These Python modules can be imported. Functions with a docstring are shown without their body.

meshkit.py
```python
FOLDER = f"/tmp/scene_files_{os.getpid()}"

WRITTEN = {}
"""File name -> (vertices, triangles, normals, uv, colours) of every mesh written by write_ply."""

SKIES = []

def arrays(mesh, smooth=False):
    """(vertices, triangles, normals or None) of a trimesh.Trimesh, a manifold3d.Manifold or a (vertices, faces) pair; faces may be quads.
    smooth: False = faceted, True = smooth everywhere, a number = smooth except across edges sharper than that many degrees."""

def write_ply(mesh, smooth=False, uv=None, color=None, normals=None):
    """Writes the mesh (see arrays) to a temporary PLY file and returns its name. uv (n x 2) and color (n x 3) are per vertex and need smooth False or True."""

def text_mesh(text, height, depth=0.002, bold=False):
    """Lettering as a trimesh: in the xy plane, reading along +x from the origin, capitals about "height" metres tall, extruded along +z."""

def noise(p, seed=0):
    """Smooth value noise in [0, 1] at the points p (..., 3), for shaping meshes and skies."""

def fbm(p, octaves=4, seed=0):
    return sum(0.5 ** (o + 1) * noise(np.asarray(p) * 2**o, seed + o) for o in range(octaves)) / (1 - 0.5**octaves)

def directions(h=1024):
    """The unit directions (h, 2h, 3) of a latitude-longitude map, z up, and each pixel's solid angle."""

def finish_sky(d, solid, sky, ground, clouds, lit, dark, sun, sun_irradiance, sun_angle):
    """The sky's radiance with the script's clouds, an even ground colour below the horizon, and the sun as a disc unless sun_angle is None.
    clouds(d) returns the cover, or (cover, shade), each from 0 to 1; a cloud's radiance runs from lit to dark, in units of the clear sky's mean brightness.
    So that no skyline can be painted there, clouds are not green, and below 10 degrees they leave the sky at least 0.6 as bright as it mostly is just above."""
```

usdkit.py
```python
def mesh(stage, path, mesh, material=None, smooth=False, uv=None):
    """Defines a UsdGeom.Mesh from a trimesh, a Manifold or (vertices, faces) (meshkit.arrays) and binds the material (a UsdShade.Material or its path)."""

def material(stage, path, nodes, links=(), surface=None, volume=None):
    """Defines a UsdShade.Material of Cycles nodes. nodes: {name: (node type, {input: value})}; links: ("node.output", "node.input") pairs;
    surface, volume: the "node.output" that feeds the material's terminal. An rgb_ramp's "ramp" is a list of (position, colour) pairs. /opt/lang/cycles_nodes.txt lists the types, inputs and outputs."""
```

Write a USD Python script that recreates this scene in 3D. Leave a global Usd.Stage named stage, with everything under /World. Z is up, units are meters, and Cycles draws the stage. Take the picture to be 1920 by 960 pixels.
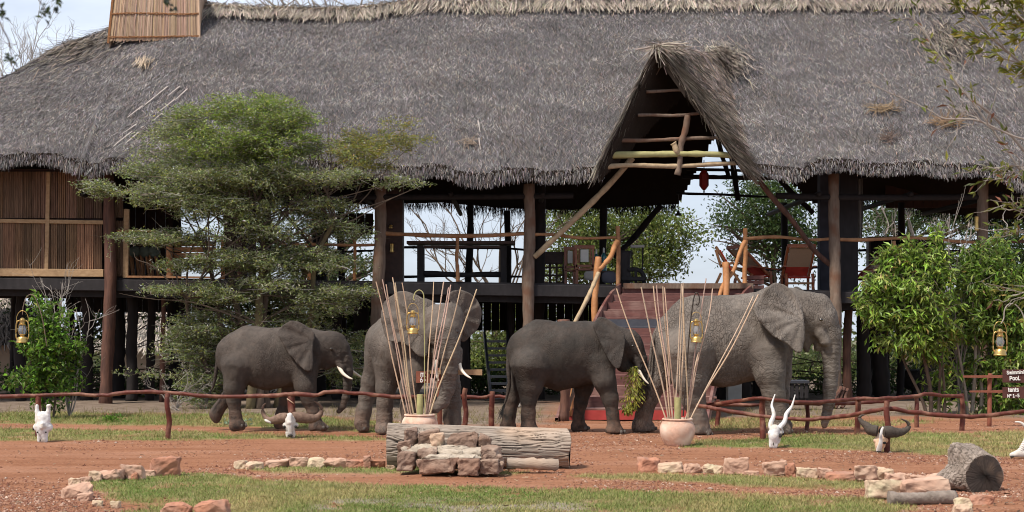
import math, random
import numpy as np
import trimesh
from scipy.spatial import ConvexHull
import meshkit, usdkit
from pxr import Usd, UsdGeom, UsdLux, UsdShade, Gf, Sdf, Vt

stage = Usd.Stage.CreateInMemory()
UsdGeom.SetStageUpAxis(stage, 'Z')
UsdGeom.SetStageMetersPerUnit(stage, 1.0)
UsdGeom.Xform.Define(stage, '/World')

# ------------------------------------------------------------------ camera, sky, sun, exposure
FOC, HORIZON, EYE = 2800.0, 630.0, 1.75          # focal length in photograph pixels, horizon row, eye height
cam = UsdGeom.Camera.Define(stage, '/World/camera')
cam.CreateHorizontalApertureAttr(36.0)
cam.CreateVerticalApertureAttr(18.0)
cam.CreateFocalLengthAttr(36.0 * FOC / 1920)
cam.CreateVerticalApertureOffsetAttr((HORIZON - 480) * 36.0 / 1920)
cam.CreateClippingRangeAttr(Gf.Vec2f(0.1, 5000))
cam.CreateFStopAttr(4.5)
cam.CreateFocusDistanceAttr(27.0)
cam.CreateExposureAttr(0.50)
cx = UsdGeom.Xformable(cam)
cx.AddTranslateOp().Set(Gf.Vec3d(0, 0, EYE))
cx.AddRotateXYZOp().Set(Gf.Vec3f(90, 0, 0))

SUN = np.array([-0.56, -0.50, 1.05]); SUN /= np.linalg.norm(SUN)      # direction towards the sun
SUN_EL, SUN_ROT = math.asin(SUN[2]), math.atan2(SUN[0], SUN[1])
sky_mat = usdkit.material(stage, '/World/Looks/sky', {
    'sky': ('sky_texture', {'sky_type': 'single_scattering', 'sun_disc': False, 'sun_elevation': SUN_EL, 'sun_rotation': SUN_ROT, 'air_density': 1.0, 'aerosol_density': 1.6, 'ozone_density': 1.0}),
    'co': ('texture_coordinate', {}),
    'mp': ('mapping', {'scale': (1.0, 1.0, 2.6)}),
    'n': ('noise_texture', {'scale': 2.3, 'detail': 7.0, 'roughness': 0.58, 'distortion': 0.35}),
    'r': ('rgb_ramp', {'ramp': [(0.26, (0.28, 0.28, 0.28)), (0.60, (0.97, 0.97, 0.97))]}),
    'm': ('mix', {'color2': (10.6, 11.7, 13.6)}),
    'bg': ('background_shader', {'strength': 0.062}),
}, [('co.generated', 'mp.vector'), ('mp.vector', 'n.vector'), ('n.fac', 'r.fac'), ('r.color', 'm.fac'), ('sky.color', 'm.color1'), ('m.color', 'bg.color')], surface='bg.background')
dome = UsdLux.DomeLight.Define(stage, '/World/sky')
UsdShade.MaterialBindingAPI.Apply(dome.GetPrim()).Bind(sky_mat)
dome.GetPrim().SetCustomDataByKey('label', 'pale blue sky with thin white cloud')
dome.GetPrim().SetCustomDataByKey('category', 'sky')
dome.GetPrim().SetCustomDataByKey('kind', 'structure')
sun = UsdLux.DistantLight.Define(stage, '/World/sun')
sun.CreateNormalizeAttr(True)
sun.CreateIntensityAttr(1.14)
sun.CreateAngleAttr(8.0)
sun.CreateColorAttr(Gf.Vec3f(1.0, 0.93, 0.83))
_z = Gf.Vec3d(*map(float, SUN))
_q = Gf.Rotation(Gf.Vec3d(0, 0, 1), _z)
UsdGeom.Xformable(sun).AddTransformOp().Set(Gf.Matrix4d().SetRotate(_q))

# ------------------------------------------------------------------ helpers
def P(px, py, D):
    """the point at distance D seen at pixel (px, py) of the photograph"""
    return np.array([(px - 960.0) * D / FOC, D, EYE + (HORIZON - py) * D / FOC])

def GD(py):
    return EYE * FOC / (py - HORIZON)

def G(px, py):
    return P(px, py, GD(py))

def ppm(D):
    return FOC / D

rng = np.random.default_rng(11)
R = random.Random(5)
counts = {}
origins = {}

def numbered(parent, name):
    k = counts.get((parent, name), 0)
    counts[(parent, name)] = k + 1
    return f'{parent}/{name}' if k == 0 else f'{parent}/{name}_{k:03d}'

def tag(prim, label=None, cat=None, group=None, kind=None):
    for key, val in (('label', label), ('category', cat), ('group', group), ('kind', kind)):
        if val:
            prim.SetCustomDataByKey(key, val)
    return prim

def thing(name, label, cat, loc=(0, 0, 0), group=None, kind=None, rotz=0.0):
    path = numbered('/World', name)
    x = UsdGeom.Xform.Define(stage, path)
    x.AddTranslateOp().Set(Gf.Vec3d(*map(float, loc)))
    if rotz:
        x.AddRotateZOp().Set(float(rotz))
    origins[path] = np.asarray(loc, float)
    return tag(x.GetPrim(), label, cat, group, kind)

def subgroup(name, parent, label=None):
    path = numbered(str(parent.GetPath()), name)
    x = UsdGeom.Xform.Define(stage, path)
    origins[path] = origins.get(str(parent.GetPath()), np.zeros(3))
    return tag(x.GetPrim(), label)

def copy_thing(src, loc, label, rotz=0.0, group=None, scale=None):
    path = numbered('/World', src.GetName().rstrip('0123456789').rstrip('_'))
    x = UsdGeom.Xform.Define(stage, path)
    x.GetPrim().GetReferences().AddInternalReference(src.GetPath())
    xf = UsdGeom.Xformable(x)
    xf.ClearXformOpOrder()
    m = Gf.Matrix4d().SetRotate(Gf.Rotation(Gf.Vec3d(0, 0, 1), rotz))
    if scale:
        m = Gf.Matrix4d().SetScale(scale) * m
    m.SetTranslateOnly(Gf.Vec3d(*map(float, loc)))
    xf.AddTransformOp(opSuffix='place').Set(m)
    x.GetPrim().SetInstanceable(True)
    was = src.GetCustomData()
    return tag(x.GetPrim(), label, was.get('category'), group or was.get('group'))

class MB:
    """collects triangles (with an optional tint per vertex) for one mesh"""
    def __init__(self):
        self.v, self.f, self.t, self.n, self.tinted = [], [], [], 0, False

    def add(self, v, f, tint=None):
        v, f = np.asarray(v, float), np.asarray(f, int)
        if f.shape[1] == 4:
            f = np.vstack([f[:, [0, 1, 2]], f[:, [0, 2, 3]]])
        self.v.append(v); self.f.append(f + self.n); self.n += len(v)
        if tint is None:
            tint = (1, 1, 1)
        else:
            self.tinted = True
        self.t.append(np.broadcast_to(np.asarray(tint, float), (len(v), 3)))
        return self

    def box(self, c, s, rot=None, tint=None, ch=0.0):
        s = np.asarray(s, float) / 2
        if ch > 0:
            pts = []
            for sx in (-1, 1):
                for sy in (-1, 1):
                    for sz in (-1, 1):
                        for ax in range(3):
                            p = np.array([sx, sy, sz]) * s
                            q = p.copy()
                            for b in range(3):
                                if b != ax:
                                    q[b] -= np.sign(p[b]) * ch
                            pts.append(q)
            pts = np.array(pts)
            h = ConvexHull(pts)
            v, f = pts, fix_wind(pts, h.simplices)
        else:
            v = np.array([[x, y, z] for x in (-1, 1) for y in (-1, 1) for z in (-1, 1)]) * s
            f = np.array([[0, 1, 3, 2], [4, 6, 7, 5], [0, 4, 5, 1], [2, 3, 7, 6], [0, 2, 6, 4], [1, 5, 7, 3]])
        if rot is not None:
            v = v @ np.asarray(rot).T
        return self.add(v + np.asarray(c, float), f, tint)

    def beam(self, a, b, w, h, tint=None, ch=0.0, up=(0, 0, 1)):
        """a box from a to b, w wide (sideways) and h high"""
        a, b = np.asarray(a, float), np.asarray(b, float)
        d = b - a; L = np.linalg.norm(d); x = d / L
        y = np.cross(up, x); ny = np.linalg.norm(y)
        y = y / ny if ny > 1e-6 else np.array([0, 1.0, 0])
        z = np.cross(x, y)
        return self.box((a + b) / 2, (L, w, h), np.stack([x, y, z], 1), tint, ch)

    def tube(self, pts, rad, n=8, cap=True, tint=None, rough=0.0, seed=0, flat=None):
        pts = np.asarray(pts, float)
        m = len(pts)
        rad = np.broadcast_to(np.asarray(rad, float), (m,))
        tan = np.gradient(pts, axis=0)
        tan /= np.maximum(np.linalg.norm(tan, axis=1, keepdims=True), 1e-9)
        ref = np.array([0, 0, 1.0]) if abs(tan[:, 2]).mean() < 0.8 else np.array([0, 1.0, 0])
        u = np.cross(tan, ref); u /= np.maximum(np.linalg.norm(u, axis=1, keepdims=True), 1e-9)
        w = np.cross(tan, u)
        ang = np.linspace(0, 2 * np.pi, n, endpoint=False)
        ring = u[:, None, :] * np.cos(ang)[None, :, None] + w[:, None, :] * np.sin(ang)[None, :, None] * (flat or 1.0)
        rr = rad[:, None, None] * np.ones((1, n, 1))
        if rough:
            g = np.random.default_rng(seed)
            rr = rr * (1 + rough * g.normal(size=(m, n, 1)))
        v = (pts[:, None, :] + ring * rr).reshape(-1, 3)
        i = np.arange(m - 1)[:, None] * n; j = np.arange(n)[None, :]; k = (j + 1) % n
        f = np.stack([i + j, i + k, i + n + k, i + n + j], -1).reshape(-1, 4)
        f = np.vstack([f[:, [0, 1, 2]], f[:, [0, 2, 3]]])
        if cap:
            v = np.vstack([v, pts[:1], pts[-1:]])
            a, b = len(v) - 2, len(v) - 1
            jj = np.arange(n); kk = (jj + 1) % n
            f = np.vstack([f, np.stack([np.full(n, a), kk, jj], 1), np.stack([np.full(n, b), (m - 1) * n + jj, (m - 1) * n + kk], 1)])
        return self.add(v, f, tint)

    def lathe(self, prof, c, n=24, tint=None):
        prof = np.asarray(prof, float)
        ang = np.linspace(0, 2 * np.pi, n, endpoint=False)
        m = len(prof)
        v = np.stack([prof[:, 0, None] * np.cos(ang), prof[:, 0, None] * np.sin(ang), np.repeat(prof[:, 1, None], n, 1)], -1).reshape(-1, 3)
        i = np.arange(m - 1)[:, None] * n; j = np.arange(n)[None, :]; k = (j + 1) % n
        f = np.stack([i + j, i + k, i + n + k, i + n + j], -1).reshape(-1, 4)
        return self.add(v + np.asarray(c, float), f, tint)

    def build(self, name, mat, parent=None, smooth=False, label=None, cat=None, group=None, kind=None):
        v, f, t = np.vstack(self.v), np.vstack(self.f), np.vstack(self.t)
        up = str(parent.GetPath()) if parent is not None else '/World'
        v = v - origins.get(up, np.zeros(3))
        path = numbered(up, name)
        m = UsdGeom.Mesh.Define(stage, path)
        origins[path] = origins.get(up, np.zeros(3))
        nrm = None
        if smooth is True:
            nrm = np.zeros_like(v)
            fn = np.cross(v[f[:, 1]] - v[f[:, 0]], v[f[:, 2]] - v[f[:, 0]])
            for k in range(3):
                np.add.at(nrm, f[:, k], fn)
            nrm /= np.maximum(np.linalg.norm(nrm, axis=1, keepdims=True), 1e-12)
        elif smooth:
            if self.tinted:
                raise ValueError('tint needs smooth True or False')
            v, f, nrm = meshkit.arrays((v, f), smooth)
            t = np.ones_like(v)
        m.CreatePointsAttr(Vt.Vec3fArray.FromNumpy(v.astype(np.float32)))
        m.CreateFaceVertexCountsAttr(Vt.IntArray.FromNumpy(np.full(len(f), 3, np.int32)))
        m.CreateFaceVertexIndicesAttr(Vt.IntArray.FromNumpy(np.ascontiguousarray(f.astype(np.int32).ravel())))
        m.CreateSubdivisionSchemeAttr('none')
        if nrm is not None:
            m.CreateNormalsAttr(Vt.Vec3fArray.FromNumpy(nrm.astype(np.float32)))
            m.SetNormalsInterpolation('vertex')
        if self.tinted or mat in TINTED:
            UsdGeom.PrimvarsAPI(m).CreatePrimvar('tint', Sdf.ValueTypeNames.Color3fArray, 'vertex').Set(Vt.Vec3fArray.FromNumpy(t.astype(np.float32)))
        UsdShade.MaterialBindingAPI.Apply(m.GetPrim()).Bind(MAT[mat] if isinstance(mat, str) else mat)
        return tag(m.GetPrim(), label, cat, group, kind)

def fix_wind(v, f):
    c = v.mean(0)
    n = np.cross(v[f[:, 1]] - v[f[:, 0]], v[f[:, 2]] - v[f[:, 0]])
    flip = (n * (v[f].mean(1) - c)).sum(1) < 0
    f = f.copy(); f[flip] = f[flip][:, ::-1]
    return f

def wobble(a, b, n=9, amp=0.03, seed=0, sag=0.0):
    """a crooked line from a to b, as a branch runs"""
    g = np.random.default_rng(seed)
    a, b = np.asarray(a, float), np.asarray(b, float)
    t = np.linspace(0, 1, n)
    p = a + (b - a) * t[:, None]
    off = np.zeros((n, 3))
    for k in (1, 2, 3):
        off += np.sin(np.pi * k * t)[:, None] * g.normal(size=3) * amp / k
    p = p + off
    p[:, 2] -= sag * np.sin(np.pi * t)
    return p

def spline(pts, n):
    """smooth curve through the points"""
    pts = np.asarray(pts, float)
    m = len(pts)
    q = np.vstack([2 * pts[0] - pts[1], pts, 2 * pts[-1] - pts[-2]])
    out = []
    for t in np.linspace(0, m - 1 - 1e-9, n):
        i = int(t); u = t - i
        a, b, c, d = q[i], q[i + 1], q[i + 2], q[i + 3]
        out.append(0.5 * (2 * b + (c - a) * u + (2 * a - 5 * b + 4 * c - d) * u * u + (3 * b - a - 3 * c + d) * u ** 3))
    return np.array(out)

def strands(p, d, length, width, side, lift=None, tint=None, mb=None, bend=None):
    """many thin blades at once: two triangles each, tapered"""
    n = len(p)
    d = d / np.maximum(np.linalg.norm(d, axis=1, keepdims=True), 1e-9)
    L = np.broadcast_to(np.asarray(length, float), (n,))[:, None]
    W = np.broadcast_to(np.asarray(width, float), (n,))[:, None]
    s = side / np.maximum(np.linalg.norm(side, axis=1, keepdims=True), 1e-9)
    end = p + d * L
    if bend is not None:
        end = end + bend
    v = np.stack([p - s * W / 2, p + s * W / 2, end + s * W * 0.22, end - s * W * 0.22], 1).reshape(-1, 3)
    i = np.arange(n)[:, None] * 4
    f = np.vstack([i + [0, 1, 2], i + [0, 2, 3]])
    mb = mb or MB()
    return mb.add(v, f, None if tint is None else np.repeat(tint, 4, 0))

# ------------------------------------------------------------------ materials
MAT = {}
TINTED = set()

def mat(name, c1, c2=None, scale=3.0, rough=0.8, bump=0.0, bscale=None, stretch=(1, 1, 1), tint=False, detail=6.0, lo=0.3, hi=0.7, obj=False, metallic=0.0, dist=0.02, crack=None, spec=0.3, c3=None, blotch=None):
    c2 = c2 or tuple(x * 0.7 for x in c1)
    n = {'g': ('geometry', {}), 't': ('texture_coordinate', {}),
         'mp': ('mapping', {'scale': stretch}),
         'n': ('noise_texture', {'scale': scale, 'detail': detail, 'roughness': 0.6}),
         'r': ('rgb_ramp', {'ramp': [(lo, c1), (hi, c2)]}),
         'p': ('principled_bsdf', {'roughness': rough, 'metallic': metallic, 'specular_ior_level': spec})}
    l = [('t.object' if obj else 'g.position', 'mp.vector'), ('mp.vector', 'n.vector'), ('n.fac', 'r.fac')]
    out = 'r.color'
    if c3:      # larger blotches of a third colour
        n['nb'] = ('noise_texture', {'scale': blotch or 0.8, 'detail': 3.0})
        n['rb'] = ('rgb_ramp', {'ramp': [(0.48, (0, 0, 0)), (0.66, (1, 1, 1))]})
        n['mb'] = ('mix', {'color2': c3})
        l += [('t.object' if obj else 'g.position', 'nb.vector'), ('nb.fac', 'rb.fac'), ('rb.color', 'mb.fac'), (out, 'mb.color1')]
        out = 'mb.color'
    if tint:
        TINTED.add(name)
        n['a'] = ('attribute', {'attribute': 'tint'})
        n['mu'] = ('mix', {'mix_type': 'multiply', 'fac': 1.0})
        l += [(out, 'mu.color1'), ('a.color', 'mu.color2')]
        out = 'mu.color'
    if crack:   # dark lines between cells
        n['vm'] = ('mapping', {'scale': crack[1]})
        n['vo'] = ('voronoi_texture', {'feature': 'distance_to_edge', 'scale': crack[0]})
        n['vr'] = ('rgb_ramp', {'ramp': [(0.0, (crack[2],) * 3), (crack[3], (1, 1, 1))]})
        n['vx'] = ('mix', {'mix_type': 'multiply', 'fac': 1.0})
        l += [('t.object' if obj else 'g.position', 'vm.vector'), ('vm.vector', 'vo.vector'), ('vo.distance', 'vr.fac'), (out, 'vx.color1'), ('vr.color', 'vx.color2')]
        out = 'vx.color'
    l.append((out, 'p.base_color'))
    if bump:
        n['bn'] = ('noise_texture', {'scale': bscale or scale * 3, 'detail': 5.0, 'roughness': 0.65})
        n['b'] = ('bump', {'strength': bump, 'distance': dist})
        l += [('mp.vector', 'bn.vector'), ('b.normal', 'p.normal')]
        if crack:
            n['bm'] = ('math', {'math_type': 'multiply_add', 'value2': 0.5})
            n['vs'] = ('rgb_to_bw', {})
            l += [('bn.fac', 'bm.value1'), ('vr.color', 'vs.color'), ('vs.val', 'bm.value3'), ('bm.value', 'b.height')]
        else:
            l.append(('bn.fac', 'b.height'))
    MAT[name] = usdkit.material(stage, f'/World/Looks/{name}', n, l, surface='p.BSDF')
    return MAT[name]

def leaf_mat(name, c1, c2, trans=0.35, rough=0.5):
    MAT[name] = usdkit.material(stage, f'/World/Looks/{name}', {
        'g': ('geometry', {}), 'n': ('noise_texture', {'scale': 2.0, 'detail': 3.0}),
        'r': ('rgb_ramp', {'ramp': [(0.35, c1), (0.65, c2)]}),
        'a': ('attribute', {'attribute': 'tint'}),
        'mu': ('mix', {'mix_type': 'multiply', 'fac': 1.0}),
        'p': ('principled_bsdf', {'roughness': rough, 'specular_ior_level': 0.35}),
        'tl': ('translucent_bsdf', {}),
        'mx': ('mix_closure', {'fac': trans})},
        [('g.position', 'n.vector'), ('n.fac', 'r.fac'), ('r.color', 'mu.color1'), ('a.color', 'mu.color2'), ('mu.color', 'p.base_color'), ('mu.color', 'tl.color'), ('p.BSDF', 'mx.closure1'), ('tl.BSDF', 'mx.closure2')], surface='mx.closure')

mat('thatch', (0.135, 0.128, 0.131), (0.070, 0.066, 0.068), scale=14, rough=0.95, bump=0.6, bscale=40, stretch=(1.6, 0.5, 0.5), spec=0.1, c3=(0.115, 0.105, 0.100), blotch=0.5)
mat('thatch_strand', (1, 1, 1), (0.72, 0.70, 0.72), scale=1.3, rough=0.9, tint=True, spec=0.15)
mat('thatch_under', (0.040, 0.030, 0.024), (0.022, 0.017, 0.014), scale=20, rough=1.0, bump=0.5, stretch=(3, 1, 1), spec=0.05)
mat('reed', (0.47, 0.335, 0.235), (0.36, 0.245, 0.165), scale=9, rough=0.75, tint=True, stretch=(6, 1, 0.6))
mat('binding', (0.25, 0.115, 0.045), (0.16, 0.07, 0.03), scale=30, rough=0.8)
mat('bamboo_board', (0.215, 0.128, 0.078), (0.095, 0.054, 0.034), scale=26, rough=0.75, bump=0.5, bscale=60, stretch=(2.4, 1, 0.10), tint=True, lo=0.36, hi=0.64)
mat('pale_timber', (0.40, 0.265, 0.150), (0.25, 0.155, 0.082), scale=12, rough=0.75, bump=0.3, stretch=(0.5, 1, 1))
mat('dark_timber', (0.024, 0.020, 0.022), (0.013, 0.011, 0.012), scale=8, rough=0.7, bump=0.3, stretch=(1, 1, 0.4))
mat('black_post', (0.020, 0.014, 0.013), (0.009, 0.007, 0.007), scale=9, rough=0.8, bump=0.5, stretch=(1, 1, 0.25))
mat('brown_post', (0.115, 0.052, 0.034), (0.052, 0.024, 0.018), scale=8, rough=0.7, bump=0.5, stretch=(1.5, 1.5, 0.22), lo=0.35, hi=0.65)
mat('bark_post', (0.20, 0.145, 0.110), (0.110, 0.075, 0.055), scale=10, rough=0.85, bump=0.6, stretch=(1.5, 1.5, 0.3), c3=(0.13, 0.065, 0.04), blotch=2.0)
mat('pale_pole', (0.40, 0.30, 0.19), (0.25, 0.18, 0.11), scale=8, rough=0.8, bump=0.4)
mat('rail_pole', (0.34, 0.175, 0.085), (0.21, 0.095, 0.045), scale=7, rough=0.7, bump=0.4)
mat('orange_pole', (0.43, 0.205, 0.085), (0.29, 0.125, 0.05), scale=7, rough=0.65, bump=0.4, c3=(0.30, 0.13, 0.05), blotch=2.5)
mat('green_pole', (0.36, 0.34, 0.15), (0.24, 0.22, 0.10), scale=6, rough=0.7, bump=0.3)
mat('fence_red', (0.115, 0.026, 0.016), (0.060, 0.014, 0.010), scale=9, rough=0.6, bump=0.5, c3=(0.185, 0.085, 0.055), blotch=5.0)
mat('stair_red', (0.150, 0.060, 0.050), (0.085, 0.034, 0.030), scale=7, rough=0.6, bump=0.4, stretch=(0.35, 2, 2), c3=(0.20, 0.115, 0.095), blotch=1.8)
mat('stair_base', (0.36, 0.045, 0.042), (0.26, 0.035, 0.03), scale=5, rough=0.6, bump=0.2)
mat('slate_board', (0.060, 0.060, 0.072), (0.040, 0.040, 0.050), scale=6, rough=0.6, bump=0.2)
mat('polished_wood', (0.34, 0.105, 0.040), (0.20, 0.055, 0.024), scale=8, rough=0.35, bump=0.1, stretch=(1, 1, 0.3), spec=0.5)
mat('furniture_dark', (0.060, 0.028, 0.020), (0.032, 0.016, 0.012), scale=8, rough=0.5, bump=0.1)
mat('cane_weave', (0.42, 0.28, 0.18), (0.30, 0.19, 0.12), scale=60, rough=0.7, bump=0.4)
mat('red_cloth', (0.42, 0.045, 0.026), (0.28, 0.028, 0.018), scale=5, rough=0.9, bump=0.1)
mat('grey_cloth', (0.26, 0.25, 0.24), (0.18, 0.175, 0.17), scale=3, rough=0.95)
mat('blue_grey_panel', (0.075, 0.075, 0.095), (0.045, 0.045, 0.058), scale=3, rough=0.9)
mat('green_cloth', (0.15, 0.17, 0.13), (0.10, 0.115, 0.09), scale=4, rough=0.95)
mat('white_panel', (0.75, 0.74, 0.70), (0.66, 0.65, 0.62), scale=6, rough=0.7)
mat('bottle_glass', (0.02, 0.16, 0.16), (0.015, 0.10, 0.13), scale=3, rough=0.15, spec=0.6)
mat('red_lamp', (0.26, 0.012, 0.012), (0.17, 0.01, 0.01), scale=5, rough=0.5)
mat('plaster', (0.62, 0.57, 0.51), (0.50, 0.455, 0.40), scale=2, rough=0.9, bump=0.2)
mat('hut_wall', (0.42, 0.32, 0.24), (0.31, 0.235, 0.175), scale=2, rough=0.95, bump=0.2)
mat('concrete', (0.40, 0.38, 0.35), (0.29, 0.275, 0.255), scale=4, rough=0.9, bump=0.2)
mat('iron', (0.035, 0.032, 0.030), (0.055, 0.040, 0.030), scale=20, rough=0.55, metallic=0.6)
mat('steel_black', (0.030, 0.033, 0.042), (0.020, 0.022, 0.030), scale=6, rough=0.35, spec=0.6)
mat('brass', (0.62, 0.43, 0.15), (0.36, 0.24, 0.09), scale=14, rough=0.34, metallic=0.85, bump=0.15, obj=True)
mat('copper_brass', (0.66, 0.37, 0.16), (0.42, 0.22, 0.10), scale=14, rough=0.36, metallic=0.85, bump=0.15, obj=True)
mat('terracotta', (0.55, 0.36, 0.27), (0.33, 0.185, 0.13), scale=8, lo=0.38, hi=0.68, rough=0.85, bump=0.35, bscale=30, c3=(0.60, 0.46, 0.37), blotch=4.0, dist=0.01)
mat('soil', (0.10, 0.055, 0.035), (0.06, 0.035, 0.024), scale=30, rough=1.0, bump=0.6)
mat('cane', (0.44, 0.335, 0.24), (0.32, 0.230, 0.155), scale=5, rough=0.6, tint=True, stretch=(8, 8, 3))
mat('bone', (0.55, 0.52, 0.48), (0.40, 0.365, 0.33), scale=14, rough=0.75, bump=0.3, dist=0.006)
mat('bone_rust', (0.50, 0.27, 0.14), (0.62, 0.50, 0.38), scale=9, rough=0.85, bump=0.4)
mat('bone_white', (0.60, 0.595, 0.585), (0.48, 0.47, 0.46), scale=14, rough=0.6, bump=0.3, dist=0.006, c3=(0.45, 0.40, 0.34), blotch=9.0)
mat('bone_hole', (0.035, 0.030, 0.026), (0.02, 0.018, 0.016), scale=14, rough=0.9)
mat('horn_brown', (0.20, 0.130, 0.095), (0.105, 0.065, 0.048), scale=18, rough=0.8, bump=0.6, bscale=60)
mat('horn_dark', (0.075, 0.058, 0.045), (0.040, 0.032, 0.026), scale=20, rough=0.75, bump=0.6, bscale=60)
mat('ivory', (0.74, 0.68, 0.57), (0.60, 0.52, 0.41), scale=6, rough=0.4, bump=0.1)
mat('eye', (0.02, 0.012, 0.008), (0.01, 0.008, 0.006), scale=5, rough=0.1, spec=0.8)
mat('hair', (0.02, 0.018, 0.017), (0.012, 0.011, 0.010), scale=5, rough=0.7)
mat('nail', (0.10, 0.086, 0.075), (0.07, 0.06, 0.052), scale=15, rough=0.7)
mat('stone_pink', (0.45, 0.285, 0.205), (0.29, 0.170, 0.120), scale=5, rough=0.9, bump=0.7, bscale=26, c3=(0.46, 0.33, 0.25), blotch=2.5, dist=0.015)
mat('stone_red', (0.39, 0.185, 0.115), (0.25, 0.110, 0.072), scale=6, rough=0.9, bump=0.7, bscale=26, c3=(0.30, 0.17, 0.12), blotch=3, dist=0.015)
mat('stone_tan', (0.50, 0.36, 0.26), (0.36, 0.235, 0.16), scale=6, rough=0.9, bump=0.7, bscale=26, c3=(0.42, 0.36, 0.24), blotch=3, dist=0.015)
mat('stone_brown', (0.245, 0.160, 0.118), (0.135, 0.088, 0.068), scale=6, rough=0.92, bump=0.9, bscale=22, c3=(0.30, 0.22, 0.17), blotch=3.2, dist=0.02)
mat('stone_pile', (0.26, 0.155, 0.110), (0.150, 0.092, 0.068), scale=5, rough=0.92, bump=0.9, bscale=22, c3=(0.27, 0.185, 0.14), blotch=3.0, dist=0.02)
mat('mortar', (0.42, 0.355, 0.285), (0.29, 0.24, 0.19), scale=9, rough=0.95, bump=0.9, bscale=30)
mat('log_wood', (0.315, 0.262, 0.218), (0.185, 0.147, 0.120), scale=9, rough=0.9, bump=0.7, bscale=30, stretch=(0.22, 1.6, 1.6), tint=True, c3=(0.36, 0.26, 0.19), blotch=1.2)
mat('log_end', (0.055, 0.042, 0.036), (0.030, 0.024, 0.021), scale=10, rough=0.95, bump=0.5, c3=(0.11, 0.075, 0.055), blotch=4)
mat('bark_grey', (0.27, 0.222, 0.188), (0.145, 0.115, 0.095), scale=9, rough=0.95, bump=0.8, tint=True)
mat('bark_dark', (0.16, 0.115, 0.090), (0.085, 0.06, 0.048), scale=12, rough=0.95, bump=0.8)
mat('trunk', (0.13, 0.095, 0.070), (0.070, 0.050, 0.038), scale=9, rough=0.95, bump=0.6, stretch=(1.5, 1.5, 0.4))
mat('trunk_pale', (0.34, 0.29, 0.235), (0.22, 0.18, 0.145), scale=9, rough=0.95, bump=0.5, stretch=(1.5, 1.5, 0.4))
mat('trunk_yellow', (0.16, 0.130, 0.065), (0.085, 0.064, 0.038), scale=7, rough=0.9, bump=0.5)
mat('twig_grey', (0.30, 0.265, 0.235), (0.19, 0.165, 0.145), scale=7, rough=0.95)
mat('white_paint', (0.80, 0.78, 0.75), (0.70, 0.68, 0.65), scale=20, rough=0.8)
mat('sign_board', (0.085, 0.030, 0.024), (0.055, 0.020, 0.017), scale=12, rough=0.7, bump=0.3)
mat('sign_red', (0.23, 0.075, 0.045), (0.15, 0.05, 0.03), scale=12, rough=0.7, bump=0.3)
mat('book', (1, 1, 1), (0.8, 0.8, 0.8), scale=12, rough=0.7, tint=True)
leaf_mat('leaf', (1, 1, 1), (0.75, 0.75, 0.75))
leaf_mat('grass_blade', (1, 1, 1), (0.80, 0.80, 0.80), trans=0.25, rough=0.7)
mat('pebble', (1, 1, 1), (0.7, 0.68, 0.66), scale=30, rough=0.9, tint=True)

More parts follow.
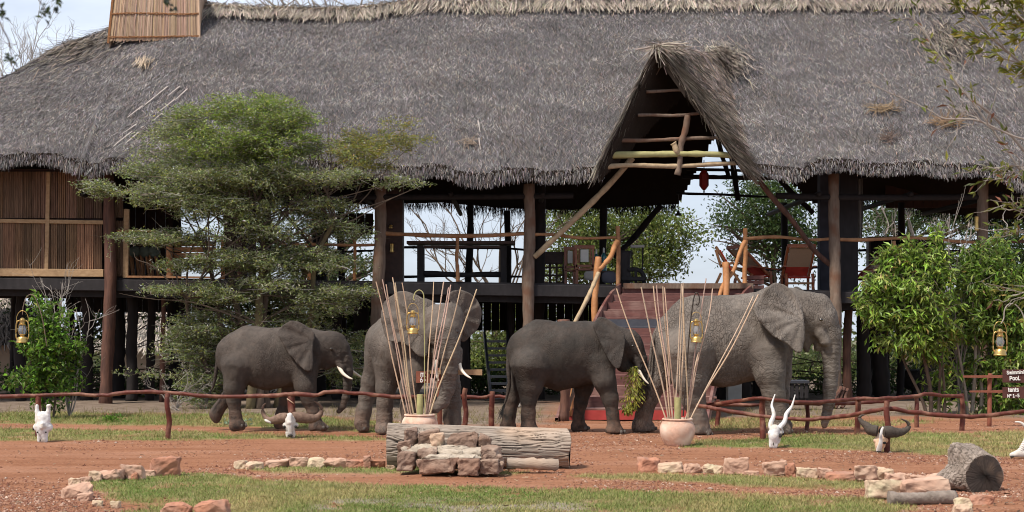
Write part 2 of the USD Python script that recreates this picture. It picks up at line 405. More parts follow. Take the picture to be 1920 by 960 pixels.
def elephant_mat(name, dark, mid, pale, deep, bump, net):
    MAT[name] = usdkit.material(stage, f'/World/Looks/{name}', {
        'g': ('geometry', {}),
        'n1': ('noise_texture', {'scale': 1.3, 'detail': 5.0, 'roughness': 0.6}),
        'n2': ('noise_texture', {'scale': 14.0, 'detail': 6.0, 'roughness': 0.7}),
        'r1': ('rgb_ramp', {'ramp': [(0.33, dark), (0.52, mid), (0.72, pale)]}),
        'r2': ('rgb_ramp', {'ramp': [(0.3, (0.72, 0.72, 0.72)), (0.7, (1.15, 1.13, 1.1))]}),
        'm': ('mix', {'mix_type': 'multiply', 'fac': 1.0}),
        'a': ('attribute', {'attribute': 'tint'}), 'sep': ('separate_color', {}),
        # two families of wrinkles: rings round trunk and legs, a net of creases on the flanks that comes and goes
        'd': ('noise_texture', {'scale': 2.6, 'detail': 4.0}),
        'ma': ('vector_math', {'math_type': 'multiply_add', 'vector2': (0.34, 0.34, 0.34)}),
        'mw': ('mapping', {'scale': (5.0, 5.0, 26.0)}),
        'mv': ('mapping', {'rotation': (0.0, 0.9, 0.0), 'scale': net}),
        'v1': ('voronoi_texture', {'feature': 'distance_to_edge', 'scale': 1.0}),
        'v2': ('voronoi_texture', {'feature': 'distance_to_edge', 'scale': 1.0}),
        'c1': ('rgb_ramp', {'ramp': [(0.0, (0, 0, 0)), (0.16, (1, 1, 1))]}),
        'c2': ('rgb_ramp', {'ramp': [(0.0, (0, 0, 0)), (0.13, (1, 1, 1))]}),
        'mc': ('mix', {}),
        'nm': ('noise_texture', {'scale': 1.9, 'detail': 3.0}),
        'rm': ('rgb_ramp', {'ramp': [(0.40, (1.0, 1.0, 1.0)), (0.60, (0.25, 0.25, 0.25))]}),
        'mk': ('mix', {'color2': (1, 1, 1)}), 'iv': ('invert', {}),
        'dk': ('rgb_ramp', {'ramp': [(0.0, (deep,) * 3), (0.7, (1, 1, 1))]}),
        'm2': ('mix', {'mix_type': 'multiply', 'fac': 1.0}),
        'bw': ('rgb_to_bw', {}),
        # red dust from the drive on the feet and lower legs, thrown over the back in patches
        'xyz': ('separate_xyz', {}), 'zr': ('map_range', {'from_min': 0.75, 'from_max': 0.0, 'to_min': 0.0, 'to_max': 0.55, 'clamp': True}),
        'nd': ('noise_texture', {'scale': 4.0, 'detail': 5.0, 'roughness': 0.7}), 'rd': ('rgb_ramp', {'ramp': [(0.40, (0, 0, 0)), (0.66, (1, 1, 1))]}),
        'df': ('math', {'math_type': 'multiply'}), 'dw': ('rgb_to_bw', {}), 'da': ('math', {'math_type': 'multiply_add', 'value2': 0.06}),
        'm3': ('mix', {'color2': (0.21, 0.120, 0.082)}),
        'hh': ('math', {'math_type': 'multiply_add', 'value2': 0.55}),
        'b': ('bump', {'strength': bump, 'distance': 0.016}),
        'p': ('principled_bsdf', {'roughness': 0.80, 'specular_ior_level': 0.22})},
        [('g.position', 'n1.vector'), ('g.position', 'n2.vector'), ('n1.fac', 'r1.fac'), ('n2.fac', 'r2.fac'), ('r1.color', 'm.color1'), ('r2.color', 'm.color2'),
         ('g.position', 'd.vector'), ('d.color', 'ma.vector1'), ('g.position', 'ma.vector3'), ('ma.vector', 'mw.vector'), ('ma.vector', 'mv.vector'),
         ('mw.vector', 'v1.vector'), ('mv.vector', 'v2.vector'), ('v1.distance', 'c1.fac'), ('v2.distance', 'c2.fac'),
         ('a.color', 'sep.color'), ('sep.r', 'mc.fac'), ('c2.color', 'mc.color1'), ('c1.color', 'mc.color2'),
         ('g.position', 'nm.vector'), ('nm.fac', 'rm.fac'), ('rm.color', 'iv.color'), ('iv.color', 'mk.fac'), ('mc.color', 'mk.color1'),
         ('mk.color', 'bw.color'), ('bw.val', 'dk.fac'), ('m.color', 'm2.color1'), ('dk.color', 'm2.color2'),
         ('g.position', 'xyz.vector'), ('xyz.z', 'zr.value'), ('g.position', 'nd.vector'), ('nd.fac', 'rd.fac'), ('rd.color', 'dw.color'),
         ('dw.val', 'df.value1'), ('zr.result', 'df.value2'), ('dw.val', 'da.value1'), ('df.value', 'da.value3'), ('da.value', 'm3.fac'), ('m2.color', 'm3.color1'), ('m3.color', 'p.base_color'),
         ('n2.fac', 'hh.value1'), ('bw.val', 'hh.value3'), ('hh.value', 'b.height'), ('b.normal', 'p.normal')], surface='p.BSDF')

elephant_mat('elephant_brown', (0.037, 0.029, 0.025), (0.053, 0.043, 0.037), (0.080, 0.066, 0.057), 0.76, 0.5, (27.0, 20.0, 14.0))
elephant_mat('elephant_grey', (0.068, 0.056, 0.048), (0.096, 0.081, 0.070), (0.140, 0.120, 0.106), 0.70, 0.6, (23.0, 17.0, 12.0))
elephant_mat('elephant_dark', (0.026, 0.022, 0.019), (0.038, 0.032, 0.028), (0.060, 0.051, 0.045), 0.78, 0.45, (28.0, 20.0, 15.0))
elephant_mat('elephant_pale', (0.086, 0.073, 0.063), (0.126, 0.108, 0.094), (0.190, 0.166, 0.147), 0.64, 0.7, (22.0, 14.0, 10.0))
# ------------------------------------------------------------------ ground: red gravel, lawns, dusty earth
def gpoly(pts):
    return np.array([G(x, y)[:2] for x, y in pts])
# outlines traced on the ground, in metres
LAWNS = [gpoly(p) for p in (
    [(-420, 772), (200, 774), (480, 776), (640, 785), (760, 790), (760, 813), (640, 807), (480, 800), (300, 797), (0, 793), (-420, 790)],
    [(-420, 797), (0, 801), (300, 808), (480, 813), (640, 818), (760, 824), (760, 830), (600, 824), (480, 821), (300, 823), (130, 827), (0, 826), (-420, 826)],
    [(1318, 786), (1420, 782), (1560, 783), (1640, 790), (1800, 785), (1640, 802), (1560, 801), (1440, 803), (1360, 810), (1318, 808)],
    [(1290, 838), (1330, 824), (1430, 816), (1600, 815), (1700, 811), (1800, 810), (1960, 806), (2400, 806), (2400, 858), (1960, 858), (1800, 854), (1700, 849), (1600, 842), (1500, 840), (1400, 840)],
    [(166, 906), (230, 893), (330, 884), (420, 890), (480, 900), (600, 905), (760, 908), (900, 913), (1100, 917), (1300, 922), (1500, 928), (1640, 932), (1680, 950), (1720, 1040), (1000, 1200), (300, 1040), (255, 952), (190, 930)],
    [(470, 877), (560, 874), (700, 876), (860, 882), (960, 884), (960, 889), (800, 889), (640, 886), (480, 884)],
    [(1090, 893), (1200, 886), (1400, 890), (1500, 893), (1640, 903), (1640, 917), (1500, 914), (1300, 907), (1150, 900)],
)]
DUST = [gpoly(p) for p in (
    [(-600, 700), (930, 700), (1040, 760), (1020, 792), (900, 797), (640, 781), (300, 774), (-600, 771)],
    [(1310, 700), (2600, 700), (2600, 790), (1800, 782), (1600, 778), (1310, 783)],
)]
GREY = gpoly([(600, 938), (900, 936), (1100, 940), (1250, 955), (1100, 1000), (600, 990)])

def ground_masks(x, y):
    p3 = np.stack([x, y, 0 * x], -1)
    w1, w2 = meshkit.fbm(p3 * 1.3, 4, 31) - 0.5, meshkit.fbm(p3 * [1.5, 0.8, 1] + 7, 3, 32) - 0.5
    xx, yy = x + w1 * 0.9, y + w2 * (0.35 + 0.05 * np.maximum(y - 15, 0))
    lawn = np.full(x.shape, -9.0)
    for k, poly in enumerate(LAWNS):
        soft = 0.30
        lawn = np.maximum(lawn, np.clip(-poly_sdf(xx, yy, poly) / soft + 0.35, -1, 1) * (0.62 if k == 2 else 1.0))
    patch = meshkit.fbm(p3 * [1.2, 0.7, 1] + 20, 4, 40)
    bare = np.clip((meshkit.fbm(p3 * [2.2, 1.6, 1], 4, 41) - 0.56) * 5, 0, 1)
    lawn = np.clip(lawn, 0, 1) * (1 - 0.72 * bare) * np.clip(0.45 + 1.0 * patch, 0, 1)
    dust = np.zeros_like(x)
    for poly in DUST:
        dust = np.maximum(dust, np.clip(-poly_sdf(xx, yy, poly) / 0.8 + 0.5, 0, 1))
    dust = np.maximum(dust, np.clip((y - 38) / 3, 0, 1))
    grey = np.clip(-poly_sdf(xx, yy, GREY) / 0.4 + 0.4, 0, 1) * np.clip((meshkit.fbm(p3 * [2.0, 3.0, 1] + 3, 3, 60) - 0.46) * 6, 0, 1)
    return lawn, dust, grey

def poly_sdf(X, Z, poly):
    d = np.full(X.shape, 1e9); inside = np.zeros(X.shape, bool)
    n = len(poly)
    for i in range(n):
        a, b = poly[i], poly[(i + 1) % n]
        e = b - a
        wx, wz = X - a[0], Z - a[1]
        t = np.clip((wx * e[0] + wz * e[1]) / max(e @ e, 1e-12), 0, 1)
        d = np.minimum(d, (wx - e[0] * t) ** 2 + (wz - e[1] * t) ** 2)
        c = (a[1] > Z) != (b[1] > Z)
        if abs(e[1]) > 1e-12:
            inside ^= c & (X < a[0] + (Z - a[1]) / e[1] * e[0])
    d = np.sqrt(d)
    return np.where(inside, -d, d)

def axis(fine0, fine1, step, far):
    mid = np.arange(fine0, fine1, step)
    grow = [step]
    while sum(grow) < far:
        grow.append(grow[-1] * 1.22)
    c = np.cumsum(grow)
    return np.concatenate([fine0 - c[::-1], mid, fine1 + c])
gxs, gys = axis(-15, 15, 0.085, 600), axis(12.5, 46, 0.085, 900)
gys = gys[gys > -40]
GXX, GYY = np.meshgrid(gxs, gys, indexing='ij')
lawn, dust, grey = ground_masks(GXX, GYY)
def ground_h(x, y):
    p3 = np.stack([x, y, 0 * x], -1)
    near = np.clip((60 - y) / 20, 0, 1)
    return ((meshkit.fbm(p3 * 0.9, 4, 50) - 0.5) * 0.05 + (meshkit.fbm(p3 * 5.0, 2, 51) - 0.5) * 0.014) * near - 0.012
gz = ground_h(GXX, GYY) + lawn * 0.012
# the land falls away gently behind the lodge towards the river flat
gz = gz - 1.2 * np.clip((GYY - 56) / 40, 0, 1) ** 2
nx_, ny_ = GXX.shape
vid = np.arange(nx_ * ny_).reshape(nx_, ny_)
qf = np.stack([vid[:-1, :-1], vid[1:, :-1], vid[1:, 1:], vid[:-1, 1:]], -1).reshape(-1, 4)
MAT['ground'] = usdkit.material(stage, '/World/Looks/ground', {
    'g': ('geometry', {}), 'a': ('attribute', {'attribute': 'tint'}), 's': ('separate_color', {}),
    'mt': ('mapping', {'scale': (0.22, 1.5, 1.0)}), 'n1': ('noise_texture', {'scale': 1.1, 'detail': 6.0, 'roughness': 0.62, 'distortion': 0.4}), 'n2': ('noise_texture', {'scale': 24.0, 'detail': 5.0, 'roughness': 0.75}), 'n3': ('noise_texture', {'scale': 3.0, 'detail': 4.0}),
    'vo': ('voronoi_texture', {'scale': 34.0}),
    'dirt': ('rgb_ramp', {'ramp': [(0.32, (0.195, 0.083, 0.044)), (0.50, (0.248, 0.115, 0.066)), (0.68, (0.285, 0.150, 0.098))]}),
    'fine': ('rgb_ramp', {'ramp': [(0.30, (0.60, 0.55, 0.52)), (0.55, (1.0, 1.0, 1.0)), (0.75, (1.28, 1.30, 1.32))]}),
    'dm': ('mix', {'mix_type': 'multiply', 'fac': 1.0}),
    'peb': ('rgb_ramp', {'ramp': [(0.0, (0.62, 0.58, 0.56)), (0.35, (1.0, 1.0, 1.0)), (1.0, (1.12, 1.08, 1.05))]}),
    'pm': ('mix', {'mix_type': 'multiply', 'fac': 0.8}),
    'lawnc': ('rgb_ramp', {'ramp': [(0.33, (0.110, 0.115, 0.034)), (0.50, (0.175, 0.160, 0.062)), (0.68, (0.270, 0.220, 0.115))]}),
    'dustc': ('rgb_ramp', {'ramp': [(0.33, (0.115, 0.084, 0.064)), (0.67, (0.205, 0.157, 0.124))]}),
    'm1': ('mix', {}), 'm2': ('mix', {}), 'm3': ('mix', {'color2': (0.220, 0.185, 0.150)}),
    'lm': ('math', {'math_type': 'multiply_add', 'value2': 0.6, 'value3': -0.30}), 'la': ('math', {'math_type': 'add', 'use_clamp': True}),
    'b': ('bump', {'strength': 0.8, 'distance': 0.02}),
    'p': ('principled_bsdf', {'roughness': 0.95, 'specular_ior_level': 0.12})},
    [('g.position', 'mt.vector'), ('mt.vector', 'n1.vector'), ('g.position', 'n2.vector'), ('g.position', 'n3.vector'), ('g.position', 'vo.vector'), ('a.color', 's.color'),
     ('n1.fac', 'dirt.fac'), ('n2.fac', 'fine.fac'), ('dirt.color', 'dm.color1'), ('fine.color', 'dm.color2'), ('vo.distance', 'peb.fac'), ('dm.color', 'pm.color1'), ('peb.color', 'pm.color2'),
     ('n3.fac', 'lawnc.fac'), ('n3.fac', 'dustc.fac'),
     ('s.g', 'm1.fac'), ('pm.color', 'm1.color1'), ('dustc.color', 'm1.color2'),
     ('n2.fac', 'lm.value1'), ('lm.value', 'la.value1'), ('s.r', 'la.value2'), ('la.value', 'm2.fac'), ('m1.color', 'm2.color1'), ('lawnc.color', 'm2.color2'),
     ('s.b', 'm3.fac'), ('m2.color', 'm3.color1'), ('m3.color', 'p.base_color'), ('n2.fac', 'b.height'), ('b.normal', 'p.normal')], surface='p.BSDF')
gmb = MB(); gmb.add(np.stack([GXX, GYY, gz], -1).reshape(-1, 3), qf, np.stack([lawn, dust, grey], -1).reshape(-1, 3))
gmb.build('ground', 'ground', None, True, 'red gravel and dust ground with patches of short lawn', 'ground', kind='structure')

# short grass on the lawns
gg = np.random.default_rng(90)
def scatter(n, x0, x1, y0, y1):
    """points evenly spread over the picture's ground rather than over the ground itself"""
    D = 1 / gg.uniform(1 / y1, 1 / y0, n)
    px_ = gg.uniform(x0, x1, n)
    return (px_ - 960) * D / FOC, D
x, y = scatter(520000, -60, 1980, 14.4, 36.5)
l_, d_, gr_ = ground_masks(x, y)
k = gg.random(len(x)) < (l_ ** 1.25) * (1 - 0.55 * gr_)
x, y = x[k], y[k]
n = len(x)
tone = meshkit.fbm(np.stack([x * 1.0, y * 0.6, x * 0], -1), 3, 71)
dry = np.clip(gg.normal(0.35, 0.25, n) + (tone - 0.5) * 1.6 + np.where(x > 5, 0.18, 0) * (y > 18), 0, 1)[:, None]
tint = (np.array([0.115, 0.180, 0.030]) * (1 - dry) + np.array([0.37, 0.285, 0.125]) * dry) * gg.uniform(0.6, 1.35, (n, 1))
hgt = gg.uniform(0.018, 0.050, n) * (0.8 + 0.5 * (tone)) * np.clip(y / 22, 0.9, 1.4)
az = gg.uniform(0, 2 * np.pi, n)
dirs = np.stack([np.cos(az) * 0.75, np.sin(az) * 0.75, gg.uniform(0.25, 1.0, n)], -1)
gp = np.stack([x, y, ground_h(x, y) + 0.006], -1)
strands(gp, dirs, hgt * 1.3, 0.0060 * np.clip(y / 18, 1, 1.8), np.stack([-np.sin(az), np.cos(az), 0 * az], -1), tint=np.clip(tint, 0, 0.8)).build('lawn_grass', 'grass_blade', None, False, 'short patchy green and straw-coloured lawn grass', 'grass', kind='stuff')
# tufts of dry weeds along the edges
x, y = scatter(9000, -60, 1980, 26, 35.5)
l_, d_, _g = ground_masks(x, y)
k = gg.random(len(x)) < np.clip(d_, 0, 1) * 0.25 + np.clip(l_, 0, 1) * 0.35 * (y > 27.5)
x, y = x[k], y[k]
q = np.repeat(np.stack([x, y, ground_h(x, y)], -1), 7, 0); n = len(q)
q[:, :2] += gg.normal(0, 0.03, (n, 2))
dirs = np.stack([gg.normal(0, 0.6, n), gg.normal(0, 0.6, n), np.ones(n)], -1)
dry = gg.uniform(0.3, 1, (n, 1))
strands(q, dirs, gg.uniform(0.06, 0.20, n), 0.008, gg.normal(size=(n, 3)), tint=(np.array([0.12, 0.15, 0.03]) * (1 - dry) + np.array([0.36, 0.27, 0.13]) * dry) * gg.uniform(0.5, 1.1, (n, 1))).build('dry_weeds', 'grass_blade', None, False, 'dry straw weeds at the lawn edge by the stilts', 'grass', kind='stuff')
# loose gravel
x, y = scatter(95000, -60, 1980, 14.4, 31)
l_, d_, _g = ground_masks(x, y)
dens = meshkit.fbm(np.stack([x * 0.6, y * 0.45, x * 0], -1), 3, 77)
k = gg.random(len(x)) < np.clip((dens - 0.36) * 3.0, 0.02, 0.85) * (1 - np.clip(l_ * 1.6, 0, 0.93)) * (1 - 0.6 * d_)
x, y = x[k], y[k]; n = len(x)
octv = np.array([[1, 0, 0], [-1, 0, 0], [0, 1, 0], [0, -1, 0], [0, 0, 1], [0, 0, -1]], float)
octf = np.array([[0, 2, 4], [2, 1, 4], [1, 3, 4], [3, 0, 4], [2, 0, 5], [1, 2, 5], [3, 1, 5], [0, 3, 5]])
r = gg.lognormal(-4.75, 0.42, n)[:, None, None]
rot = gg.uniform(0, 6.28, n)
v = octv[None] * (1 + gg.normal(0, 0.22, (n, 6, 1))) * r * [1.2, 1.0, 0.75]
c_, s_ = np.cos(rot)[:, None], np.sin(rot)[:, None]
v = np.stack([v[..., 0] * c_ - v[..., 1] * s_, v[..., 0] * s_ + v[..., 1] * c_, v[..., 2]], -1) + np.stack([x, y, ground_h(x, y) + 0.004], -1)[:, None]
pc = np.array([[0.24, 0.11, 0.07], [0.17, 0.065, 0.04], [0.36, 0.22, 0.16], [0.48, 0.38, 0.31]])[gg.choice(4, n, p=[0.46, 0.28, 0.20, 0.06])] * gg.uniform(0.7, 1.2, (n, 1))
MB().add(v.reshape(-1, 3), (np.arange(n)[:, None, None] * 6 + octf).reshape(-1, 3), np.repeat(pc, 6, 0)).build('loose_gravel', 'pebble', None, False, 'loose reddish gravel strewn over the drive', 'gravel', kind='stuff')

# fallen leaves and bits of bark
x, y = scatter(3600, -60, 1980, 14.6, 36)
dens = meshkit.fbm(np.stack([x * 0.5, y * 0.5, x * 0 + 31], -1), 3, 78)
k = gg.random(len(x)) < np.clip((dens - 0.44) * 3.5, 0.03, 0.8)
x, y = x[k], y[k]; n = len(x); az = gg.uniform(0, 6.28, n)
strands(np.stack([x, y, ground_h(x, y) + 0.022], -1), np.stack([np.cos(az), np.sin(az), gg.normal(0, 0.18, n)], -1), gg.uniform(0.03, 0.085, n), gg.uniform(0.014, 0.034, n), np.stack([-np.sin(az), np.cos(az), gg.normal(0, 0.3, n)], -1), tint=np.array([[0.20, 0.105, 0.055], [0.11, 0.06, 0.035], [0.33, 0.24, 0.15]])[gg.integers(0, 3, n)] * gg.uniform(0.6, 1.2, (n, 1))).build('leaf_litter', 'grass_blade', None, False, 'scattered dry brown leaf litter on soil and lawn', 'leaves', kind='stuff')
# ------------------------------------------------------------------ the thatched lodge
lodge = thing('thatched_lodge', 'long thatched safari lodge on stilts with open deck, gabled entrance and red steps', 'lodge', (0, 42, 0))
YF, YR, YB = 38.0, 42.6, 47.2           # front eave, ridge, back eave
XL0, XR0 = -17.3, 18.6                  # eave ends
def zpx(py, D):
    return EYE + (HORIZON - py) * D / FOC
def xpx(px, D):
    return (px - 960.0) * D / FOC
_ridge = np.array([(-400, 95), (60, 84), (120, 74), (160, 66), (205, 50), (290, 24), (370, 6), (480, 12), (590, 17), (660, 14), (720, 8), (800, 0), (1000, -4), (1300, -6), (1760, -4), (2200, 0)], float)
_eave = np.array([(-400, 318), (0, 320), (100, 323), (150, 326), (157, 315), (166, 328), (300, 333), (700, 333), (800, 332), (860, 337), (1000, 347), (1100, 352), (1400, 333), (1500, 338), (1600, 339), (1700, 334), (1800, 322), (1860, 333), (1920, 354), (2100, 372)], float)
RX, RZ = xpx(_ridge[:, 0], YR), zpx(_ridge[:, 1], YR)
EX, EZ = xpx(_eave[:, 0], YF), zpx(_eave[:, 1] - 25, YF)
XRL, XRR = xpx(118, YR), xpx(1960, YR)  # ridge ends

def smin(a, b, k):
    h = np.maximum(k - np.abs(a - b), 0) / k
    return np.minimum(a, b) - h * h * k * 0.25

def roof_main(X, Y):
    zr, ze = np.interp(X, RX, RZ), np.interp(X, EX, EZ)
    u = np.clip((Y - YF) / (YR - YF), -0.2, 2)
    zf = ze + (zr - ze) * np.where(u > 0, np.abs(u) ** 0.96, u)
    w = (YB - Y) / (YB - YR)
    zb = ze + 0.02 + (zr - ze) * w
    zl = 5.75 + (X - XL0) * (10.3 - 5.75) / (XRL - XL0)
    zh = 5.35 + (XR0 - X) * (11.2 - 5.35) / (XR0 - XRR)
    z = smin(smin(zf, zb, 0.25), smin(zl, zh, 0.3), 0.55)
    c = meshkit.fbm(np.stack([X * 1.1, Y * 1.6, X * 0], -1), 4, 3) - 0.5
    return z + 0.12 * c + 0.014 * np.sin((Y - YF) * 2 * np.pi / 0.62 + 3 * c + 0.4 * np.sin(X * 0.7))

def dormer(X, Y):
    xr = 3.84 + (Y - 38.0) * 0.64
    zr = 9.25 + (Y - 38.0) * 0.13 - 0.25 * np.clip(38.0 - Y, 0, 1)
    d = X - xr
    c = meshkit.fbm(np.stack([X * 2.2, Y * 2.2, X * 0 + 9], -1), 3, 8) - 0.5
    left = 2.00 * np.abs(d) ** 1.0
    right = 1.43 * np.abs(d) - 0.02 * d * d
    return np.where(Y < 42.0, zr - np.sqrt(np.where(d < 0, left, right) ** 2 + 0.02) + 0.12 * c, -9.0)

def roof_top(X, Y):
    return np.maximum(roof_main(X, Y), dormer(X, Y))

gx, gy = np.arange(XL0, XR0 + 0.01, 0.075), np.arange(YF - 0.45, YB + 0.01, 0.075)
GX, GY = np.meshgrid(gx, gy, indexing='ij')
ZM, ZD = roof_main(GX, GY), dormer(GX, GY)
ZT = np.maximum(ZM, ZD)
TH = np.where(ZD > ZM, 0.36, 0.24)
# outline of the roof in plan: the main rectangle plus the dormer's overhanging mouth
front = YF + 0.10 * np.sin(GX * 0.9) + 0.05 * np.sin(GX * 3.1 + 1)
inside = ((GY >= front) & ((ZD < ZM) | (ZD > 6.0))) | ((ZD > 6.0) & (GY >= YF - 0.36 + 0.10 * np.abs(GX - 3.84)))
inside &= (ZT > 5.0)
gpx, gpy = GX / GY * FOC + 960, HORIZON - (ZT - 0.3 - EYE) / GY * FOC
hole = (GY > 43.4) & (gpx > 1358 - (gpy - 232) * 0.53) & (gpx < 1365 + (gpy - 232) * 1.0) & (gpx < 1530)
inside &= ~hole
nxg, nyg = GX.shape
cell = inside[:-1, :-1] & inside[1:, :-1] & inside[:-1, 1:] & inside[1:, 1:]
ci = np.argwhere(cell)
vid = np.arange(nxg * nyg).reshape(nxg, nyg)
q = np.stack([vid[ci[:, 0], ci[:, 1]], vid[ci[:, 0] + 1, ci[:, 1]], vid[ci[:, 0] + 1, ci[:, 1] + 1], vid[ci[:, 0], ci[:, 1] + 1]], 1)
vt = np.stack([GX, GY, ZT], -1).reshape(-1, 3)
vb = np.stack([GX, GY, ZT - TH], -1).reshape(-1, 3)
def compact(v, f):
    u, inv = np.unique(f.ravel(), return_inverse=True)
    return v[u], inv.reshape(f.shape)
e = np.vstack([q[:, [0, 1]], q[:, [1, 2]], q[:, [2, 3]], q[:, [3, 0]]])
key = np.sort(e, 1); _, first, cntE = np.unique(key, axis=0, return_index=True, return_counts=True)
be = e[first[cntE == 1]]
roof = MB(); roof.add(*compact(vt, q))
roof_prim = roof.build('thatch_roof', 'thatch', lodge, True)
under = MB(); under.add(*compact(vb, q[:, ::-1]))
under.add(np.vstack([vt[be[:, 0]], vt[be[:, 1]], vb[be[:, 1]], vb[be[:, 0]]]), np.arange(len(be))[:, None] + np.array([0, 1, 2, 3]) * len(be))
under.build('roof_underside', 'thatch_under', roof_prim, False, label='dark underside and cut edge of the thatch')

def roof_frame(x, y, e=0.04):
    z = roof_top(x, y)
    dx, dy = (roof_top(x + e, y) - z) / e, (roof_top(x, y + e) - z) / e
    n = np.stack([-dx, -dy, np.ones_like(x)], -1); n /= np.linalg.norm(n, axis=1, keepdims=True)
    d = np.stack([-dx, -dy, -(dx * dx + dy * dy)], -1); d /= np.maximum(np.linalg.norm(d, axis=1, keepdims=True), 1e-9)
    return np.stack([x, y, z], -1), n, d

def thatch_tint(n, g, base=(0.158, 0.147, 0.147), pale=0.045, spread=0.62):
    k = np.exp(g.normal(0, spread, n))[:, None]
    t = np.asarray(base) * np.clip(k, 0.35, 2.3)
    t *= 1 + g.normal(0, 0.05, (n, 3))
    m = g.random(n)
    t[m < pale] = np.array([0.42, 0.37, 0.31]) * g.uniform(0.7, 1.1, (int((m < pale).sum()), 1))
    b = (m > 0.90)
    t[b] *= [1.05, 0.85, 0.70]
    return np.clip(t, 0.01, 0.8)

g = np.random.default_rng(21)
N = 230000
x, y = g.uniform(XL0 + 0.05, XR0 - 0.05, N * 2), g.uniform(YF - 0.1, YR + 0.5, N * 2)
main_front = YF + 0.10 * np.sin(x * 0.9) + 0.05 * np.sin(x * 3.1 + 1)
ok = (y > main_front + 0.02)
x, y = x[ok][:N], y[ok][:N]
p, n_, d_ = roof_frame(x, y)
keep = (n_[:, 2] > 0.25)
p, n_, d_ = p[keep], n_[keep], d_[keep]
m = len(p)
side = np.cross(d_, n_)
jit = g.normal(0, 0.55, (m, 1))
dirs = d_ + side * jit + n_ * g.uniform(0.02, 0.30, (m, 1))
L = g.uniform(0.07, 0.20, m)
# tints follow slow patches of weathering as well as the single leaf
pt = (0.62 + 0.72 * meshkit.fbm(p * [0.8, 1.2, 1.2], 3, 17))[:, None] * np.clip(0.80 + 0.42 * meshkit.noise(np.stack([p[:, 0] * 0.9, p[:, 1] * 5.5 + 0.6 * np.sin(p[:, 0] * 0.8), p[:, 0] * 0], -1), 19), 0.7, 1.25)[:, None]
tn = thatch_tint(m, g) * pt
is_d = dormer(p[:, 0], p[:, 1]) > roof_main(p[:, 0], p[:, 1])
tn[is_d] *= [1.5, 1.36, 1.2]; L[is_d] *= 1.7
st = strands(p + n_ * 0.012, dirs, L, g.uniform(0.008, 0.017, m), side + n_ * g.normal(0, 0.5, (m, 1)), tint=tn)
st.build('thatch_strands', 'thatch_strand', roof_prim, kind='stuff')

# fringe along the eaves
mb = MB()
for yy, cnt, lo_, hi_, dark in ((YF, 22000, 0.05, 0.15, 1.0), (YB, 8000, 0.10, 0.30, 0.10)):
    x = g.uniform(XL0 + 0.1, XR0 - 0.1, cnt)
    fy = (YF + 0.10 * np.sin(x * 0.9) + 0.05 * np.sin(x * 3.1 + 1)) if yy == YF else np.full(cnt, YB)
    z = roof_top(x, fy) - g.uniform(0.0, 0.26, cnt)
    okx = (dormer(x, fy) < roof_main(x, fy) + 0.05) if yy == YF else ~((x > xpx(1268, YB)) & (x < xpx(1535, YB)))
    pp = np.stack([x, fy + g.uniform(-0.03, 0.10, cnt) * (1 if yy == YF else -1), z], -1)[okx]
    c = len(pp)
    dd = np.stack([g.normal(0, 0.22, c), g.normal(-0.35 if yy == YF else 0.2, 0.2, c), -np.ones(c)], -1)
    lump = 0.6 + 0.9 * meshkit.noise(np.stack([pp[:, 0] * 1.7, pp[:, 0] * 0, pp[:, 0] * 0], -1), 5)
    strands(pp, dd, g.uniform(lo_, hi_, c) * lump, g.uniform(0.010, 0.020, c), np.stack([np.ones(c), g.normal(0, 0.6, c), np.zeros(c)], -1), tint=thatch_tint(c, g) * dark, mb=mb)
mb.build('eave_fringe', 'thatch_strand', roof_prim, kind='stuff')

# pale new thatch along the ridge
def pale_tint(c, k=1.0):
    return np.clip(np.array([0.33, 0.285, 0.235]) * np.clip(np.exp(g.normal(-0.05, 0.33, (c, 1))), 0.3, 1.7) * (1 + g.normal(0, 0.04, (c, 3))) * k, 0.02, 0.8)
mb = MB(); c = 9000
x = g.uniform(xpx(372, YR), XRR + 0.4, c)
off = g.uniform(0, 0.42, c)
y = YR + 0.10 - off
p, n_, d_ = roof_frame(x, y)
p[:, 2] += 0.06
sd = np.cross(d_, n_)
fan = np.sin(x * 1.9)[:, None] * 0.30
strands(p + n_ * g.uniform(0.02, 0.09, (c, 1)), d_ + sd * (g.normal(0, 0.30, (c, 1)) + fan) + n_ * g.uniform(0.0, 0.22, (c, 1)), g.uniform(0.22, 0.52, c), g.uniform(0.018, 0.042, c), sd, tint=pale_tint(c), mb=mb)
c = 420
x = g.uniform(xpx(372, YR), XRR, c); p, n_, d_ = roof_frame(x, np.full(c, YR - 0.02))
strands(p + [0, 0, 0.04], np.stack([g.normal(0, 1, c), g.normal(-0.2, 0.5, c), g.uniform(-0.1, 0.55, c)], -1), g.uniform(0.15, 0.4, c), 0.022, np.stack([g.normal(0, 1, c), g.normal(0, 1, c), g.normal(0, 1, c)], -1), tint=pale_tint(c), mb=mb)
# ragged left end of the ridge and the gable tuft at the right hip
for (px_, py_, D_, cc, sp) in ((150, 75, 42.3, 700, (0.75, 0.5, 0.25)), (1772, 66, 41.3, 500, (0.45, 0.3, 0.3))):
    c0 = P(px_, py_, D_)
    x, y = c0[0] + g.normal(0, sp[0], cc), c0[1] + g.normal(0, sp[1], cc)
    p, n_, d_ = roof_frame(x, y)
    dd = d_ + np.stack([np.full(cc, -0.5 if px_ < 500 else 0.1), np.full(cc, -0.2), np.full(cc, -0.1)], -1) + g.normal(0, 0.35, (cc, 3)) + n_ * 0.3
    strands(p + n_ * 0.05, dd, g.uniform(0.2, 0.6, cc), g.uniform(0.016, 0.034, cc), np.cross(d_, n_), tint=pale_tint(cc, 0.85), mb=mb)
mb.build('ridge_thatch', 'thatch_strand', roof_prim, label='pale frayed straw along the ridge', kind='stuff')
mb = MB()      # the ridge pole that holds it down
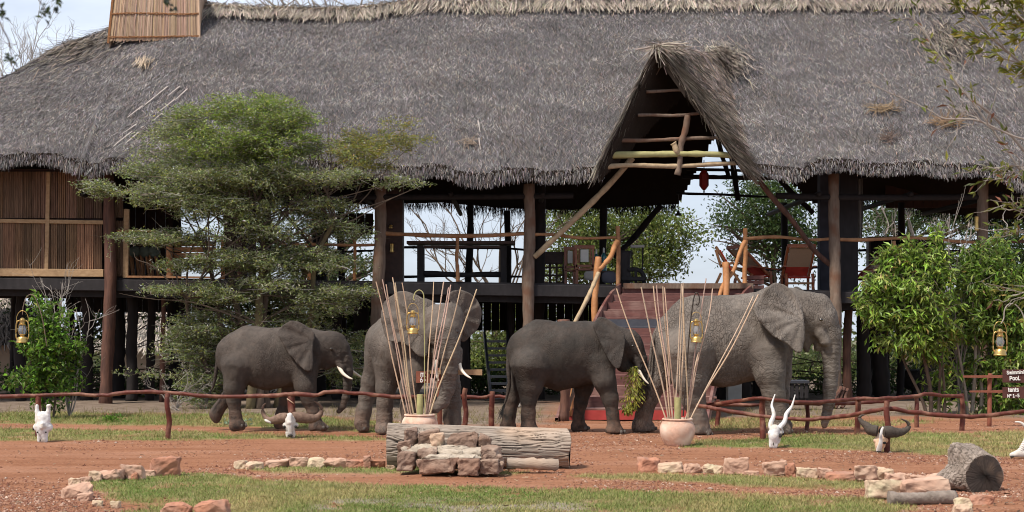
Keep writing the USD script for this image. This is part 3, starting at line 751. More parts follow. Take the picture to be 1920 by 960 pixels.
mb.tube(np.array([[xx, YR - 0.16, roof_top(np.array([xx]), np.array([YR - 0.16]))[0] + 0.12] for xx in np.linspace(xpx(372, YR), XRR, 60)]), 0.03, 6, tint=None)
mb.build('ridge_pole', 'pale_pole', lodge, True)

# dormer: combed straw along both verges, the crest tuft, the tuft where its ridge meets the roof
mb = MB()
def verge(c, sgn, ymin=YF - 0.32, ywid=0.55, k=1.0, lmin=0.3, lmax=0.8, jit=0.20):
    y = ymin + g.uniform(0, ywid, c)
    xr = 3.84 + (y - 38.0) * 0.64
    run = 1.86 if sgn < 0 else 2.55
    t_ = g.uniform(0, 0.84, c) ** 0.9
    x = xr + sgn * t_ * run
    z = dormer(x, y)
    slope = np.where(sgn < 0, 2.0, 1.42)
    d = np.stack([np.full(c, sgn * 1.0), np.full(c, -0.10), -np.full(c, slope)], -1); d /= np.linalg.norm(d, axis=1, keepdims=True)
    nn = np.stack([np.full(c, sgn * slope), np.full(c, -0.3), np.ones(c)], -1); nn /= np.linalg.norm(nn, axis=1, keepdims=True)
    p = np.stack([x, y, z - g.uniform(-0.05, 0.12, c)], -1) - nn * 0.02
    strands(p, d + g.normal(0, jit, (c, 3)) + nn * g.uniform(-0.03, 0.12, (c, 1)) + [0, -0.10, 0], g.uniform(lmin, lmax, c), g.uniform(0.014, 0.032, c), np.stack([g.normal(0, .4, c), np.ones(c), g.normal(0, .4, c)], -1), tint=pale_tint(c, 0.72) * k, mb=mb)
verge(1700, -1, jit=0.10, lmax=0.55); verge(3200, 1, jit=0.15)
verge(1600, 1, YF - 0.1, 1.5, 0.85, 0.25, 0.6)
c = 520      # crest
y = YF - 0.36 + g.uniform(0, 0.9, c); xr = 3.84 + (y - 38) * 0.64
strands(np.stack([xr + g.normal(0, 0.05, c), y, dormer(xr, y) + 0.02 + g.uniform(0, 0.06, c)], -1), np.stack([g.normal(0.1, 0.8, c), g.normal(-0.5, 0.35, c), g.uniform(-1.1, 0.05, c)], -1), g.uniform(0.25, 0.7, c), g.uniform(0.02, 0.036, c), g.normal(size=(c, 3)), tint=pale_tint(c, 0.95), mb=mb)
c = 700      # the bunch behind
c0 = P(1352, 106, 40.6)
x, y = c0[0] + g.normal(0, 0.30, c), c0[1] + g.normal(0, 0.22, c)
p, n_, d_ = roof_frame(x, y)
strands(p + n_ * g.uniform(0.05, 0.22, (c, 1)), d_ + np.array([0.5, -0.2, 0.1]) + g.normal(0, 0.32, (c, 3)), g.uniform(0.25, 0.6, c), g.uniform(0.016, 0.034, c), np.cross(d_, n_), tint=pale_tint(c, 0.95), mb=mb)
mb.build('dormer_verge', 'thatch_strand', roof_prim, label='combed straw along the edges of the entrance gable', kind='stuff')

# loose bits lying on the roof
mb = MB()
def roof_at(px_, py_):
    """point of the front slope seen at a pixel"""
    D = np.linspace(YF - 0.3, YR + 0.3, 400)
    pts = np.stack([xpx(px_, D), D, zpx(py_, D)], -1)
    dz = roof_top(pts[:, 0], pts[:, 1]) - pts[:, 2]
    i = np.argmax(dz > 0)
    return pts[i]
for px_, py_, rx, ry, cc, col, mess in ((272, 118, 17, 8, 90, (0.46, 0.37, 0.27), 0.22), (1655, 207, 26, 8, 110, (0.25, 0.18, 0.11), 1.2), (1772, 234, 26, 8, 150, (0.22, 0.145, 0.085), 0.9), (880, 272, 18, 6, 40, (0.27, 0.21, 0.16), 0.9), (1664, 262, 9, 12, 60, (0.12, 0.085, 0.07), 0.8), (1800, 205, 24, 10, 120, (0.30, 0.265, 0.24), 0.4), (1228, 300, 10, 10, 0, (0.3, 0.25, 0.2), 0.5)):
    for _ in range(cc):
        p0 = roof_at(px_ + g.normal(0, rx * 0.5), py_ + g.normal(0, ry * 0.5))
        pp, nn, dd = roof_frame(p0[None, 0], p0[None, 1])
        if mess > 0.6:
            v = np.array([[g.normal(0, 1), g.normal(0, 0.3), g.normal(0, 0.4)]])
        else:
            v = dd + g.normal(0, mess, (1, 3))
        strands(pp + nn * g.uniform(0.02, 0.14), v + nn * 0.1, [g.uniform(0.12, 0.38)], [0.018], np.cross(v, nn), tint=np.array([col]) * g.uniform(0.6, 1.3), mb=mb)
for px_, py_, ln in ((315, 165, 0.9), (328, 190, 0.7), (268, 202, 0.6), (290, 185, 0.6), (257, 236, 0.5), (248, 250, 0.6), (262, 250, 0.55), (338, 165, 0.5), (352, 170, 0.5), (233, 262, 0.4), (305, 215, 0.4), (896, 230, 0.5), (898, 262, 0.4)):
    p0 = roof_at(px_, py_); pp, nn, dd = roof_frame(p0[None, 0], p0[None, 1])
    v = dd + np.array([[-0.62 if px_ < 600 else 0.1, 0, 0]])
    strands(pp + nn * 0.06, v, [ln], [0.035], np.cross(v, nn), tint=np.array([[0.40, 0.36, 0.33]]), mb=mb)
mb.build('loose_straw', 'thatch_strand', roof_prim, label='loose tufts and fallen leaf stalks on the thatch', kind='stuff')

# reed screen box on the ridge
box = subgroup('reed_screen', lodge, 'box of bound golden reeds standing on the ridge')
DS = 41.55
x0, x1, zb, ztop = xpx(205, DS), xpx(372, DS), zpx(78, DS), zpx(-26, DS)
g2 = np.random.default_rng(4)
mb = MB(); nre = 78
for i in range(nre):
    t_ = (i + 0.5) / nre
    xb = x0 + (x1 - x0) * t_; xt = x0 + 0.16 + (x1 - 0.04 - x0 - 0.16) * t_
    r0 = (x1 - x0) / nre * 0.56
    mb.tube([[xb, DS + g2.normal(0, 0.006), zb + 0.05 * t_ + g2.normal(0, 0.018)], [(xb + xt) / 2, DS + g2.normal(0, 0.008), (zb + ztop) / 2], [xt, DS + 0.02 + g2.normal(0, 0.006), ztop]], [r0 * g2.uniform(0.85, 1.12)] * 3, 6, tint=np.array([1, 1, 1]) * g2.uniform(0.62, 1.12) * np.array([1, g2.uniform(0.93, 1.05), g2.uniform(0.9, 1.1)]))
for xs, xs2 in ((x0, x0 + 0.16), (x1, x1 - 0.04)):
    for i in range(40):
        yy = DS + 0.03 + i * 0.032
        mb.tube([[xs, yy, zb - 0.15], [xs2, yy, ztop]], 0.018, 5, tint=np.array([1, 1, 1]) * g2.uniform(0.6, 1.0))
mb.build('reeds', 'reed', box, True, kind='stuff')
for k, hz in enumerate((0.075, 0.49, 0.86)):
    zz = zb + (ztop - zb) * hz
    sl = 0.16 * hz
    mb = MB()
    for o in (-0.012, 0.012):
        mb.tube([[xx, DS - 0.030 + g2.normal(0, 0.003), zz + o + 0.03 * (xx - x0) / (x1 - x0) + (0.02 if k else 0) * math.sin((xx - x0) * 2.2) + g2.normal(0, 0.006)] for xx in np.linspace(x0 + sl - 0.02, x1 + 0.02, 60)], 0.011, 5)
    mb.build('reed_binding', 'binding', box, True)
mb = MB(); mb.beam([x0 - 0.03, DS - 0.01, zb - 0.05], [x0 + 0.13, DS, ztop], 0.05, 0.06); mb.build('corner_pole', 'binding', box)
mb = MB(); mb.beam([x1 + 0.03, DS - 0.01, zb], [x1, DS, ztop], 0.05, 0.06); mb.build('corner_pole', 'reed', box)
mb = MB(); mb.box([(x0 + x1) / 2, DS + 0.7, ztop + 0.03], [x1 - x0, 1.4, 0.05]); mb.build('screen_lid', 'reed', box)

# deck
DK = 39.2
dkx = np.array([-60, 0, 400, 850, 1150, 1450, 1640, 1925, 2100]); dky = np.array([517, 519, 523, 528, 533, 542, 545, 547, 548])
def deck_z(px_):
    return zpx(np.interp(px_, dkx, dky), DK)
def deck_zx(X):
    return deck_z(X / DK * FOC + 960)
edges = [-330, -60, 400, 850, 1165, 1408, 1640, 1925, 2090]
floor = subgroup('deck', lodge)
g3 = np.random.default_rng(8)
for k in range(len(edges) - 1):
    a, b = edges[k], edges[k + 1]
    A, B = np.array([xpx(a, DK), DK, deck_z(a)]), np.array([xpx(b, DK), DK, deck_z(b)])
    hollow = a >= 1165 and b <= 1408
    mb = MB()
    y0 = DK + 0.02
    for j in range(28):                                           # floor boards running along the front
        w = (46.6 - y0) / 28
        yy = y0 + (j + 0.5) * w
        mb.beam(A + [0, yy - DK, -0.03 + g3.normal(0, 0.002)], B + [0, yy - DK, -0.03 + g3.normal(0, 0.002)], w - 0.012, 0.05)
    mb.build('deck_boards', 'dark_timber', floor, kind='stuff')
    if not hollow:
        MB().beam(A + [0, -0.05, -0.20], B + [0, -0.05, -0.20], 0.10, 0.30, ch=0.012).build('edge_beam', 'dark_timber', floor)
        MB().beam(A + [0, 0.35, -0.40], B + [0, 0.35, -0.40], 0.16, 0.22).build('support_beam', 'dark_timber', floor)
    for yy in (42.6, 45.8):
        MB().beam(A + [0, yy - DK, -0.24], B + [0, yy - DK, -0.24], 0.16, 0.36).build('support_beam', 'black_post', floor)
for xx in np.arange(-18, 15.6, 0.95):
    if xpx(1150, DK) < xx < xpx(1420, DK):
        continue
    zz = deck_zx(xx)
    MB().beam([xx, DK + 0.5, zz - 0.17], [xx, 46.4, zz - 0.17], 0.09, 0.20).build('joist', 'black_post', floor)
# pale plate under the left wall, lip boards
MB().beam([xpx(-330, DK), DK - 0.06, deck_z(-330) + 0.12], [xpx(196, DK), DK - 0.06, deck_z(196) + 0.12], 0.10, 0.20, ch=0.01).build('wall_plate', 'pale_timber', lodge)
MB().beam([xpx(240, DK), DK - 0.04, deck_z(240) + 0.035], [xpx(396, DK), DK - 0.04, deck_z(396) + 0.035], 0.12, 0.05).build('deck_lip', 'rail_pole', lodge)

# posts
def post(name, m_, px_top, y_top, px_bot, y_bot, w, D, label=None, amp=0.03, seed=0, n=10, square=False, flare=1.0):
    a, b = P(px_bot, y_bot, D), P(px_top, y_top, D)
    r = w / 2 * D / FOC
    if square:
        MB().beam(a, b, 2 * r, 2 * r, ch=0.01, up=(0, 1, 0)).build(name, m_, lodge, label=label)
    else:
        c = wobble(a, b, 22, amp, seed)
        rr = np.linspace(r * 1.08 * flare, r * 0.95, 22) * (1 + 0.05 * np.random.default_rng(seed).normal(size=22))
        MB().tube(c, rr, 12, rough=0.035, seed=seed).build(name, m_, lodge, True, label=label)
def ground_y(D):
    return HORIZON + EYE * FOC / D
for k, (xt, yt, xb, w, D, m_) in enumerate([(203, 318, 198, 22, 39.0, 'brown_post'), (713, 345, 708, 23, 39.1, 'bark_post'), (992, 345, 986, 22, 39.05, 'bark_post'), (1563, 326, 1566, 21, 39.05, 'bark_post'), (1843, 338, 1838, 21, 39.05, 'bark_post'), (-120, 325, -124, 22, 39.0, 'brown_post'), (2040, 345, 2040, 22, 39.05, 'bark_post')]):
    post('front_post', m_, xt, yt, xb, ground_y(D) + 2, w, D, seed=30 + k, amp=0.045)
for k, (xt, yt, xb, w, D) in enumerate([(882, 380, 876, 13, 44.5), (1012, 345, 1010, 22, 41.5), (1132, 385, 1128, 14, 44.5), (950, 395, 956, 12, 46.3), (640, 380, 645, 14, 44.5), (600, 395, 596, 30, 43.0), (500, 390, 497, 16, 44.0), (1690, 380, 1690, 14, 46), (1470, 380, 1466, 13, 46.3), (330, 380, 330, 16, 44)]):
    post('inner_post', 'black_post', xt, yt, xb, ground_y(D), w, D, seed=60 + k, amp=0.03)
post('square_column', 'furniture_dark', 738, 290, 738, deck_z(738) * 0 + 530, 37, 40.6, square=True)
post('square_column', 'dark_timber', 1588, 285, 1588, 546, 34, 40.4, square=True)
post('square_column', 'blue_grey_panel', 1548, 285, 1548, 546, 26, 41.6, square=True)
# stilts below the deck
for k, (px_, w, D, m_) in enumerate([(38, 19, 40.6, 'black_post'), (104, 18, 42.6, 'black_post'), (160, 21, 40.8, 'black_post'), (222, 24, 42.4, 'black_post'), (245, 20, 40.2, 'black_post'), (283, 16, 40.8, 'black_post'), (345, 22, 41.5, 'black_post'), (322, 15, 43, 'black_post'), (375, 17, 40.4, 'black_post'), (130, 14, 44, 'black_post'), (305, 9, 40.0, 'brown_post'),
                                     (545, 20, 42, 'black_post'), (635, 20, 41.5, 'black_post'), (672, 30, 42.5, 'black_post'), (870, 24, 41.0, 'black_post'), (955, 13, 41.8, 'black_post'), (1083, 21, 42.0, 'black_post'), (1132, 16, 43.5, 'black_post'), (1180, 16, 44, 'black_post'), (1240, 18, 44, 'black_post'), (1330, 22, 43.0, 'black_post'), (1355, 18, 41.5, 'black_post'), (1400, 22, 41.0, 'black_post'), (1425, 14, 43.5, 'black_post'), (1468, 22, 41.5, 'black_post'),
                                     (1593, 16, 40.2, 'brown_post'), (1619, 24, 40.8, 'black_post'), (1654, 30, 41.4, 'black_post'), (1689, 13, 42.6, 'black_post'), (1737, 21, 40.6, 'black_post'), (1790, 18, 41, 'black_post'), (1850, 20, 41, 'black_post'), (1905, 18, 42, 'black_post'), (30, 12, 44, 'black_post')]):
    post('stilt', m_, px_ + R.uniform(-2, 2), np.interp(px_, dkx, dky) + 28, px_ + R.uniform(-3, 3), ground_y(D) + 3, w, D, seed=100 + k, amp=0.035)
post('concrete_pier', 'concrete', 1376, 560, 1376, ground_y(40.0), 26, 40.0, square=True)
post('concrete_pier', 'concrete', 968, 735, 968, ground_y(37.0), 15, 37.0, square=True)
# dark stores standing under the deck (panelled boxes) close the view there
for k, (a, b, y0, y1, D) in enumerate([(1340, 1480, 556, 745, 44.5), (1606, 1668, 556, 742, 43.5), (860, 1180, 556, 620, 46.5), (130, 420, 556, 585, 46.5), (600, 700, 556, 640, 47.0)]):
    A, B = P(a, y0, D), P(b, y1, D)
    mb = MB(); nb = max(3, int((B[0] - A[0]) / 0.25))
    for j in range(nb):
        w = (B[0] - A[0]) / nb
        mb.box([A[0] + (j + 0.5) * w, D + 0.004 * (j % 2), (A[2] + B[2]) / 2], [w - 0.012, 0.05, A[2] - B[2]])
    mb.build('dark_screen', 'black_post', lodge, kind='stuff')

# left wall of split-bamboo boards
wall = subgroup('board_wall', lodge, 'wall of upright split-bamboo boards')
DW = 39.25
xs = [-330.0]
gw = np.random.default_rng(77)
while xs[-1] < 186:
    xs.append(xs[-1] + gw.uniform(13, 24))
xs[-1] = 192
for rowi, (ya, yb) in enumerate(((322, 409), (418, 506))):
    for i in range(len(xs) - 1):
        a, b = xs[i], xs[i + 1]
        A, B = P(a, ya, DW), P(b, yb, DW)
        k = gw.uniform(0.55, 1.25)
        if rowi == 1 and 135 < (a + b) / 2 < 170:
            tn = np.array([1.9, 1.75, 1.7])
        else:
            tn = np.array([k, k * gw.uniform(0.92, 1.05), k * gw.uniform(0.85, 1.1)])
        mb = MB(); nsl = max(3, int(round((b - a) / 3.4)))          # each board is a row of split canes
        for j in range(nsl):
            w = (B[0] - A[0] - 0.010) / nsl
            mb.tube([[A[0] + 0.005 + (j + 0.5) * w, DW + 0.006 * gw.normal(), B[2]], [A[0] + 0.005 + (j + 0.5) * w, DW + 0.006 * gw.normal(), A[2]]], w * 0.54, 5, tint=tn * gw.uniform(0.90, 1.1))
        mb.build('board', 'bamboo_board', wall, True)
MB().beam(P(-330, 409, DW - 0.06), P(196, 417, DW - 0.06), 0.05, 0.10, ch=0.008).build('cross_rail', 'pale_timber', wall)
for xx in (88, -80):
    MB().beam(P(xx - 1, 508, DW - 0.075), P(xx + 3, 322, DW - 0.075), 0.10, 0.05, ch=0.008, up=(0, 1, 0)).build('batten', 'pale_timber', wall)
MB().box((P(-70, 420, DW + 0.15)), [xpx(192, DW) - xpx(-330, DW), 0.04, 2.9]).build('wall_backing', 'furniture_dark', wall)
# short return panel right of the post
for (a, b, ya, yb) in ((208, 231, 352, 408), (208, 231, 414, 430), (208, 231, 436, 518)):
    A, B = P(a, ya, DW + 0.03), P(b, yb, DW + 0.03)
    mb = MB()
    for j in range(6):
        w = (B[0] - A[0]) / 6
        mb.tube([[A[0] + (j + 0.5) * w, DW + 0.03, B[2]], [A[0] + (j + 0.5) * w, DW + 0.03, A[2]]], w * 0.54, 5, tint=np.ones(3) * gw.uniform(0.7, 1.1))
    mb.build('board', 'bamboo_board', wall, True)
MB().beam(P(236, 521, DW - 0.03), P(238, 392, DW - 0.03), 0.14, 0.12, ch=0.01, up=(0, 1, 0)).build('door_jamb', 'pale_timber', wall)
MB().tube(wobble(P(205, 432, DW - 0.1), P(330, 436, DW - 0.1), 10, 0.02, 3), 0.03, 8).build('rail', 'rail_pole', lodge, True)
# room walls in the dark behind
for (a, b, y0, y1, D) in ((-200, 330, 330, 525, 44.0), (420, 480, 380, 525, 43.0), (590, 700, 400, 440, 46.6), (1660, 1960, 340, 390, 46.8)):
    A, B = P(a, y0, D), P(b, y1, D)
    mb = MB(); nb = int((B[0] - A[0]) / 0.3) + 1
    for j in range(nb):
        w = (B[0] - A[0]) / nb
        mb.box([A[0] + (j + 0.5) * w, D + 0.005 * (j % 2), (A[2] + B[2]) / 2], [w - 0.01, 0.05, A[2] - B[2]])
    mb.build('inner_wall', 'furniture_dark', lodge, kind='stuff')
# plank panel and posts behind the acacia
for j in range(4):
    A = P(326, 452 + j * 11, 39.4); B = P(405, 462 + j * 11, 39.4)
    MB().box((A + B) / 2, [B[0] - A[0], 0.05, A[2] - B[2] - 0.008], ch=0.006).build('plank', 'rail_pole', lodge)
for xx, w, m_ in ((318, 13, 'rail_pole'), (418, 7, 'orange_pole'), (580, 9, 'orange_pole'), (665, 6, 'orange_pole'), (450, 9, 'brown_post')):
    post('rail_post', m_, xx, 448, xx, np.interp(xx, dkx, dky), w, 39.25, seed=int(xx), amp=0.01)

# rails of the deck
def pole(name, m_, a, Da, b, Db, r_px, seed, amp=0.03, n=16, label=None, parent=None, taper=0.85):
    A, B = P(*a, Da), P(*b, Db)
    r = r_px * (Da + Db) / 2 / FOC
    g_ = np.random.default_rng(seed)
    rr = np.linspace(r, r * taper, n) * (1 + 0.07 * g_.normal(size=n))
    return MB().tube(wobble(A, B, n, amp, seed), rr, 8, rough=0.03, seed=seed).build(name, m_, parent or lodge, True, label=label)
for k, (a, b, r_, m_) in enumerate([((530, 457), (702, 459), 3.2, 'rail_pole'), ((722, 438), (984, 438), 4.2, 'rail_pole'), ((1002, 440), (1157, 445), 3.0, 'rail_pole'), ((1396, 448), (1556, 448), 3.4, 'rail_pole'), ((1570, 449), (1838, 455), 3.4, 'rail_pole'), ((1845, 455), (2036, 458), 3.0, 'brown_post')]):
    pole('deck_rail', m_, a, 39.1, b, 39.1, r_, 200 + k, 0.03)
for k, (xx, yt, yb, w, m_) in enumerate([(857, 440, 528, 6.5, 'rail_pole'), (1158, 424, 536, 8, 'rail_pole'), (1397, 428, 541, 8.5, 'orange_pole'), (1676, 452, 545, 8, 'rail_pole')]):
    post('rail_post', m_, xx, yt, xx + 1, yb, w, 39.1, seed=220 + k, amp=0.02)
# back rails seen through the deck
for k, (a, b) in enumerate([((742, 464), (990, 469)), ((742, 519), (990, 519)), ((1420, 508), (1560, 500)), ((1600, 470), (1800, 470)), ((500, 470), (700, 470))]):
    pole('back_rail', 'black_post', a, 46.3, b, 46.3, 2.4, 240 + k, 0.03)
# braces
pole('brace', 'pale_pole', (1186, 296), 38.6, (1002, 482), 39.0, 6.2, 301, 0.04)
pole('brace', 'black_post', (1240, 385), 44.8, (1150, 482), 44.8, 6.0, 302, 0.03)
pole('brace', 'brown_post', (1424, 340), 38.6, (1562, 500), 39.2, 5.6, 303, 0.05)
pole('brace', 'black_post', (1455, 330), 44.0, (1525, 400), 44.0, 5.5, 304, 0.02)
# gable timbers
gab = subgroup('gable_frame', lodge, 'crooked poles across the entrance gable')
for k, (a, b, r_, m_) in enumerate([((1212, 172), (1318, 170), 3.0, 'bark_post'), ((1196, 216), (1340, 211), 3.2, 'bark_post'), ((1160, 263), (1370, 258), 3.8, 'bark_post'), ((1146, 291), (1384, 292), 6.0, 'green_pole'), ((1120, 315), (1392, 306), 4.6, 'pale_pole'), ((1289, 216), (1270, 328), 6.4, 'bark_post'), ((1262, 268), (1272, 292), 6.0, 'pale_pole')]):
    pole('gable_pole', m_, a, 38.05 + 0.03 * (k % 3), b, 38.08 + 0.03 * (k % 3), r_, 320 + k, 0.02, parent=gab)
for k, (a, Da, b, Db) in enumerate([((1238, 122), 38.15, (1112, 330), 38.25), ((1250, 128), 38.7, (1132, 322), 38.9), ((1256, 118), 38.2, (1420, 345), 38.3)]):
    pole('gable_rafter', 'bark_post', a, Da, b, Db, 3.4, 340 + k, 0.015, parent=gab)
for k, (a, b, r_) in enumerate([((1288, 317), (1450, 321), 3.0), ((1280, 331), (1450, 334), 4.5), ((1268, 362), (1445, 369), 2.6), ((1362, 236), (1384, 376), 6.0), ((1346, 258), (1366, 330), 5.0), ((1372, 246), (1398, 330), 3.0), ((1340, 256), (1420, 258), 2.5)]):
    pole('back_gable_pole', 'black_post', a, 45.5, b, 45.5, r_, 350 + k, 0.015, parent=gab)
# tie beams and rafters under the roof
for k, xx in enumerate(np.arange(-16, 15, 2.4)):
    if 1.2 < xx < 7.6:
        continue
    MB().tube([[xx, YF + 0.9, 5.45], [xx, YB - 0.7, 5.55]], 0.07, 8).build('tie_beam', 'black_post', lodge, True)
for (a, b) in ((-9.9, 1.6), (6.9, 15)):
    MB().tube(wobble([a, YF + 1.05, 5.42], [b, YF + 1.05, 5.42], 20, 0.03, 9), 0.08, 8).build('eave_plate', 'black_post', lodge, True)

# steps down from the deck
steps = subgroup('staircase', lodge, 'broad dark red plank steps flaring towards the ground')
NS = 14
Dt, Db_ = 39.05, 30.6
zt = deck_z(1290)
for i in range(NS + 1):
    u = i / NS
    D = Dt + (Db_ - Dt) * u; z1 = zt * (1 - i / NS); z0 = zt * (1 - (i + 1) / NS) if i < NS else 0
    xl, xr = xpx(1166, Dt) + (xpx(1047, Db_) - xpx(1166, Dt)) * u ** 0.75, xpx(1408, Dt) + (xpx(1322, Db_) - xpx(1408, Dt)) * u ** 0.75
    if i < NS:
        slate = i in (4,)
        base = i == NS - 1
        MB().box([(xl + xr) / 2, D - 0.02, (z1 + z0) / 2 - 0.012], [xr - xl, 0.035, z1 - z0 - 0.016], ch=0.004).build('riser', 'slate_board' if slate else ('stair_base' if base else 'stair_red'), steps, label='bluish grey riser board' if slate else ('bright red painted bottom board' if base else None))
        run = (Dt - Db_) / NS
        for j in range(2):
            MB().box([(xl + xr) / 2, D - 0.04 - run * (j + 0.5) / 2, z0 + (0.0 if i < NS - 1 else -0.5)], [xr - xl + 0.05, run / 2 - 0.008, 0.04], ch=0.006).build('tread', 'slate_board' if i == 4 else 'stair_red', steps)
for sx in (0, 1):
    pts = []
    for i in range(NS + 1):
        u = i / NS; D = Dt + (Db_ - Dt) * u
        xx = (xpx(1166, Dt) + (xpx(1047, Db_) - xpx(1166, Dt)) * u ** 0.75) - 0.04 if sx == 0 else (xpx(1408, Dt) + (xpx(1322, Db_) - xpx(1408, Dt)) * u ** 0.75) + 0.04
        pts.append([xx, D, zt * (1 - u)])
    pts = np.array(pts)
    lo_, hi_ = pts - [0, 0, 0.22], pts + [0, 0, 0.07]
    lo_[:, 2] = np.maximum(lo_[:, 2], 0.0)
    m = len(pts); o = np.array([0.03, 0, 0])
    v = np.vstack([lo_ - o, hi_ - o, lo_ + o, hi_ + o])
    i = np.arange(m - 1)[:, None]
    f = np.vstack([i + [0, 1, m + 1, m], i + [2 * m, 3 * m, 3 * m + 1, 2 * m + 1], i + [m, m + 1, 3 * m + 1, 3 * m]])
    MB().add(v, f).build('stringer', 'stair_red', steps)
# hand-rail poles of the steps
pole('stair_pole', 'orange_pole', (1122, 482), 38.4, (1116, 700), 38.0, 6.6, 401, 0.05, label='smooth orange pole left of the steps')
pole('stair_pole', 'pale_pole', (1122, 512), 38.0, (1074, 612), 37.0, 4.4, 402, 0.02)
pole('stair_pole', 'orange_pole', (1158, 452), 38.9, (1124, 506), 38.3, 5.2, 403, 0.06)
pole('stair_pole', 'orange_pole', (1360, 492), 38.4, (1356, 640), 37.9, 6.6, 404, 0.05, label='smooth orange pole right of the steps')
pole('stair_pole', 'orange_pole', (1397, 452), 38.9, (1349, 556), 38.0, 4.2, 405, 0.06)
pole('stair_pole', 'brown_post', (1056, 600), 31.0, (1056, ground_y(30.8) + 2), 30.8, 11, 406, 0.02, label='reddish brown post at the foot of the steps')
pole('stair_pole', 'orange_pole', (1071, 640), 31.4, (1069, 780), 31.2, 5.5, 407, 0.03)
pole('stair_pole', 'bark_post', (1085, 690), 31.3, (1066, 770), 31.1, 3.6, 408, 0.03)
MB().box(P(1290, 536, 38.95), [xpx(1408, DK) - xpx(1166, DK), 0.10, 0.14]).build('top_step_edge', 'bark_post', steps)

# black open stair at the back
lad = subgroup('back_stair', lodge, 'black steel open-tread stair under the deck')
for i in range(9):
    yy = 640 + i * 13.2; D = 41.5 - i * 0.28
    xa, xb = 908 + i * 1.5, 952
    A, B = P(xa, yy, D), P(xb, yy, D)
    MB().box((A + B) / 2, [B[0] - A[0], 0.26, 0.065]).build('tread', 'steel_black', lad)
for xa, xb in ((908, 921), (952, 952)):
    MB().beam(P(xa, 625, 41.8), P(xb, 752, 39.2), 0.06, 0.22).build('stringer', 'steel_black', lad)

# ------------------------------------------------------------------ furniture on the deck
def part(t, name, m_, *boxes, ch=0.006, label=None):
    mb = MB()
    for bx in boxes:
        if len(bx) == 2:
            mb.box(bx[0], bx[1], ch=ch)
        else:
            mb.beam(bx[0], bx[1], bx[2], bx[3], ch=ch)
    return mb.build(name, m_, t, label=label)

# heavy dark table
T = 40.2
zd = deck_z(860)
t = thing('deck_table', 'long heavy dark wooden table at the deck rail', 'table', P(865, 0, T) * [1, 1, 0] + [0, 0, zd])
A, B = P(763, 455, T), P(966, 455, T)
for j in range(3):
    part(t, 'top_plank', 'furniture_dark', ((A + [0, j * 0.3, 0]), (B + [0, j * 0.3, 0]), 0.29, 0.075))
for px_ in (788, 944):
    for dy in (0.05, 0.55):
        q = P(px_, 460, T); part(t, 'leg', 'dark_timber', ([q[0], T + dy, (zd + q[2]) / 2], [0.17, 0.15, q[2] - zd]))
mb = MB(); mb.tube(wobble(P(782, 512, T), P(950, 514, T), 14, 0.05, 5) + [0, 0.3, 0], 0.07, 8); mb.build('stretcher', 'dark_timber', t, True)
part(t, 'apron', 'furniture_dark', (P(795, 463, T), P(940, 463, T), 0.04, 0.06))

# carved dining chairs with white panels
def carved_chair(px_, w, D, ytop, label):
    z0 = deck_z(px_); X = xpx(px_, D); hw = w / 2 * D / FOC; zt_ = zpx(ytop, D)
    t = thing('carved_chair', label, 'chair', (X, D, z0), group='carved chairs on the deck')
    for sx in (-1, 1):
        for yy in (0, 0.45):
            part(t, 'leg', 'polished_wood', ([X + sx * hw * 0.82, D + yy, z0 + 0.24], [0.07, 0.06, 0.48]))
        part(t, 'back_stile', 'polished_wood', ([X + sx * hw * 0.92, D, (z0 + 0.45 + zt_) / 2], [0.07, 0.05, zt_ - z0 - 0.45]))
    part(t, 'seat', 'polished_wood', ([X, D + 0.22, z0 + 0.47], [2 * hw, 0.5, 0.06]))
    part(t, 'top_rail', 'polished_wood', ([X, D, zt_], [2 * hw + 0.06, 0.06, 0.10]))
    part(t, 'back_rail', 'polished_wood', ([X, D, z0 + 0.56], [2 * hw, 0.05, 0.08]))
    part(t, 'back_panel', 'white_panel', ([X, D + 0.01, (z0 + 0.60 + zt_) / 2], [hw * 0.9, 0.02, zt_ - z0 - 0.74]))
    for sx in (-1, 1):
        part(t, 'spindle', 'polished_wood', ([X + sx * hw * 0.62, D, (z0 + 0.58 + zt_) / 2], [0.035, 0.03, zt_ - z0 - 0.66]))
    return t
carved_chair(1096, 34, 41.2, 463, 'carved dining chair with white back panel, right of the thick bark post')
carved_chair(1069, 20, 42.0, 466, 'narrower carved chair with white panel beside the dark sideboard')
# dark lattice sideboard left of it
t = thing('sideboard', 'dark lattice-fronted sideboard behind the bark post', 'sideboard', (xpx(1036, 42.5), 42.5, deck_z(1036)))
z0 = deck_z(1036); X0, X1 = xpx(1006, 42.5), xpx(1056, 42.5)
part(t, 'top', 'furniture_dark', ([(X0 + X1) / 2, 42.5, z0 + 0.95], [X1 - X0 + 0.1, 0.5, 0.10]))
part(t, 'drawer', 'furniture_dark', ([(X0 + X1) / 2, 42.4, z0 + 0.78], [X1 - X0, 0.4, 0.24]))
for i in range(5):
    part(t, 'upright', 'furniture_dark', ([X0 + (X1 - X0) * i / 4, 42.4, z0 + 0.34], [0.06, 0.06, 0.66]))
for j in range(3):
    part(t, 'slat', 'furniture_dark', ([(X0 + X1) / 2, 42.38, z0 + 0.12 + j * 0.22], [X1 - X0, 0.04, 0.05]))
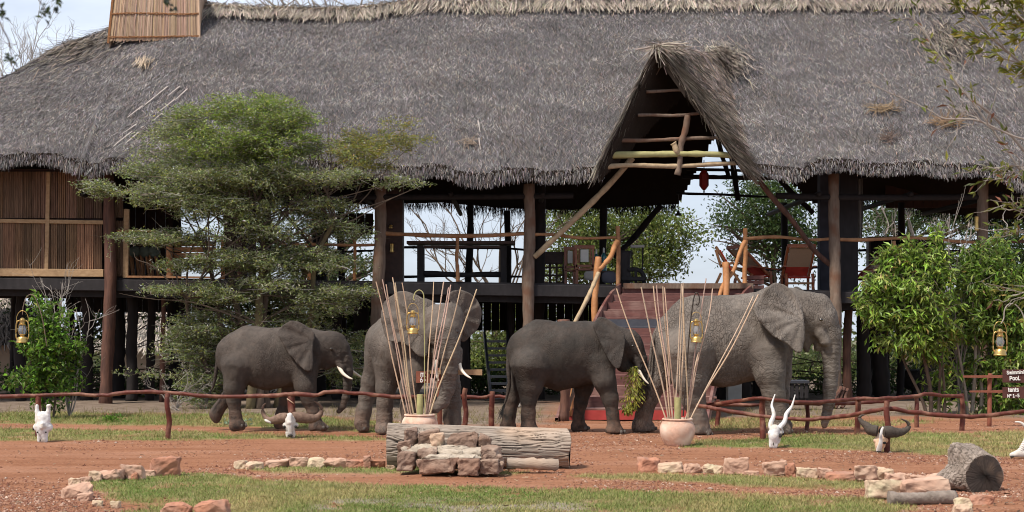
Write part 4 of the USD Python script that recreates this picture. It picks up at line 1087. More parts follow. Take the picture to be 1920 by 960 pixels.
# bottles on a small tray table
t = thing('side_table', 'low side table holding glass bottles', 'table', (xpx(1128, 41.6), 41.6, deck_z(1128)))
z0 = deck_z(1128)
part(t, 'top', 'furniture_dark', ([xpx(1128, 41.6), 41.6, z0 + 0.42], [0.62, 0.5, 0.05]))
for sx in (-0.26, 0.26):
    for sy in (-0.2, 0.2):
        part(t, 'leg', 'furniture_dark', ([xpx(1128, 41.6) + sx, 41.6 + sy, z0 + 0.2], [0.05, 0.05, 0.4]))
for px_, lab, hh in ((1118, 'teal glass bottle with pale neck, left one on side table', 0.62), (1132, 'blue-green glass bottle, right one on side table', 0.66)):
    b = thing('bottle', lab, 'bottle', (xpx(px_, 41.6), 41.6, z0 + 0.445))
    prof = [(0, 0), (0.075, 0), (0.08, 0.03), (0.08, hh * 0.55), (0.05, hh * 0.70), (0.025, hh * 0.78)]
    MB().lathe(prof, [xpx(px_, 41.6), 41.6, z0 + 0.445], 14).build('glass_body', 'bottle_glass', b, 40)
    MB().lathe([(0.026, hh * 0.77), (0.03, hh * 0.8), (0.024, hh * 0.97), (0, hh)], [xpx(px_, 41.6), 41.6, z0 + 0.445], 12).build('cap', 'white_panel', b, 40)
# grey cushions heaped at the rail
for k, (px_, py_, rx, lab) in enumerate(((1106, 517, 0.16, 'pale grey cushion propped at the stair rail'), (1142, 520, 0.20, 'dark grey cushion behind the rail post'))):
    m = trimesh.creation.icosphere(3, 1.0); v = np.asarray(m.vertices)
    v = np.sign(v) * np.abs(v) ** 0.7 * [rx, 0.10, rx * 0.8]
    c0 = P(px_, py_, 39.8); c0[2] = max(c0[2], deck_z(px_) + rx * 0.78)
    MB().add(v + c0, m.faces).build('cushion', 'grey_cloth' if k == 0 else 'blue_grey_panel', None, True, lab, 'cushion')
# bench with curved arm, lantern stand
t = thing('wooden_bench', 'dark carved bench with curved arm at the stair head', 'bench', (xpx(1185, 40.4), 40.4, deck_z(1185)))
z0 = deck_z(1185)
mb = MB(); mb.tube(spline([P(1172, 470, 40.4), P(1170, 500, 40.4), P(1172, 522, 40.4), P(1168, 534, 40.4)], 14), [0.17] * 14, 8); mb.build('back_post', 'dark_timber', t, True)
mb = MB(); mb.tube(spline([P(1176, 506, 40.3), P(1190, 505, 40.3), P(1203, 510, 40.3), P(1208, 524, 40.3), P(1207, 535, 40.3)], 14), 0.06, 8); mb.build('arm', 'dark_timber', t, True)
part(t, 'seat', 'dark_timber', (P(1186, 523, 40.4), [0.62, 0.45, 0.10]))
for px_ in (1178, 1192):
    part(t, 'leg', 'dark_timber', ([xpx(px_, 40.3), 40.3, z0 + 0.2], [0.07, 0.07, 0.40]))
t = thing('lantern_stand', 'small dark frame with flat top holding a lantern', 'stand', (xpx(1195, 41.0), 41.0, deck_z(1195)))
part(t, 'top', 'concrete', (P(1195, 462, 41.0), [0.38, 0.2, 0.07]))
for px_ in (1185, 1205):
    a = P(px_, 464, 41.0); part(t, 'post', 'dark_timber', ([a[0], 41.0, (a[2] + deck_z(1195)) / 2], [0.035, 0.035, a[2] - deck_z(1195)]))

# cane planter chairs on the right
def planter_chair(loc, rot, label):
    """seat facing -y in its own frame, back towards +y"""
    c, s_ = math.cos(rot), math.sin(rot)
    M_ = np.array([[c, -s_, 0], [s_, c, 0], [0, 0, 1.0]])
    t = thing('planter_chair', label, 'chair', loc)
    o = np.asarray(loc, float)
    W_ = lambda p: o + M_ @ np.asarray(p, float)
    for sx in (-0.36, 0.36):
        MB().beam(W_([sx, -0.35, 0]), W_([sx, -0.30, 0.55]), 0.07, 0.07, ch=0.01, up=(0, 1, 0)).build('front_leg', 'polished_wood', t)
        MB().tube(np.array([W_(q) for q in spline([[sx, 0.30, 0.45], [sx, 0.38, 0.25], [sx, 0.34, 0.12], [sx, 0.42, 0.0]], 10)]), 0.045, 8).build('back_leg', 'polished_wood', t, True)
        MB().beam(W_([sx, -0.25, 0.42]), W_([sx, 0.62, 1.18]), 0.07, 0.06, ch=0.01).build('back_stile', 'polished_wood', t)
        MB().beam(W_([sx * 1.12, -0.75, 0.56]), W_([sx * 1.12, 0.42, 0.66]), 0.10, 0.035, ch=0.008).build('arm', 'polished_wood', t)
    MB().beam(W_([-0.38, 0.63, 1.19]), W_([0.38, 0.63, 1.19]), 0.06, 0.10, ch=0.01).build('top_rail', 'polished_wood', t)
    MB().beam(W_([-0.36, 0.36, 0.20]), W_([0.36, 0.36, 0.20]), 0.05, 0.06, ch=0.01).build('cross_bar', 'rail_pole', t)
    a, b = np.array([0, 0.05, 0.66]), np.array([0, 0.58, 1.13])
    mb = MB(); mb.beam(W_(a), W_(b), 0.62, 0.02); mb.build('cane_back', 'cane_weave', t)
    mb = MB(); mb.beam(W_([0, -0.22, 0.43]), W_([0, 0.05, 0.655]), 0.62, 0.03); mb.build('lower_back', 'red_cloth', t)
    mb = MB(); mb.beam(W_([0, -0.40, 0.40]), W_([0, 0.20, 0.36]), 0.66, 0.05); mb.build('seat', 'red_cloth', t)
    return t
planter_chair([xpx(1500, 40.2), 40.6, deck_z(1500)], math.pi, 'planter chair with cane back turned to the viewer, left of the pale post')
planter_chair([xpx(1420, 40.6), 41.2, deck_z(1420)], math.radians(115), 'red-cushioned planter chair seen from the side, at the head of the steps')
planter_chair([xpx(1640, 40.8), 41.4, deck_z(1640)], math.radians(-80), 'red-cushioned planter chair in the shade behind the shrub')
# folding chair with red canvas leaning by the stair pole
t = thing('folding_chair', 'small folding chair with red canvas beside the orange stair pole', 'chair', P(1358, 540, 39.8))
for a, b in (((1342, 462), (1392, 536)), ((1342, 468), (1352, 500)), ((1350, 500), (1376, 492)), ((1352, 512), (1340, 538))):
    MB().beam(P(*a, 39.8), P(*b, 39.8), 0.05, 0.07, ch=0.008).build('frame_bar', 'rail_pole', t)
mb = MB(); mb.beam(P(1348, 470, 39.95), P(1372, 512, 39.95), 0.5, 0.03); mb.build('canvas', 'red_cloth', t)
t = thing('planter_box', 'brown wooden planter box on the deck edge by the steps', 'planter', P(1413, 542, 39.5))
for j in range(3):
    A, B = P(1396, 517 + j * 9, 39.5), P(1430, 525 + j * 9, 39.5)
    MB().box((A + B) / 2, [B[0] - A[0], 0.45, A[2] - B[2] - 0.006], ch=0.006).build('board', 'stair_red', t)

# stools inside on the left
for k, px_ in enumerate((253, 272, 289)):
    D = 40.6; X = xpx(px_, D); z0 = deck_z(px_)
    t = thing('orange_stool', ('orange-legged stool nearest the door jamb', 'orange-legged stool, middle one inside the doorway', 'orange-legged stool inside the doorway, farthest from the jamb')[k], 'stool', (X, D, z0), group='orange stools inside the doorway')
    zt_ = zpx(476, D)
    for sx, sy in ((-0.09, -0.1), (0.09, -0.1), (-0.09, 0.12), (0.09, 0.12)):
        MB().beam([X + sx + 0.05, D + sy, z0], [X + sx * 0.8 - 0.03, D + sy * 0.8, zt_], 0.045, 0.045, ch=0.006, up=(0, 1, 0)).build('leg', 'orange_pole', t)
    m = trimesh.creation.icosphere(3, 1.0)
    MB().add(np.asarray(m.vertices) * [0.17, 0.2, 0.16] + [X, D, zt_ + 0.05], m.faces).build('seat_cushion', 'green_cloth', t, True)

# curtain
t = thing('curtain', 'pale grey curtain tied beside the dark column', 'curtain', (xpx(1606, 41), 41.0, zpx(450, 41)))
mb = MB(); nn = 26; zz = np.linspace(zpx(452, 41), zpx(335, 41), 12)
vv = []
for j, z in enumerate(zz):
    u = np.linspace(0, 1, nn); wd = 0.36 - 0.10 * abs(j / 11 - 0.55)
    vv.append(np.stack([xpx(1606, 41) + (u - 0.5) * wd, 41 + 0.035 * np.sin(u * 22 + j * 0.2), np.full(nn, z)], -1))
vv = np.array(vv).reshape(-1, 3); i = np.arange(11)[:, None, None] * nn + np.arange(nn - 1)[None, :, None]
mb.add(vv, (i + np.array([0, 1, nn + 1, nn])).reshape(-1, 4)); mb.build('cloth', 'grey_cloth', t, True)
mb = MB(); mb.tube([P(1590, 334, 41), P(1625, 334, 41)], 0.02, 8); mb.build('curtain_rod', 'iron', t)

# bookshelf
t = thing('bookshelf', 'low dark bookshelf at the back of the shaded deck', 'bookshelf', (xpx(1690, 45.8), 45.8, deck_z(1690)))
z0 = deck_z(1690); XA, XB = xpx(1628, 45.8), xpx(1765, 45.8); zt_ = zpx(446, 45.8)
part(t, 'top', 'furniture_dark', ([(XA + XB) / 2, 45.8, zt_], [XB - XA + 0.1, 0.4, 0.06]))
part(t, 'shelf', 'furniture_dark', ([(XA + XB) / 2, 45.8, z0 + 0.95], [XB - XA, 0.36, 0.05]))
part(t, 'backboard', 'black_post', ([(XA + XB) / 2, 45.98, (z0 + zt_) / 2], [XB - XA, 0.03, zt_ - z0 - 0.08]))
for i in range(4):
    part(t, 'upright', 'furniture_dark', ([XA + (XB - XA) * i / 3, 45.79, (z0 + zt_ - 0.06) / 2], [0.06, 0.33, zt_ - z0 - 0.07]))
xx = XA + 0.08; kb = 0
while xx < XB - 0.15:
    w = R.uniform(0.03, 0.07)
    if R.random() < 0.86:
        h_ = R.uniform(0.24, 0.36)
        mb = MB(); mb.box([xx + w / 2, 45.68, z0 + 0.98 + h_ / 2], [w - 0.004, 0.2, h_], tint=R.choice([(0.4, 0.37, 0.33), (0.07, 0.07, 0.09), (0.22, 0.05, 0.03), (0.12, 0.12, 0.11), (0.28, 0.24, 0.2)]))
        mb.build('book', 'book', None, False, 'upright book on the low dark bookshelf', 'book', 'books on the deck bookshelf')
    xx += w

# hanging lamps
t = thing('red_lampshade', 'dark red hexagonal lampshade hanging in the gable opening', 'lampshade', P(1320, 340, 42))
c0 = P(1320, 340, 42); s_ = 42 / FOC
MB().lathe([(0.0, 22 * s_), (5 * s_, 20 * s_), (9 * s_, 13 * s_), (9 * s_, -8 * s_), (4 * s_, -15 * s_), (0, -18 * s_)], c0, 6).build('shade', 'red_lamp', t)
MB().tube([c0 + [0, 0, 20 * s_], c0 + [0, 0, 40 * s_]], 0.012, 6).build('cord', 'iron', t)
MB().lathe([(0.0, -17 * s_), (1.6 * s_, -18 * s_), (1.2 * s_, -24 * s_), (0, -25 * s_)], c0, 8).build('finial', 'iron', t)
t = thing('hanging_lamp', 'small black bell-shaped lamp hanging below the eave end', 'lamp', P(1272, 400, 45.6))
c0 = P(1272, 404, 45.6); s_ = 45.6 / FOC
MB().lathe([(7 * s_, 0), (6.5 * s_, 2 * s_), (3 * s_, 5 * s_), (2 * s_, 9 * s_), (0, 10 * s_)], c0, 14).build('shade', 'iron', t, 40)
MB().tube([c0 + [0, 0, 9 * s_], c0 + [0, 0, 40 * s_]], 0.012, 6).build('cord', 'iron', t)
for k, (px_, y0, y1, lab) in enumerate(((733, 428, 421, 'upper small yellow wall lamp on the square column'), (735, 473, 456, 'lower small yellow wall lamp on the square column'), (1831, 432, 405, 'small yellow lamp on the bark post at the right'))):
    D = 40.18 if k < 2 else 38.75
    A, B = P(px_ - 4, y0, D), P(px_ + 4, y1, D)
    t = thing('wall_lamp', lab, 'lamp', (A + B) / 2)
    MB().lathe([(0.0, A[2]), (0.055, A[2]), (0.06, A[2] + 0.02), (0.045, (A[2] + B[2]) / 2), (0.055, B[2] - 0.02), (0.0, B[2])], [(A[0] + B[0]) / 2, D, 0], 10).build('body', 'brass', t, 40)
    MB().beam([(A[0] + B[0]) / 2, D + 0.02, B[2]], [(A[0] + B[0]) / 2, D + 0.13, B[2] + 0.02], 0.02, 0.02).build('bracket', 'iron', t)

# ------------------------------------------------------------------ things stored under the deck
t = thing('dark_sideboard', 'black slatted crate table under the deck behind the trunk', 'table', P(1492, 775, 35.5) * [1, 1, 0])
A, B = P(1462, 716, 35.5), P(1516, 722, 35.5)
part(t, 'top', 'steel_black', ([(A[0] + B[0]) / 2, 35.7, A[2]], [B[0] - A[0], 0.6, 0.07]))
for i in range(6):
    part(t, 'slat', 'dark_timber', ([A[0] + 0.06 + (B[0] - A[0] - 0.12) * i / 5, 35.45, A[2] - 0.22], [0.08, 0.03, 0.34]))
for sx in (A[0] + 0.05, B[0] - 0.05):
    part(t, 'leg', 'dark_timber', ([sx, 35.5, A[2] / 2 - 0.02], [0.08, 0.08, A[2] - 0.04]))
for k, (a, b, lab) in enumerate((((1577, 726), (1557, 782), 'split stake leaning nearest the trunk'), ((1584, 728), (1566, 784), 'split stake leaning in the middle of the three'), ((1590, 730), (1578, 783), 'split stake leaning against the brown stilt'))):
    A = P(*a, 36.5 + k * 0.1); B = P(*b, 36.0 + k * 0.1); B[2] = 0.0
    MB().tube(wobble(A, B, 8, 0.02, k), 0.045, 7, rough=0.06).build('stake', 'brown_post', None, False, lab, 'stake')
m = trimesh.creation.icosphere(3, 1.0)
t = thing('storage_drum', 'round black drum on a post under the deck', 'drum', P(1722, 740, 43) * [1, 1, 0])
v = np.asarray(m.vertices) * [0.42, 0.42, 0.36]; v[:, 2] = np.where(v[:, 2] > 0.2, 0.2 + (v[:, 2] - 0.2) * 0.3, v[:, 2])
MB().add(v + P(1712, 708, 43), m.faces).build('drum_body', 'black_post', t, True)
MB().tube([P(1714, 720, 43), P(1714, ground_y(43), 43)], 0.07, 8).build('drum_post', 'black_post', t, True)
# small huts behind
def hut(label, px0, px1, ywall0, ywall1, yapex, D, wall_m, depth=4.0, over=0.5):
    x0, x1 = xpx(px0, D), xpx(px1, D); zw = zpx(ywall0, D); za = zpx(yapex, D)
    t = thing('thatched_hut', label, 'hut', ((x0 + x1) / 2, D + depth / 2, 0))
    MB().box([(x0 + x1) / 2, D + depth / 2, zw / 2], [x1 - x0, depth, zw + 0.06], ch=0.03).build('wall', wall_m, t)
    cx_, cy_ = (x0 + x1) / 2, D + depth / 2
    n = 40; gg = np.random.default_rng(int(px0) + 500)
    base = np.array([[x0 - over, D - over], [x1 + over, D - over], [x1 + over, D + depth + over], [x0 - over, D + depth + over]])
    rx = (x1 - x0) * 0.25
    top = np.array([[cx_ - rx, cy_], [cx_ + rx, cy_], [cx_ + rx, cy_], [cx_ - rx, cy_]])
    v = np.vstack([np.c_[base, np.full(4, zw - 0.25)], np.c_[top, np.full(4, za)]])
    MB().add(v, [[0, 1, 5, 4], [1, 2, 6, 5], [2, 3, 7, 6], [3, 0, 4, 7]]).build('thatch_roof', 'thatch', t)
    c = 5000; mb = MB()
    for (i, j) in ((0, 1), (1, 2), (3, 0)):
        u, w = gg.uniform(0, 1, c // 3), gg.uniform(0, 1, c // 3) ** 0.8
        bp = v[i] + (v[j] - v[i]) * u[:, None]; tp = v[i + 4] + (v[j + 4] - v[i + 4]) * u[:, None]
        p = tp + (bp - tp) * w[:, None]; d = bp - tp; d /= np.linalg.norm(d, axis=1, keepdims=True)
        nn = np.cross(v[j] - v[i], v[i + 4] - v[i]); nn /= np.linalg.norm(nn)
        strands(p + nn * 0.01, d + gg.normal(0, 0.15, p.shape) + nn * 0.12, gg.uniform(0.25, 0.55, len(p)), 0.028, np.cross(d, nn), tint=np.clip(np.array([0.40, 0.35, 0.30]) * np.exp(gg.normal(0, 0.35, (len(p), 1))), 0.02, 0.7), mb=mb)
    mb.build('thatch_strands', 'thatch_strand', t, kind='stuff')
hut('small clay hut with shaggy thatch at the left edge', -190, 22, 632, 742, 530, 46.0, 'hut_wall', over=0.45)
hut('white plastered hut seen between the stilts', 210, 335, 640, 725, 560, 52.5, 'plaster', over=0.6)
# ------------------------------------------------------------------ smooth solid bodies (signed distance on a grid, then a surface net)
class Field:
    def __init__(self, lo, hi, res):
        self.lo, self.res = np.asarray(lo, float), res
        self.n = np.ceil((np.asarray(hi, float) - self.lo) / res).astype(int) + 1
        self.d = np.full(self.n, 1.0, np.float32)

    def window(self, lo, hi):
        a = np.clip(np.floor((lo - self.lo) / self.res).astype(int), 0, self.n)
        b = np.clip(np.ceil((hi - self.lo) / self.res).astype(int) + 1, 0, self.n)
        if (b <= a).any():
            return None, None
        ax = [(self.lo[k] + np.arange(a[k], b[k]) * self.res).astype(np.float32) for k in range(3)]
        return (slice(a[0], b[0]), slice(a[1], b[1]), slice(a[2], b[2])), ax

    def blend(self, sl, d, k):
        o = self.d[sl]
        if k > 0:
            h = np.maximum(k - np.abs(o - d), 0) / k
            self.d[sl] = np.minimum(o, d) - h * h * k * 0.25
        else:
            self.d[sl] = np.minimum(o, d)

    def chain(self, pts, rad, k=0.05, sq=1.0):
        """capsules with changing radius along pts; sq flattens them in depth (y)"""
        pts, rad = np.asarray(pts, float), np.broadcast_to(np.asarray(rad, float), (len(pts),))
        segs = list(range(len(pts) - 1)) or [None]
        for s in segs:
            p, q = (pts[0], pts[0]) if s is None else (pts[s], pts[s + 1])
            r0, r1 = (rad[0], rad[0]) if s is None else (rad[s], rad[s + 1])
            m = max(r0, r1) + 2.2 * k + 2 * self.res
            sl, ax = self.window(np.minimum(p, q) - m, np.maximum(p, q) + m)
            if sl is None:
                continue
            x, y, z = (ax[0][:, None, None] - p[0]), (ax[1][None, :, None] - p[1]) / sq, (ax[2][None, None, :] - p[2])
            e = np.array([q[0] - p[0], (q[1] - p[1]) / sq, q[2] - p[2]], np.float32)
            ee = float(e @ e)
            t = 0 if ee < 1e-9 else np.clip((x * e[0] + y * e[1] + z * e[2]) / ee, 0, 1)
            d = np.sqrt((x - t * e[0]) ** 2 + (y - t * e[1]) ** 2 + (z - t * e[2]) ** 2) - (r0 + (r1 - r0) * t)
            self.blend(sl, (d * (sq if sq < 1 else 1)).astype(np.float32), k)

    def sheet(self, poly, surf, th, k=0.03):
        """a thin plate: outline poly in (x, z), lying at y = surf(x, z), th thick"""
        poly = np.asarray(poly, float)
        ys = surf(poly[:, 0], poly[:, 1])
        m = th + 2.2 * k + 0.12
        sl, ax = self.window(np.array([poly[:, 0].min() - m, ys.min() - 0.3 - m, poly[:, 1].min() - m]), np.array([poly[:, 0].max() + m, ys.max() + 0.3 + m, poly[:, 1].max() + m]))
        X, Z = np.meshgrid(ax[0], ax[2], indexing='ij')
        d2 = poly_sdf(X, Z, poly)
        S = surf(X, Z)
        w = np.abs(ax[1][None, :, None] - S[:, None, :]) * 0.8 - th
        e = d2[:, None, :] + np.zeros_like(w)
        d = np.minimum(np.maximum(w, e), 0) + np.sqrt(np.maximum(w, 0) ** 2 + np.maximum(e, 0) ** 2) - 0.006
        self.blend(sl, d.astype(np.float32), k)

    def cut(self, pts, rad, k=0.0, sq=1.0):
        """removes a chain of capsules"""
        keep = self.d
        self.d = np.full(self.n, 1.0, np.float32)
        self.chain(pts, rad, 0.0, sq)
        self.d = np.maximum(keep, -self.d)

    def mesh(self, smooth=2):
        return surface_net(self.d, self.lo, self.res, smooth)

def poly_sdf(X, Z, poly):
    d = np.full(X.shape, 1e9); inside = np.zeros(X.shape, bool)
    n = len(poly)
    for i in range(n):
        a, b = poly[i], poly[(i + 1) % n]
        e = b - a
        wx, wz = X - a[0], Z - a[1]
        t = np.clip((wx * e[0] + wz * e[1]) / max(e @ e, 1e-12), 0, 1)
        d = np.minimum(d, (wx - e[0] * t) ** 2 + (wz - e[1] * t) ** 2)
        c = (a[1] > Z) != (b[1] > Z)
        if abs(e[1]) > 1e-12:
            inside ^= c & (X < a[0] + (Z - a[1]) / e[1] * e[0])
    d = np.sqrt(d)
    return np.where(inside, -d, d)

def surface_net(d, lo, res, smooth=2):
    s = d < 0
    nx, ny, nz = d.shape
    c = np.zeros((nx - 1, ny - 1, nz - 1), np.int8)
    for a, b, e in np.ndindex(2, 2, 2):
        c += s[a:nx - 1 + a, b:ny - 1 + b, e:nz - 1 + e]
    act = (c > 0) & (c < 8)
    idx = np.full(c.shape, -1, np.int64)
    ii = np.argwhere(act)
    idx[act] = np.arange(len(ii))
    acc, cnt = np.zeros((len(ii), 3)), np.zeros(len(ii))
    corners = list(np.ndindex(2, 2, 2))
    for p in corners:
        for ax in range(3):
            if p[ax] == 0:
                q = list(p); q[ax] = 1
                d0 = d[ii[:, 0] + p[0], ii[:, 1] + p[1], ii[:, 2] + p[2]].astype(float)
                d1 = d[ii[:, 0] + q[0], ii[:, 1] + q[1], ii[:, 2] + q[2]].astype(float)
                m = (d0 < 0) != (d1 < 0)
                t = np.where(m, d0 / np.where(m, d0 - d1, 1), 0)
                off = np.tile(np.asarray(p, float), (len(ii), 1)); off[:, ax] += t
                acc[m] += off[m]; cnt[m] += 1
    v = (ii + acc / np.maximum(cnt, 1)[:, None]) * res + lo
    F = []
    for ax in range(3):
        b, c2 = (ax + 1) % 3, (ax + 2) % 3
        sl0 = [slice(None)] * 3; sl1 = [slice(None)] * 3
        sl0[ax], sl1[ax] = slice(0, -1), slice(1, None)
        e = np.argwhere(s[tuple(sl0)] != s[tuple(sl1)])
        e = e[(e[:, b] > 0) & (e[:, c2] > 0) & (e[:, b] < d.shape[b] - 1) & (e[:, c2] < d.shape[c2] - 1)]
        ref = s[e[:, 0], e[:, 1], e[:, 2]]
        q = []
        for db, dc in ((0, 0), (-1, 0), (-1, -1), (0, -1)):
            k = e.copy(); k[:, b] += db; k[:, c2] += dc
            q.append(idx[k[:, 0], k[:, 1], k[:, 2]])
        q = np.stack(q, 1)
        q[~ref] = q[~ref][:, ::-1]
        F.append(q)
    F = np.vstack(F)
    F = F[(F >= 0).all(1)]
    f = np.vstack([F[:, [0, 1, 2]], F[:, [0, 2, 3]]])
    if smooth:
        from scipy.sparse import coo_matrix
        e = np.vstack([F[:, [0, 1]], F[:, [1, 2]], F[:, [2, 3]], F[:, [3, 0]]])
        e = np.vstack([e, e[:, ::-1]])
        A = coo_matrix((np.ones(len(e)), (e[:, 0], e[:, 1])), shape=(len(v), len(v))).tocsr()
        A.data[:] = 1
        deg = np.maximum(np.asarray(A.sum(1)).ravel(), 1)[:, None]
        for _ in range(smooth):
            for lam in (0.5, -0.52):
                v = v + lam * (A @ v / deg - v)
    return v, f

def vnormals(v, f):
    n = np.zeros_like(v)
    fn = np.cross(v[f[:, 1]] - v[f[:, 0]], v[f[:, 2]] - v[f[:, 0]])
    for k in range(3):
        np.add.at(n, f[:, k], fn)
    return n / np.maximum(np.linalg.norm(n, axis=1, keepdims=True), 1e-12)

# ------------------------------------------------------------------ elephants
def elephant(label, skin, D, chains, ears, tusks, eyes, tail, nails, res=0.021, rings=()):
    """chains: ([(px, py, depth offset in m, radius in px)], blend, squash); all pixels are on the plane at distance D"""
    s = D / FOC
    def W(p):
        q = P(p[0], p[1], D); q[1] = D + p[2]; return q
    allp = np.array([W(p) for c in chains for p in c[0]]); allr = np.array([p[3] * s for c in chains for p in c[0]])
    lo = (allp - allr[:, None]).min(0) - 0.12; hi = (allp + allr[:, None]).max(0) + 0.12
    for e in ears:
        q = np.array([P(x, y, D) for x, y in e[0]])
        lo[[0, 2]] = np.minimum(lo[[0, 2]], q[:, [0, 2]].min(0) - 0.1); hi[[0, 2]] = np.maximum(hi[[0, 2]], q[:, [0, 2]].max(0) + 0.1)
        yy = [D + e[1](x, y) for x, y in e[0]]
        lo[1] = min(lo[1], min(yy) - 0.2); hi[1] = max(hi[1], max(yy) + 0.2)
    lo[2] = max(lo[2], -0.08)
    fd = Field(lo, hi, res)
    for c in chains:
        sq = c[2] if len(c) > 2 else 1.0
        fd.chain([W(p) for p in c[0]], [p[3] * s for p in c[0]], c[1], sq)
    # flat soles
    z = (fd.lo[2] + np.arange(fd.n[2]) * res).astype(np.float32)
    fd.d = np.maximum(fd.d, (0.004 - z)[None, None, :])
    for poly, dy, th, kk in ears:
        sm = spline(np.vstack([poly, poly[:1]]), 70)[:-1]
        pw = np.array([P(x, y, D) for x, y in sm])
        f0 = lambda X, Z, dy=dy: D + dy(X / s + 960.0, HORIZON - (Z - EYE) / s)
        fd.sheet(pw[:, [0, 2]], f0, th, kk)
    v, f = fd.mesh(3)
    n = vnormals(v, f)
    # loose skin: broad folds and fine sag
    px, py = v[:, 0] / s + 960.0, HORIZON - (v[:, 2] - EYE) / s
    h = (meshkit.fbm(v * [7, 7, 4.0] + 3, 3, 4) - 0.5) * 0.016 + (meshkit.fbm(v * [22, 22, 16.0], 2, 9) - 0.5) * 0.007 + (meshkit.fbm(v * [9.5, 9.5, 2.6] + 11, 3, 6) - 0.5) * 0.030
    ring = np.zeros(len(v))
    for (x0, x1, y0, y1, wgt) in rings:
        a = np.clip(np.minimum(px - x0, x1 - px) / 8 + 0.5, 0, 1) * np.clip(np.minimum(py - y0, y1 - py) / 8 + 0.5, 0, 1)
        ring = np.maximum(ring, a * wgt)
    h += ring * (np.sin(v[:, 2] * 2 * np.pi / 0.085 + 2.0 * meshkit.fbm(v * 2.5, 2, 2)) * 0.0035)
    v = v + n * h[:, None]
    base = np.array([(lo[0] + hi[0]) / 2, D, 0.0])
    t = thing('elephant', label, 'elephant', base)
    mb = MB(); mb.add(v, f, np.stack([ring, ring, ring], 1)); mb.build('body', skin, t, True)
    for pts, r0 in tusks:
        c = spline([W(p) for p in pts], 16)
        MB().tube(c, np.linspace(r0, 0.012, 16) * np.array([1] * 14 + [0.8, 0.35]), 12).build('tusk', 'ivory', t, 50)
    for p, r in eyes:
        m = trimesh.creation.icosphere(2, r)
        MB().add(np.asarray(m.vertices) * [1, 0.6, 0.8] + W(p), m.faces).build('eye', 'eye', t, True)
    if tail:
        c = spline([W(p) for p in tail], 24)
        MB().tube(c, np.linspace(0.05, 0.016, 24), 8, rough=0.06).build('tail', skin, t, True)
        g = np.random.default_rng(3); e = c[-1]; m = 60
        dd = (c[-1] - c[-4]) / np.linalg.norm(c[-1] - c[-4])
        p0 = c[-4] + dd * g.uniform(0, 0.18, (m, 1)) + g.normal(size=(m, 3)) * 0.008
        strands(p0, dd + g.normal(size=(m, 3)) * 0.16, g.uniform(0.12, 0.28, m), 0.007, np.array([[1.0, 0, 0]] * m)).build('tail_tuft', 'hair', t)
    for p, r in nails:
        m = trimesh.creation.icosphere(2, 1.0)
        MB().add(np.asarray(m.vertices) * [r, r * 0.5, r * 1.15] + W(p), m.faces).build('toenail', 'nail', t, True)
    return t

def foot_nails(x, y, dy, r_px, D, n=3, turn=0.0):
    """toenails round the front of a foot whose centre is at pixel x, sole at y"""
    s = D / FOC; out = []
    for a in np.linspace(-1.15, 0.55, n) + turn:
        ox, oy = math.cos(a), math.sin(a)
        out.append(((x + ox * r_px * 0.97, y - 4.0, dy + oy * r_px * s * 0.90), 0.028))
    return out

def flat_ear(x0, y0, a, bx, by, ripple, seed):
    """depth of an ear: a at (x0, y0), slopes per pixel, folds running out from its root"""
    def f(x, y):
        rr = np.hypot(x - x0, y - y0) + 1e-6; th = np.arctan2(y - y0, x - x0)
        fold = ripple * np.sin(th * 9 + seed) * np.clip(rr / 60, 0, 1.2) + 0.5 * ripple * np.sin(th * 17 + seed * 2 + rr * 0.05) * np.clip(rr / 60, 0, 1)
        return a + bx * (x - x0) + by * (y - y0) + fold
    return f

